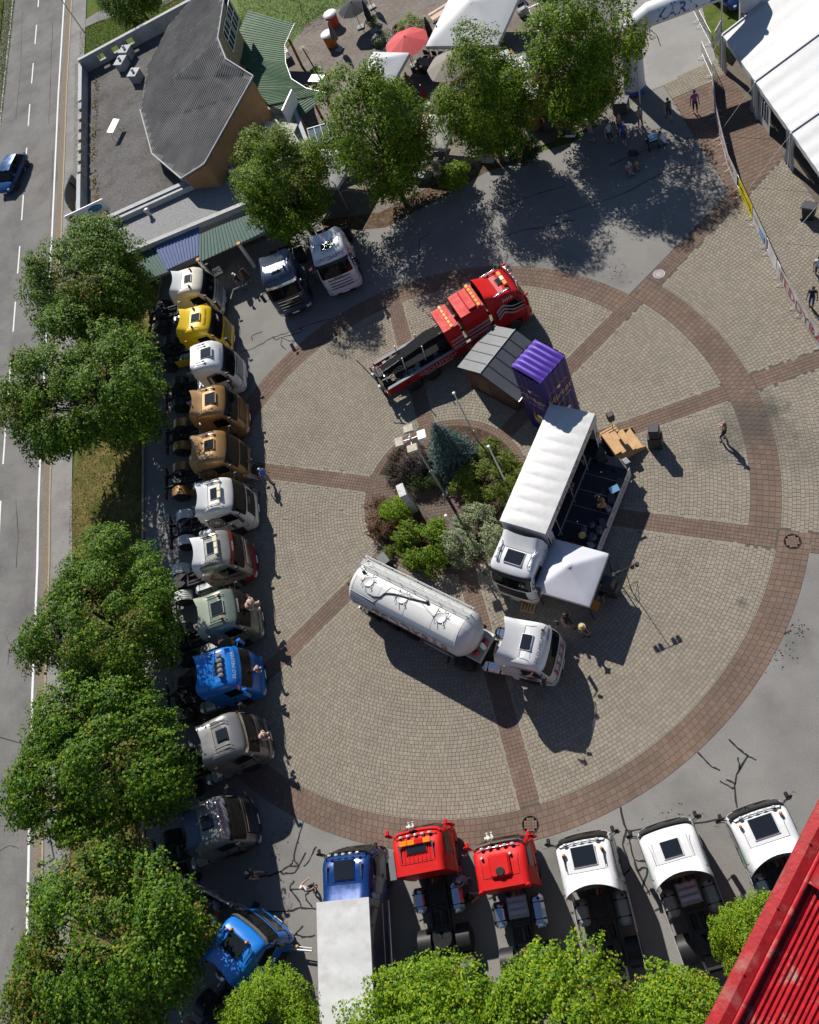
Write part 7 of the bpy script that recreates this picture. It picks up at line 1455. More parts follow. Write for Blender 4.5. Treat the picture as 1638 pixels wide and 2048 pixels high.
def grass_field(name,polys,n,size,m,zz):
    pos=[]
    for poly,k in polys:
        xs=[q[0] for q in poly]; ys=[q[1] for q in poly]; c=0
        while c<k:
            x=random.uniform(min(xs),max(xs)); y=random.uniform(min(ys),max(ys))
            if in_poly(x,y,poly): pos.append((x,y,zz+.03)); c+=1
    pos=np.array(pos); nr=rng.normal(size=(len(pos),3)); nr[:,2]=np.abs(nr[:,2])*.6+.15; me=leaf_mesh(name,pos,nr,size,[m],aspect=.35); o=bpy.data.objects.new(name,me); COL.objects.link(o); o['kind']='stuff'; return o
VG=[(-26.9,14),(-26.85,4),(-25.8,-2),(-23.1,-16.5),(-21,-26),(-14.8,-28),(-17.8,-18),(-19.2,-9),(-20.6,0),(-21.8,8),(-22.2,14)]
tag(grass_field('verge_grass',[(VG,26000)],0,.12,leafmat('dry_grass_blade',[(0,(.07,.075,.015)),(.5,(.16,.14,.035)),(1,(.27,.22,.08))],.2),-.01),'dry yellowish grass under the left row of maples','grass')
LP=[tuple(P(*q)[:2]) for q in ((158,130),(160,60),(200,40),(330,0),(420,-40),(330,30),(240,75))]; L2=[tuple(P(*q)[:2]) for q in ((480,60),(560,100),(640,35),(760,-15),(700,-60),(470,-60))]; L3=[tuple(P(*q)[:2]) for q in ((0,0),(30,0),(8,200),(0,260))]; L4=[tuple(P(*q)[:2]) for q in ((150,130),(157,128),(153,450),(145,450))]
tag(grass_field('lawn_grass',[(LP,9000),(L2,12000),(L3,6000),(L4,1500)],0,.12,leafmat('lawn_blade',[(0,(.035,.07,.008)),(.6,(.085,.14,.015)),(1,(.16,.2,.03))],.25),-.02),'green lawn grass around the restaurant','grass')
# ================================================================= people, animals' toys, cars, tower
def skin_mesh(name,joints,edges,rad,sub=1):
    me=bpy.data.meshes.new(name); me.from_pydata(joints,edges,[]); o=bpy.data.objects.new(name,me); COL.objects.link(o)
    md=o.modifiers.new('s','SKIN'); md.use_smooth_shade=True
    for i,r in enumerate(rad): me.skin_vertices[0].data[i].radius=(r,r) if not isinstance(r,tuple) else r
    me.skin_vertices[0].data[0].use_root=True
    s=o.modifiers.new('u','SUBSURF'); s.levels=s.render_levels=sub
    dg=bpy.context.evaluated_depsgraph_get(); m2=bpy.data.meshes.new_from_object(o.evaluated_get(dg)); bpy.data.objects.remove(o); bpy.data.meshes.remove(me); return m2
def seg_d(p,a,b):
    ab=b-a; t=clamp((p-a).dot(ab)/max(1e-9,ab.dot(ab)),0,1); return (p-(a+ab*t)).length
def ik(hip,foot,l1,l2,fwd):
    d=foot-hip; L=min(d.length,l1+l2-.005); a=math.acos(clamp((l1*l1+L*L-l2*l2)/(2*l1*L),-1,1)); dn=d.normalized(); ax=dn.cross(fwd); 
    if ax.length<1e-4: ax=Vector((0,1,0))
    return hip+Matrix.Rotation(a,3,ax.normalized())@dn*l1
POSES={}
def pose(key,pelvis=.93,lean=0.,feet=((.12,.1),(-.12,-.1)),footz=(0,0),hands=None,headtilt=0.,sub=1):
    """standing figure 1.75 m facing +x; returns shared body mesh with slots skin,shirt,trousers,shoes,hair"""
    V=Vector; J=[];E=[];Rr=[];G=[]
    def add(p,r,par,g):
        J.append(V(p)); Rr.append(r); G.append(g)
        if par is not None: E.append((par,len(J)-1))
        return len(J)-1
    up=V((math.sin(lean),0,math.cos(lean))); fw=V((math.cos(lean),0,-math.sin(lean))); pel=V((0,0,pelvis))
    i0=add(pel,(.155,.125),None,2); i1=add(pel+up*.2,(.15,.115),i0,1); i2=add(pel+up*.42,(.17,.12),i1,1); i3=add(pel+up*.53,(.08,.07),i2,1)
    nk=add(pel+up*.6+fw*.015,.055,i3,0); hup=V((math.sin(lean*.4+headtilt),0,math.cos(lean*.4+headtilt))); hf=V((hup.z,0,-hup.x)); hb=J[nk]+hup*.06
    hd0=add(hb+hf*.015,(.075,.07),nk,0); hd1=add(hb+hup*.09+hf*.01,(.088,.08),hd0,0); hd2=add(hb+hup*.175,(.075,.07),hd1,4)
    shs=[]
    for s_,sd in ((1,0),(-1,1)):
        sh=add(pel+up*.47+V((0,s_*.19,0)),.062,i2,1); h=hands[sd] if hands else (.06,s_*.27,pelvis-.12); hv=V(h); el=ik(J[sh],hv,.29,.26,V((-1,s_*.3,-.2))); e=add(el,.046,sh,1 if False else 5); w_=add(hv,.032,e,0)
        dh=(hv-el).normalized(); pm=add(hv+dh*.07,(.038,.026),w_,0); side=dh.cross(V((0,0,1))); side=side.normalized() if side.length>.05 else V((1,0,0))
        for q in range(4):
            f0=add(hv+dh*(.105)+side*(.03-.02*q),.011,pm,0); f1=add(hv+dh*(.15-.008*abs(q-1))+side*(.034-.022*q)+V((0,0,-.012)),.009,f0,0)
        th=add(hv+dh*.06+side*.055+V((.0,0,-.005)),.011,pm,0); add(hv+dh*.095+side*.07+V((0,0,-.01)),.009,th,0)
    for s_,sd in ((1,0),(-1,1)):
        hp_=add(pel+V((0,s_*.095,-.06)),(.1,.09),i0,2); ft=V((feet[sd][0],feet[sd][1] if abs(feet[sd][1])>.0 else s_*.1,footz[sd]+.09)); kn=ik(J[hp_],ft,.43,.42,V((1,0,.1))); k=add(kn,.062,hp_,6); an=add(ft,.045,k,7); hl=add(ft+V((.02,0,-.045)),.042,an,3); add(ft+V((.17,0,-.055)),.035,hl,3)
    me=skin_mesh('body',J,E,Rr,sub)
    bones=[(J[a],J[b],G[b]) for a,b in E]; mi=[]
    hbv=J[hd1]
    for p in me.polygons:
        c=p.center; g=min(bones,key=lambda b:seg_d(c,b[0],b[1])*(1.15 if b[2]==0 else 1))[2]
        if g in (0,4) and (c-hbv).length<.16:
            rel=c-hbv; g=4 if (rel.dot(hup)>.055 or (rel.dot(hf)<-.02 and rel.dot(hup)>-.04)) else 0
        mi.append(g)
    for k in range(8): me.materials.append(None)
    me.polygons.foreach_set('material_index',mi); 
    # facial features as small bumps: nose, ears, eyes
    POSES[key]=(me,J[hd1].copy(),hup,hf)
V_=Vector
pose('stand'); pose('walk',.91,.06,((.28,.09),(-.24,-.09)),(0,.04),((-.12,.25,.85),(.22,-.25,.92))); pose('walk2',.91,.05,((-.22,.09),(.26,-.09)),(.03,0),((.2,.26,.9),(-.14,-.25,.84)))
pose('cross',hands=((.24,-.05,1.12),(.24,.05,1.08))); pose('hold',hands=((.3,.1,1.05),(.3,-.1,1.1)),headtilt=.35); pose('camera',hands=((.22,.06,1.5),(.22,-.06,1.5)),feet=((.1,.13),(-.05,-.13)))
pose('sit',.47,.12,((.42,.12),(.42,-.12)),(0,0),((.35,.15,.62),(.35,-.15,.62)),.2); pose('sitlow',.16,.3,((.55,.14),(.5,-.14)),(0,0),((.42,.12,.42),(.42,-.12,.42)),.25); pose('crouch',.32,.5,((.2,.14),(.05,-.12)),(0,.03),((.5,.1,.3),(.45,-.1,.35)),.3); pose('lean',.9,-.22,((.42,.1),(.46,-.1)),(0,0),((.14,.12,1.06),(.14,-.12,1.06))); pose('guitar',.47,.2,((.4,.16),(.42,-.14)),(0,0),((.32,.35,.8),(.22,-.12,.72)),.4); pose('touch',hands=((.45,.15,1.3),(.3,-.25,.9)))
SK=mat('skin',(.42,.24,.17),.55,var=.08,vs=8); SK2=mat('tanned_skin',(.34,.18,.12),.55,var=.08,vs=8)
def cloth(c): return mat('cloth_%d_%d_%d'%tuple(int(x*255) for x in c),c,.85,var=.12,vs=7)
HAIRS={'dark':(.02,.014,.01),'brown':(.07,.04,.02),'blond':(.4,.28,.13),'grey':(.38,.37,.35),'white':(.62,.61,.58)}
def person(label,pos,head,ps,shirt,trousers,hair='dark',shoes=(.05,.05,.05),long=False,sleeves=False,scale=1.,z=0.,hat=None,skin=SK,group=None,bareleg=True):
    p=P(*pos,z) if len(pos)==2 else Vector(pos); me,hc,hup,hf=POSES[ps]; t=thing('person',label,'person',(p.x,p.y,p.z if len(pos)==3 else z),R(head),group); t.scale=(scale,)*3
    o=bpy.data.objects.new('body',me); COL.objects.link(o); o.parent=t; o.location.z=.02
    sh,tr,hr=cloth(shirt),cloth(trousers),mat('hair_'+hair,HAIRS[hair],.8,var=.3,vs=20); lst=[skin,sh,tr,cloth(shoes),hr,sh if sleeves else skin,tr if long else tr,tr if long else skin]
    lst[5]=sh if sleeves else skin
    for i,m in enumerate(lst): o.material_slots[i].link='OBJECT'; o.material_slots[i].material=m
    c=hc+Vector((0,0,.02))
    MB().ball(c+hf*.085+hup*-.005,.014,6,4,sq=(1,.8,1.2)).build('nose',skin,t)
    for s_ in (-1,1):
        MB().ball(c+hf*.072+hup*.02+Vector((0,s_*.03,0)),.011,6,4).build('eye',BLACK,t); MB().ball(c+Vector((0,s_*.082,0)),.022,6,4,sq=(.6,.4,1)).build('ear',skin,t)
    MB().ball(c+hf*.072-hup*.045,.014,6,4,sq=(.5,1.6,.4)).build('mouth',mat('lips',(.3,.1,.09),.6),t)
    # hair shell
    MB().grid(lambda u,v:c+(hup*(math.cos(v*1.75)*.108)+(hf*math.cos(2*math.pi*u)*(1 if math.cos(2*math.pi*u)<0 else .78)+Vector((0,math.sin(2*math.pi*u)*.92,0)))*(math.sin(v*1.75)*.1))-hf*.008+hup*.004,14,6).build('hair',hr,t)
    if hat:
        hm=cloth(hat[0]); M=Matrix.Translation(c+hup*.075)@hup.to_track_quat('Z','Y').to_matrix().to_4x4(); hm2=hm
        if hat[1]=='brim': MB().lathe([(.19,0),(.1,.005),(.095,.07),(.07,.1),(.0001,.105)],n=16,M=M).build('hat',hm,t)
        else: MB().lathe([(.1,-.01),(.098,.04),(.07,.085),(.0001,.1)],n=14,M=M).build('cap',hm,t); MB().bbox(c+hup*.085+hf*.14,(.12,.14,.012),.005).build('cap_peak',hm,t)
    return t
D_=lambda *c:c
person('man in dark teal shirt and backpack walking past the tree shade',(1337,239),-75,'walk',(.03,.06,.055),(.03,.03,.04),'dark')
person('man in purple shirt and dark shorts with white shoes',(1390,226),-85,'stand',(.26,.06,.3),(.02,.02,.025),'dark',(.6,.6,.6))
person('photographer in black clothes standing alone on the right paving',(1449,880),165,'camera',(.012,.012,.014),(.012,.014,.025),'dark',hat=((.25,.15,.2),'cap'))
person('woman in black top and denim shorts behind the teddy banner',(1622,614),-110,'stand',(.02,.02,.022),(.08,.14,.28),'brown')
person('person in white shirt and jeans at the right edge',(1634,553),-100,'walk',(.6,.6,.62),(.05,.09,.18),'dark',long=True)
person('man in grey tank top with arms crossed and blue shorts',(1184,285),-70,'cross',(.12,.17,.18),(.05,.09,.2),'brown')
person('person in pale green patterned shirt under the arch-side maple',(1220,286),-60,'stand',(.3,.4,.36),(.02,.02,.025),'brown')
person('man in bright blue polo shirt with white shoes in the shade',(1250,286),-110,'stand',(.03,.06,.36),(.03,.04,.12),'grey',(.6,.62,.65))
person('person in salmon shirt behind the man in blue',(1240,268),-40,'cross',(.4,.17,.13),(.05,.05,.06),'brown')
person('woman in tan dress by the lamp post under the arch',(1281,256),-80,'hold',(.3,.2,.14),(.2,.13,.09),'brown')
person('crouching person in white T-shirt beside the pushchair',(1331,292),140,'crouch',(.65,.65,.66),(.06,.1,.2),'dark')
person('seated man in pale shirt and cap on the shaded asphalt',(1257,342),-75,'sitlow',(.4,.36,.36),(.45,.42,.38),'brown',hat=((.5,.42,.42),'cap'))
person('child in yellow top sitting on the shaded asphalt',(1273,334),-85,'sitlow',(.6,.42,.05),(.5,.35,.3),'blond',scale=.68)
person('man in royal blue polo walking along the lorry fronts',(541,963),-20,'walk2',(.02,.12,.5),(.3,.28,.25),'white')
person('person in green jacket leaning at the bronze lorry front',(509,936),20,'lean',(.04,.1,.03),(.06,.08,.06),'brown',long=True,sleeves=True)
person('person in black shirt and pale shorts leaning on the bronze lorry',(507,963),10,'lean',(.012,.012,.014),(.35,.33,.3),'dark')
person('person in black clothes leaning by the pearl white lorry',(505,988),-5,'lean',(.012,.012,.014),(.015,.015,.018),'brown')
person('person with white cap, black shirt and jeans by the toilet sign',(489,580),-30,'stand',(.015,.015,.018),(.12,.18,.3),'dark',long=True,hat=((.6,.6,.6),'cap'))
person('woman in dark patterned dress beside the toilet sign',(501,566),-50,'stand',(.05,.03,.03),(.06,.04,.035),'dark')
person('man in black shirt and beige shorts walking below the dark grey lorry',(521,1751),10,'walk',(.012,.013,.02),(.3,.24,.16),'grey')
person('man in white shirt touching the deep blue lorry',(630,1780),50,'touch',(.6,.6,.63),(.02,.025,.05),'white')
person('man in lilac cap and shirt between the two red tractors',(940,1762),200,'touch',(.22,.2,.3),(.03,.03,.04),'grey',hat=((.3,.25,.36),'cap'))
person('person in black crouching between the red tractors',(938,1800),20,'crouch',(.012,.012,.014),(.02,.03,.05),'dark')
person('woman in black with arms free near the tanker cab',(1138,1249),-60,'walk',(.012,.012,.014),(.03,.03,.035),'brown')
person('man in straw hat reading a sheet near the tanker cab',(1170,1272),-40,'hold',(.02,.016,.018),(.05,.04,.05),'brown',hat=((.5,.38,.2),'brim'))
person('guitarist in black seated on the stage deck',(8.72,-2.85,1.17),20,'guitar',(.014,.014,.016),(.2,.17,.13),'brown')
person('musician in dark clothes sitting inside the stage lorry',(7.9,.2,1.17),-30,'sit',(.04,.03,.035),(.04,.05,.08),'dark')
person('person standing behind equipment in the stage lorry',(7.3,-1.6,1.17),-25,'hold',(.03,.03,.035),(.02,.02,.025),'dark')
# seats for seated people
def stool(pos,label,h=.44):
    p=P(*pos) if len(pos)==2 else Vector(pos); t=thing('folding_stool',label,'stool',(p.x,p.y,p.z if len(pos)==3 else .01)); MB().bbox((0,0,h-.02),(.34,.34,.04),.01).build('seat',BLACK,t)
    for x,y in ((-.13,-.13),(.13,-.13),(.13,.13),(-.13,.13)): MB().tube((x,y,0),(x,y,h-.03),.014,5).build('leg',STEEL,t)
stool((8.7,-2.87,1.17),'black stool under the guitarist'); stool((7.88,.22,1.17),'black stool under the musician in the stage lorry')
q=Vector((8.72,-2.85,1.17)); t=thing('guitar','orange acoustic guitar held by the stage musician','guitar',(q.x+.28,q.y+.05,q.z+.68),R(80)); MB().lathe([(.0001,-.04),(.19,-.04),(.19,.04),(.0001,.041)],(-.15,0,0),14).lathe([(.0001,-.04),(.14,-.04),(.14,.04),(.0001,.041)],(.1,0,0),14).build('body',mat('guitar_orange',(.5,.2,.03),.3,coat=.3),t); MB().bbox((.5,0,.02),(.65,.05,.03),.005).build('neck',mat('guitar_neck',(.06,.03,.02),.5),t); MB().lathe([(.0001,.001),(.045,.0)],(.0,0,.045),10).build('sound_hole',BLACK,t)
# pushchairs
def pram(px,label,rz,hood,s_=1.):
    p=P(*px); t=thing('pushchair',label,'pushchair',(p.x,p.y,.005),R(rz)); t.scale=(s_,)*3
    for x,y,r in ((-.35,.28,.13),(-.35,-.28,.13),(.4,.2,.09),(.4,-.2,.09)): MB().lathe([(.0001,-.025),(r,-.025),(r,.025),(.0001,.026)],(x,y,r),12,axis='Y').build('wheel',RUBBER,t)
    MB().path([(-.35,.26,.13),(.1,.24,.5),(-.55,.24,1.02),(-.55,-.24,1.02),(.1,-.24,.5),(-.35,-.26,.13)],.018,6).path([(.1,.22,.5),(.4,.2,.1)],.016,5).path([(.1,-.22,.5),(.4,-.2,.1)],.016,5).build('frame',BLACK,t)
    MB().bbox((.08,0,.48),(.62,.42,.18),.06).build('seat',mat('pram_cloth',(.02,.021,.025),.85),t); MB().grid(lambda u,v:Vector((-.2-.28*math.cos(math.pi*(.15+.6*v)),.24*(2*u-1),.62+.36*math.sin(math.pi*(.15+.6*v)))),6,6).build('hood',hood,t); return t
pram((1305,292),'black pushchair with pale blue handle shelf in the shade',100,mat('pram_blue',(.28,.5,.62),.7),1.15); pram((1268,318),'small dark pushchair behind the sitting child',70,mat('pram_dark',(.03,.032,.036),.8),.9)
# table party under the maple at lower left
def beerset(p0,p1,label,top=None):
    a,b=P(*p0),P(*p1); d=b-a; L_=2.2; ang=math.atan2(d.y,d.x); c=(a+b)/2; t=thing('beer_table',label,'table',(c.x,c.y,0),ang); MB().bbox((0,0,.76),(L_,.55,.035),.01).build('top',top or mat('orange_table',(.55,.22,.03),.5,var=.15,vs=3),t)
    for x in (-.85,.85): MB().tube((x,-.22,0),(x,.22,.74),.018,5).tube((x,.22,0),(x,-.22,.74),.018,5).build('leg',STEEL,t)
    return c,ang
c,ang=beerset((403,1795),(428,1875),'orange beer table set with plates under the lower left maple')
for s_,nm in ((-1,'left'),(1,'right')):
    q=c+Vector((-math.sin(ang),math.cos(ang),0))*s_*.75; t=thing('beer_bench','orange beer bench on the %s side of the laid table'%nm,'bench',(q.x,q.y,0),ang); MB().bbox((0,0,.45),(2.2,.26,.035),.01).build('top',mat('orange_table',(.55,.22,.03),.5),t)
    for x in (-.8,.8): MB().tube((x,-.1,0),(x,.1,.43),.016,5).tube((x,.1,0),(x,-.1,.43),.016,5).build('leg',STEEL,t)
    for k,(sx,sh,lb,hr) in enumerate(((-.7,(.02,.02,.025),'black','dark'),(0.,(.12,.05,.04),'maroon','brown'),(.7,(.05,.09,.16),'navy','grey')) if s_<0 else ((-.6,(.03,.025,.025),'dark brown','brown'),(.5,(.3,.32,.35),'pale grey','dark'))):
        r=q+Vector((math.cos(ang),math.sin(ang),0))*sx; person('seated person in %s top on the %s bench of the laid table'%(lb,nm),(r.x,r.y,.0),math.degrees(ang)+(90 if s_<0 else -90),'sit',sh,(.03,.04,.07),hr)
for k,(x,y,r) in enumerate(((-.7,.1,.12),(-.4,-.1,.1),(-.05,.12,.12),(.25,-.08,.13),(.6,.1,.1),(.85,-.05,.12))):
    q=c+Vector((math.cos(ang)*x-math.sin(ang)*y,math.sin(ang)*x+math.cos(ang)*y,.78)); t=tag(MB().lathe([(.0001,.004),(r*.6,.004),(r,.02),(r,.024)],n=14).build('plate',WHITEP),('plate at the upper end of the laid table','plate second from the upper end of the laid table','plate left of the laid table middle','large plate right of the laid table middle','plate second from the lower end of the laid table','plate at the lower end of the laid table')[k],'plate','plates on the laid table'); t.location=q
for k,(x,y) in enumerate(((-.55,-.15),(-.2,.0),(.1,.2),(.45,-.2))):
    q=c+Vector((math.cos(ang)*x-math.sin(ang)*y,math.sin(ang)*x+math.cos(ang)*y,.78)); t=tag(MB().lathe([(.035,0),(.04,.14),(.036,.14),(.03,.02)],n=10).build('drinking_glass',mat('glass_pale',(.5,.5,.48),.1,coat=.5)),('drinking glass at the upper end of the laid orange table','drinking glass left of the middle plate on the laid table','drinking glass near the right bench on the laid table','drinking glass at the lower end of the laid table')[k],'glass','glasses on the laid table'); t.location=q
person('person in white shirt standing beside the laid table',(386,1786),-30,'hold',(.62,.62,.62),(.03,.03,.035),'dark')
person('person in pale blue shirt behind the slanted banner',(456,1812),200,'stand',(.25,.32,.42),(.03,.03,.04),'dark')
person('child lying back by the blue lorry front',(492,1830),-20,'sitlow',(.35,.25,.18),(.4,.28,.22),'brown',scale=.8)
# slanted printed banner between dark grey and blue lorry
a,b=P(392,1760),P(512,1822); t=thing('banner_wall','long printed banner wall between the dark grey and the askew blue lorry','banner',(a.x,a.y,0),math.atan2(b.y-a.y,b.x-a.x)); L_=(b-a).length
MB().bbox((L_/2,0,.95),(L_,.04,1.5),.01).build('panel',mat('banner_dark_print',(.12,.13,.16),.5,two=(.45,.45,.47),ts=1.8,tth=(.5,.6)),t); MB().bbox((L_/2,0,1.72),(L_,.07,.05),.01).build('top_bar',ALU,t)
for x in (.1,L_-.1): MB().bbox((x,0,.06),(.35,.8,.1),.02).build('foot',DARKM,t)
lettering('lettering','MISSION',WHITE_TX,t,plane_fn((L_/2,-.022,1.1),(1,0,0),(0,0,1),.006),size=.6)
# terrace guests
for k,(px,hd,sh,lb) in enumerate((((868,132),200,(.6,.6,.62),'guest in white shirt at the grey terrace table'),((842,150),20,(.03,.03,.035),'guest in black at the grey terrace table'),((822,172),-120,(.45,.08,.07),'guest in red top at the brown terrace table'),((808,185),30,(.5,.45,.42),'guest in cream top at the brown terrace table'),((836,190),150,(.05,.05,.06),'guest in dark shirt right of the brown terrace table'))):
    person(lb,px,hd,'sit',sh,(.05,.06,.1),('brown','dark','blond','grey','dark')[k])
# teddy bears
def teddy(loc,label,rz,s_,tilt=0.,col=(.5,.34,.27)):
    t=thing('teddy_bear',label,'teddy bear',loc,R(rz),'teddy bears'); t.rotation_euler=(0,R(tilt),R(rz)); t.scale=(s_,)*3; m=mat('plush_%d'%int(col[0]*100),col,.95,var=.15,vs=14,bump=.6,bs=60)
    MB().ball((0,0,.28),.24,12,8,sq=(.9,1,1.15)).build('body',m,t); h=MB().ball((.03,0,.66),.19,12,8).build('head',m,t); MB().ball((.2,0,.62),.085,10,6,sq=(.8,1,.8)).build('muzzle',m,h); MB().ball((.27,0,.65),.03,8,5).build('nose',BLACK,h)
    for s2 in (-1,1):
        MB().ball((.02,s2*.16,.82),.07,8,6,sq=(.6,1,1)).build('ear',m,h); MB().ball((.18,s2*.07,.72),.02,6,4).build('eye',BLACK,h); MB().ball((.12,s2*.28,.4),.09,10,6,sq=(1.5,1,1)).build('arm',m,t); MB().ball((.33,s2*.17,.1),.1,10,6,sq=(2.0,1,1)).build('leg',m,t); MB().ball((.5,s2*.18,.13),.11,10,6,sq=(.6,1,1.1)).build('foot',m,t)
    return t
def on_truck(k,x,y,z):
    t,c=TRS[k]; a=t.rotation_euler.z; return (t.location.x+x*math.cos(a)-y*math.sin(a),t.location.y+x*math.sin(a)+y*math.cos(a),z)
teddy(on_truck(8,-.12,.1,1.95),'large pinkish teddy bear sitting on the sage green lorry front',14,1.15,30); teddy(on_truck(9,.02,-.1,1.75),'small teddy bear on the bright blue lorry grille',12,.6,35); teddy(on_truck(10,-.02,-.35,1.8),'pale teddy bear sprawled on the grey metallic lorry front',20,.8,35)
teddy(on_truck(14,-.25,.2,3.0),'white teddy bear at the front of the red lorry with amber beam',98,.55,0,(.6,.58,.52)); teddy(on_truck(15,-.2,.3,2.95),'white teddy bear at the front of the red lorry with the roof fan',98,.6,0,(.6,.58,.52))
AUT=((.5,.02,.02),(.72,.72,.72),(.5,.02,.02)); ITA=((.02,.25,.08),(.7,.7,.7),(.5,.02,.02)); GER=((.02,.02,.02),(.5,.02,.02),(.6,.4,.03))
for k,x,y,z,lb,cc,rz in ((16,-.45,1.45,2.85,'small flag at the left mirror of the white tractor beside the red ones',ITA,150),(16,-.45,-1.45,2.85,'small flag at the right mirror of the white tractor beside the red ones',ITA,-10),(17,-.45,1.5,2.85,'red white flag at the left mirror of the white tractor with square hatch',AUT,190),(17,-.45,-1.5,2.85,'red white flag at the right mirror of the white tractor with square hatch',AUT,-10),(18,-.4,1.5,2.85,'black red gold flag at the left mirror of the last white tractor',GER,190),(18,-.4,-1.5,2.85,'red white flag at the right mirror of the last white tractor',AUT,10),(18,-2.5,1.0,3.7,'red white flag on the roof fairing of the last white tractor',AUT,180),(15,-.5,1.4,2.7,'red white flag at the mirror of the red lorry with the roof fan',AUT,180),(13,-.5,-1.4,2.8,'red white flag at the mirror of the deep blue box lorry',AUT,0),(9,-.9,1.1,3.4,'red white flag on the roof of the bright blue bear lorry',AUT,60),(9,-.6,-1.2,2.9,'red white flag at the mirror of the bright blue bear lorry',AUT,-60),(8,-.5,-1.3,2.2,'red white flag at the mirror of the sage green lorry',AUT,-60),(20,-.5,1.3,2.8,'red flag at the left mirror of the shaded white lorry',AUT,0),(20,-.5,-1.3,2.8,'red flag at the right mirror of the shaded white lorry',AUT,180)):
    flag(on_truck(k,x,y,z),lb,cols=cc,rz=R(rz))
for x,y,lb in ((-.6,1.05,'red flag on the far roof corner of the tanker cab'),(-.75,-1.25,'red flag at the near mirror of the tanker cab')):
    a=R(-16); flag((6.1+x*math.cos(a)-y*math.sin(a),-10.88+x*math.sin(a)+y*math.cos(a),3.0),lb,cols=AUT,rz=R(200))
# pallets behind the red tractor, lashing bar from the blue lorry
c=on_truck(14,-6.6,0,1.1); pallet(c,TRS[14][0].rotation_euler.z,'pale wooden pallet lying on the red tractor chassis',6,1.0,.8)
# cars
def car(label,loc,head,m,L_=4.3,W2=.9,H_=1.5):
    t=thing('car',label,'car',loc,R(head)); pr=[(-L_/2,.45,.55),(-L_/2+.05,.8,.9),(-L_/2+.55,.95,.98),(L_/2-1.1,.92,.95),(L_/2-.25,.72,.8),(L_/2,.5,.55)]
    # body: loft of cross sections along x
    secs=[(-L_/2,.5,.72,.82),(-L_/2+.12,.3,.92,.95),(-L_/2+.6,.22,1.0,1.0),(-.3,.2,.98,1.0),(.8,.2,.95,1.0),(L_/2-.7,.22,.86,.97),(L_/2-.12,.3,.7,.86),(L_/2,.42,.58,.7)]
    n=14; vs=[]
    for x,z0,z1,w_ in secs:
        for k in range(n):
            a=2*math.pi*k/n; y=W2*w_*math.copysign(abs(math.cos(a))**.45,math.cos(a)); z=(z0+z1)/2+(z1-z0)/2*math.copysign(abs(math.sin(a))**.55,math.sin(a)); vs.append((x,y,z))
    MB().add(vs,[(j*n+k,j*n+(k+1)%n,j*n+n+(k+1)%n,j*n+n+k)[::-1] for j in range(len(secs)-1) for k in range(n)]+[tuple(range(n)),tuple(range(len(vs)-1,len(vs)-n-1,-1))],True).build('body',m,t)
    roof=[(-L_/2+.35,.95,.8),(-L_/2+.8,H_-.05,.66),(-.2,H_,.68),(.55,H_-.08,.66),(1.25,.95,.84)]
    gm=MB(); 
    gm.add([(x,s_*W2*w_,z) for x,z,w_ in roof for s_ in (-1,1)]+[(x,s_*W2*.95,.9) for x,z,w_ in (roof[0],roof[1],roof[2],roof[3],roof[4]) for s_ in (-1,1)],[(0,1,3,2),(6,7,9,8)]+[(2*i,2*i+2,10+2*i+2,10+2*i) for i in range(4)]+[(2*i+1,10+2*i+1,10+2*i+3,2*i+3) for i in range(4)]); gm.build('windows',GLASS,t)
    MB().grid(lambda u,v:(lambda i,f:Vector((roof[1+i][0]*(1-f)+roof[2+i][0]*f,(2*u-1)*W2*(roof[1+i][2]*(1-f)+roof[2+i][2]*f)*1.01,(roof[1+i][1]*(1-f)+roof[2+i][1]*f)+.012+.04*(1-(2*u-1)**2))))(min(1,int(v*2)),v*2-min(1,int(v*2))),8,6).build('roof',m,t)
    for s_ in (-1,1):
        for i in (1,2,3): a=roof[i]; MB().tube((a[0],s_*W2*a[2],a[1]-.02),(a[0]+(.25 if i==3 else 0),s_*W2*.93,.95),.035,5).build('pillar',m,t)
        for x in (-L_/2+.8,L_/2-.85): wheel(t,x,s_*(W2-.1),s_,.22,.33,ALU)
        MB().bbox((.75,s_*(W2+.1),1.0),(.12,.2,.13),.04).build('mirror',m,t); MB().ball((L_/2-.12,s_*W2*.62,.66),.13,8,6,sq=(.7,1,.5)).build('headlight',CLEAR,t); MB().bbox((-L_/2+.02,s_*W2*.65,.8),(.06,.3,.12),.02).build('rear_lamp',REDL,t)
    MB().bbox((L_/2-.02,0,.5),(.08,.9,.12),.02).build('grille',BLACK,t); MB().bbox((L_/2+.01,0,.42),(.03,.5,.1),.01).build('number_plate',WHITEP,t); return t
c=P(33,356); car('dark blue hatchback driving down the road',(c.x,c.y,-.025),-101,paint('car_blue',(.008,.05,.16),.2,1.,.3)); c=P(1450,-6); car('dark blue car parked behind the marquee at the top edge',(c.x,c.y,-.03),-65,paint('car_navy',(.01,.03,.12),.2,1.,.3)); 
q=P(1100,58); t=thing('moped','red and white moped parked behind the arch-side maple','moped',(q.x,q.y,.01),R(60))
for x in (-.6,.6): MB().lathe([(.16,-.05),(.28,-.05),(.28,.05),(.16,.05)],(x,0,.28),14,axis='Y').build('wheel',RUBBER,t)
MB().bbox((-.35,0,.62),(.8,.32,.3),.1).build('body',RED,t); MB().bbox((-.35,0,.82),(.7,.3,.1),.05).build('seat',BLACK,t); MB().bbox((-.85,0,.95),(.4,.4,.35),.05).build('top_box',WHITEP,t); MB().bbox((.42,0,.65),(.12,.4,.65),.05).build('leg_shield',RED,t); MB().tube((.42,-.3,1.02),(.42,.3,1.02),.02,6).build('handlebar',BLACK,t); MB().bbox((.05,0,.3),(.7,.3,.08),.03).build('footboard',BLACK,t)
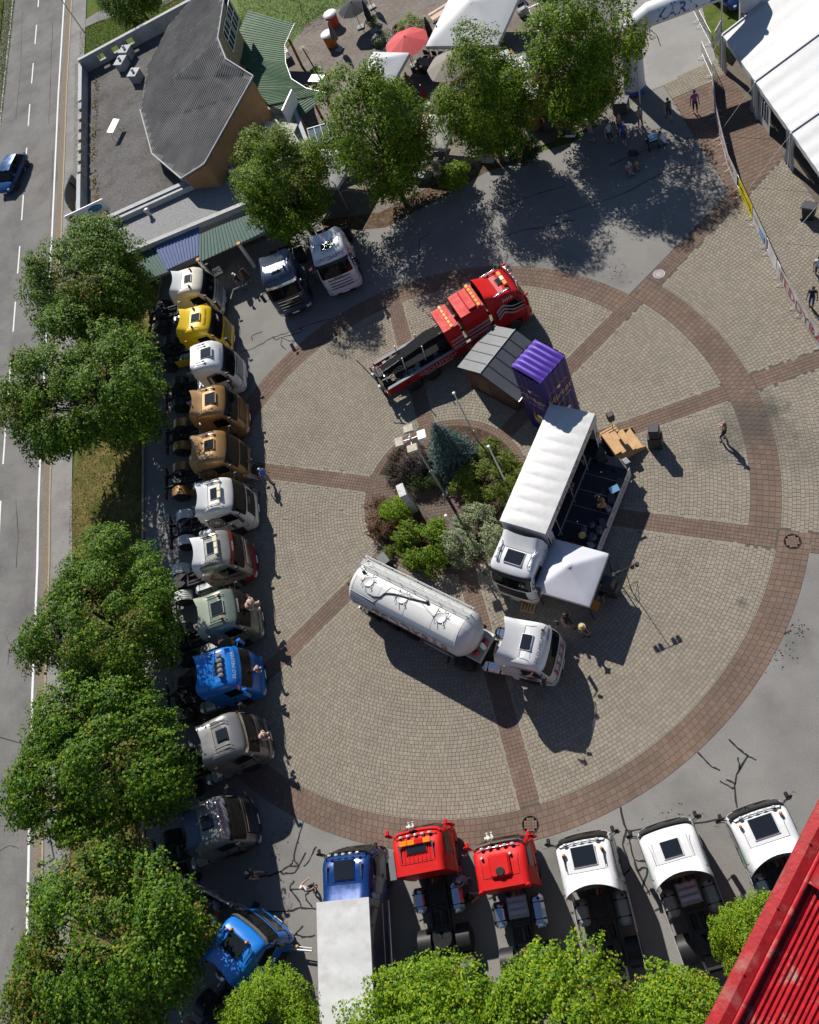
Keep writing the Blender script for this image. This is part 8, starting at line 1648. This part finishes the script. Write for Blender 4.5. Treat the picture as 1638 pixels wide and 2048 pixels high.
# trailer drawbar lying between the blue lorry and the box lorry
a,b=P(560,1895),P(634,1902); t=thing('drawbar','pale steel drawbar between the askew blue lorry and the box lorry','drawbar',(a.x,a.y,.0),math.atan2(b.y-a.y,b.x-a.x)); L_=(b-a).length; MB().tube((0,0,.5),(L_,0,.6),.05,8).tube((.3,.15,.5),(L_,.12,.6),.03,6).build('tube',ALU,t); MB().tube((.5,0,0),(.5,0,.5),.05,8).build('support_leg',ALU,t); MB().bbox((.5,0,.03),(.3,.3,.05),.01).build('foot_plate',STEEL,t); MB().bbox((L_*.6,.15,.62),(.15,.12,.1),.02).build('latch',WOOD,t)
# ---- red tower frame close to the camera
TW=mat('tower_red_paint',(.3,.012,.016),.5,var=.25,vs=14,two=(.3,.12,.1),ts=6.,tth=(.5,.75),bump=.08,bs=60,spec=.2); TW2=mat('tower_red_sheet',(.4,.015,.022),.5,var=.35,vs=20,two=(.36,.22,.18),ts=9.,tth=(.55,.75),bump=.06,bs=90,spec=.25)
zt=39.0; tw=thing('red_tower','weathered red metal tower roof with corrugated sheets in the lower right foreground','tower',(0,0,0))
a=P(1408,2052,zt); b=P(1700,1478,zt); d=(b-a).normalized(); n=Vector((d.y,-d.x,0)); n=n if n.x>0 else -n; a=a-d*1.0; L_=(b-a).length+1.2; up_=Vector((0,0,1))
def tp(s_,w_,h): return a+d*s_+n*w_+up_*h
MB().add([tp(s_,w_,h) for s_ in (0,L_) for w_,h in ((0,-.2),(0,0),(.05,.015),(.095,.0),(.095,-.2))],[(0,1,6,5),(1,2,7,6),(2,3,8,7),(3,4,9,8),(4,0,5,9),(0,4,3,2,1),(5,6,7,8,9)]).build('edge_beam',TW,tw)
MB().tube(tp(0,.108,-.012),tp(L_,.108,-.012),.014,8).build('edge_pipe',TW2,tw)
def bx6(name,s0,s1,w0,w1,h0,h1,m):
    return MB().add([tp(s_,w_,h) for h in (h0,h1) for s_,w_ in ((s0,w0),(s0,w1),(s1,w1),(s1,w0))],[(0,1,2,3),(7,6,5,4),(0,4,5,1),(1,5,6,2),(2,6,7,3),(3,7,4,0)]).build(name,m,tw)
fl=(P(1590,1745,zt)-a).dot(d)
bx6('cross_flange',fl,fl+.75,.12,1.6,-.02,.02,TW); bx6('cross_lip',fl-.012,fl,.12,1.6,-.035,.026,TW2)
for k in range(40):
    w0=.14+.025*k+random.uniform(-.002,.002); hh=random.uniform(.009,.014)
    MB().add([tp(s_,w0+x,-.05+h_) for s_ in (0,fl) for x,h_ in ((0,0),(.004,hh),(.012,hh),(.016,0))],[(0,4,5,1),(1,5,6,2),(2,6,7,3)]).build('corrugation',TW2,tw)
bx6('sheet',0,fl,.12,1.6,-.1,-.05,TW2)
for k in range(9): q=tp(.25+.35*k,.05,.015); MB().ball(q,.007,6,4).build('bolt',TW,tw)
bx6('tower_core',.2,L_-.2,.7,3.2,-39.0,-.13,mat('tower_wall',(.3,.02,.02),.6,var=.2,vs=1))
print('OBJS',len(bpy.data.objects))
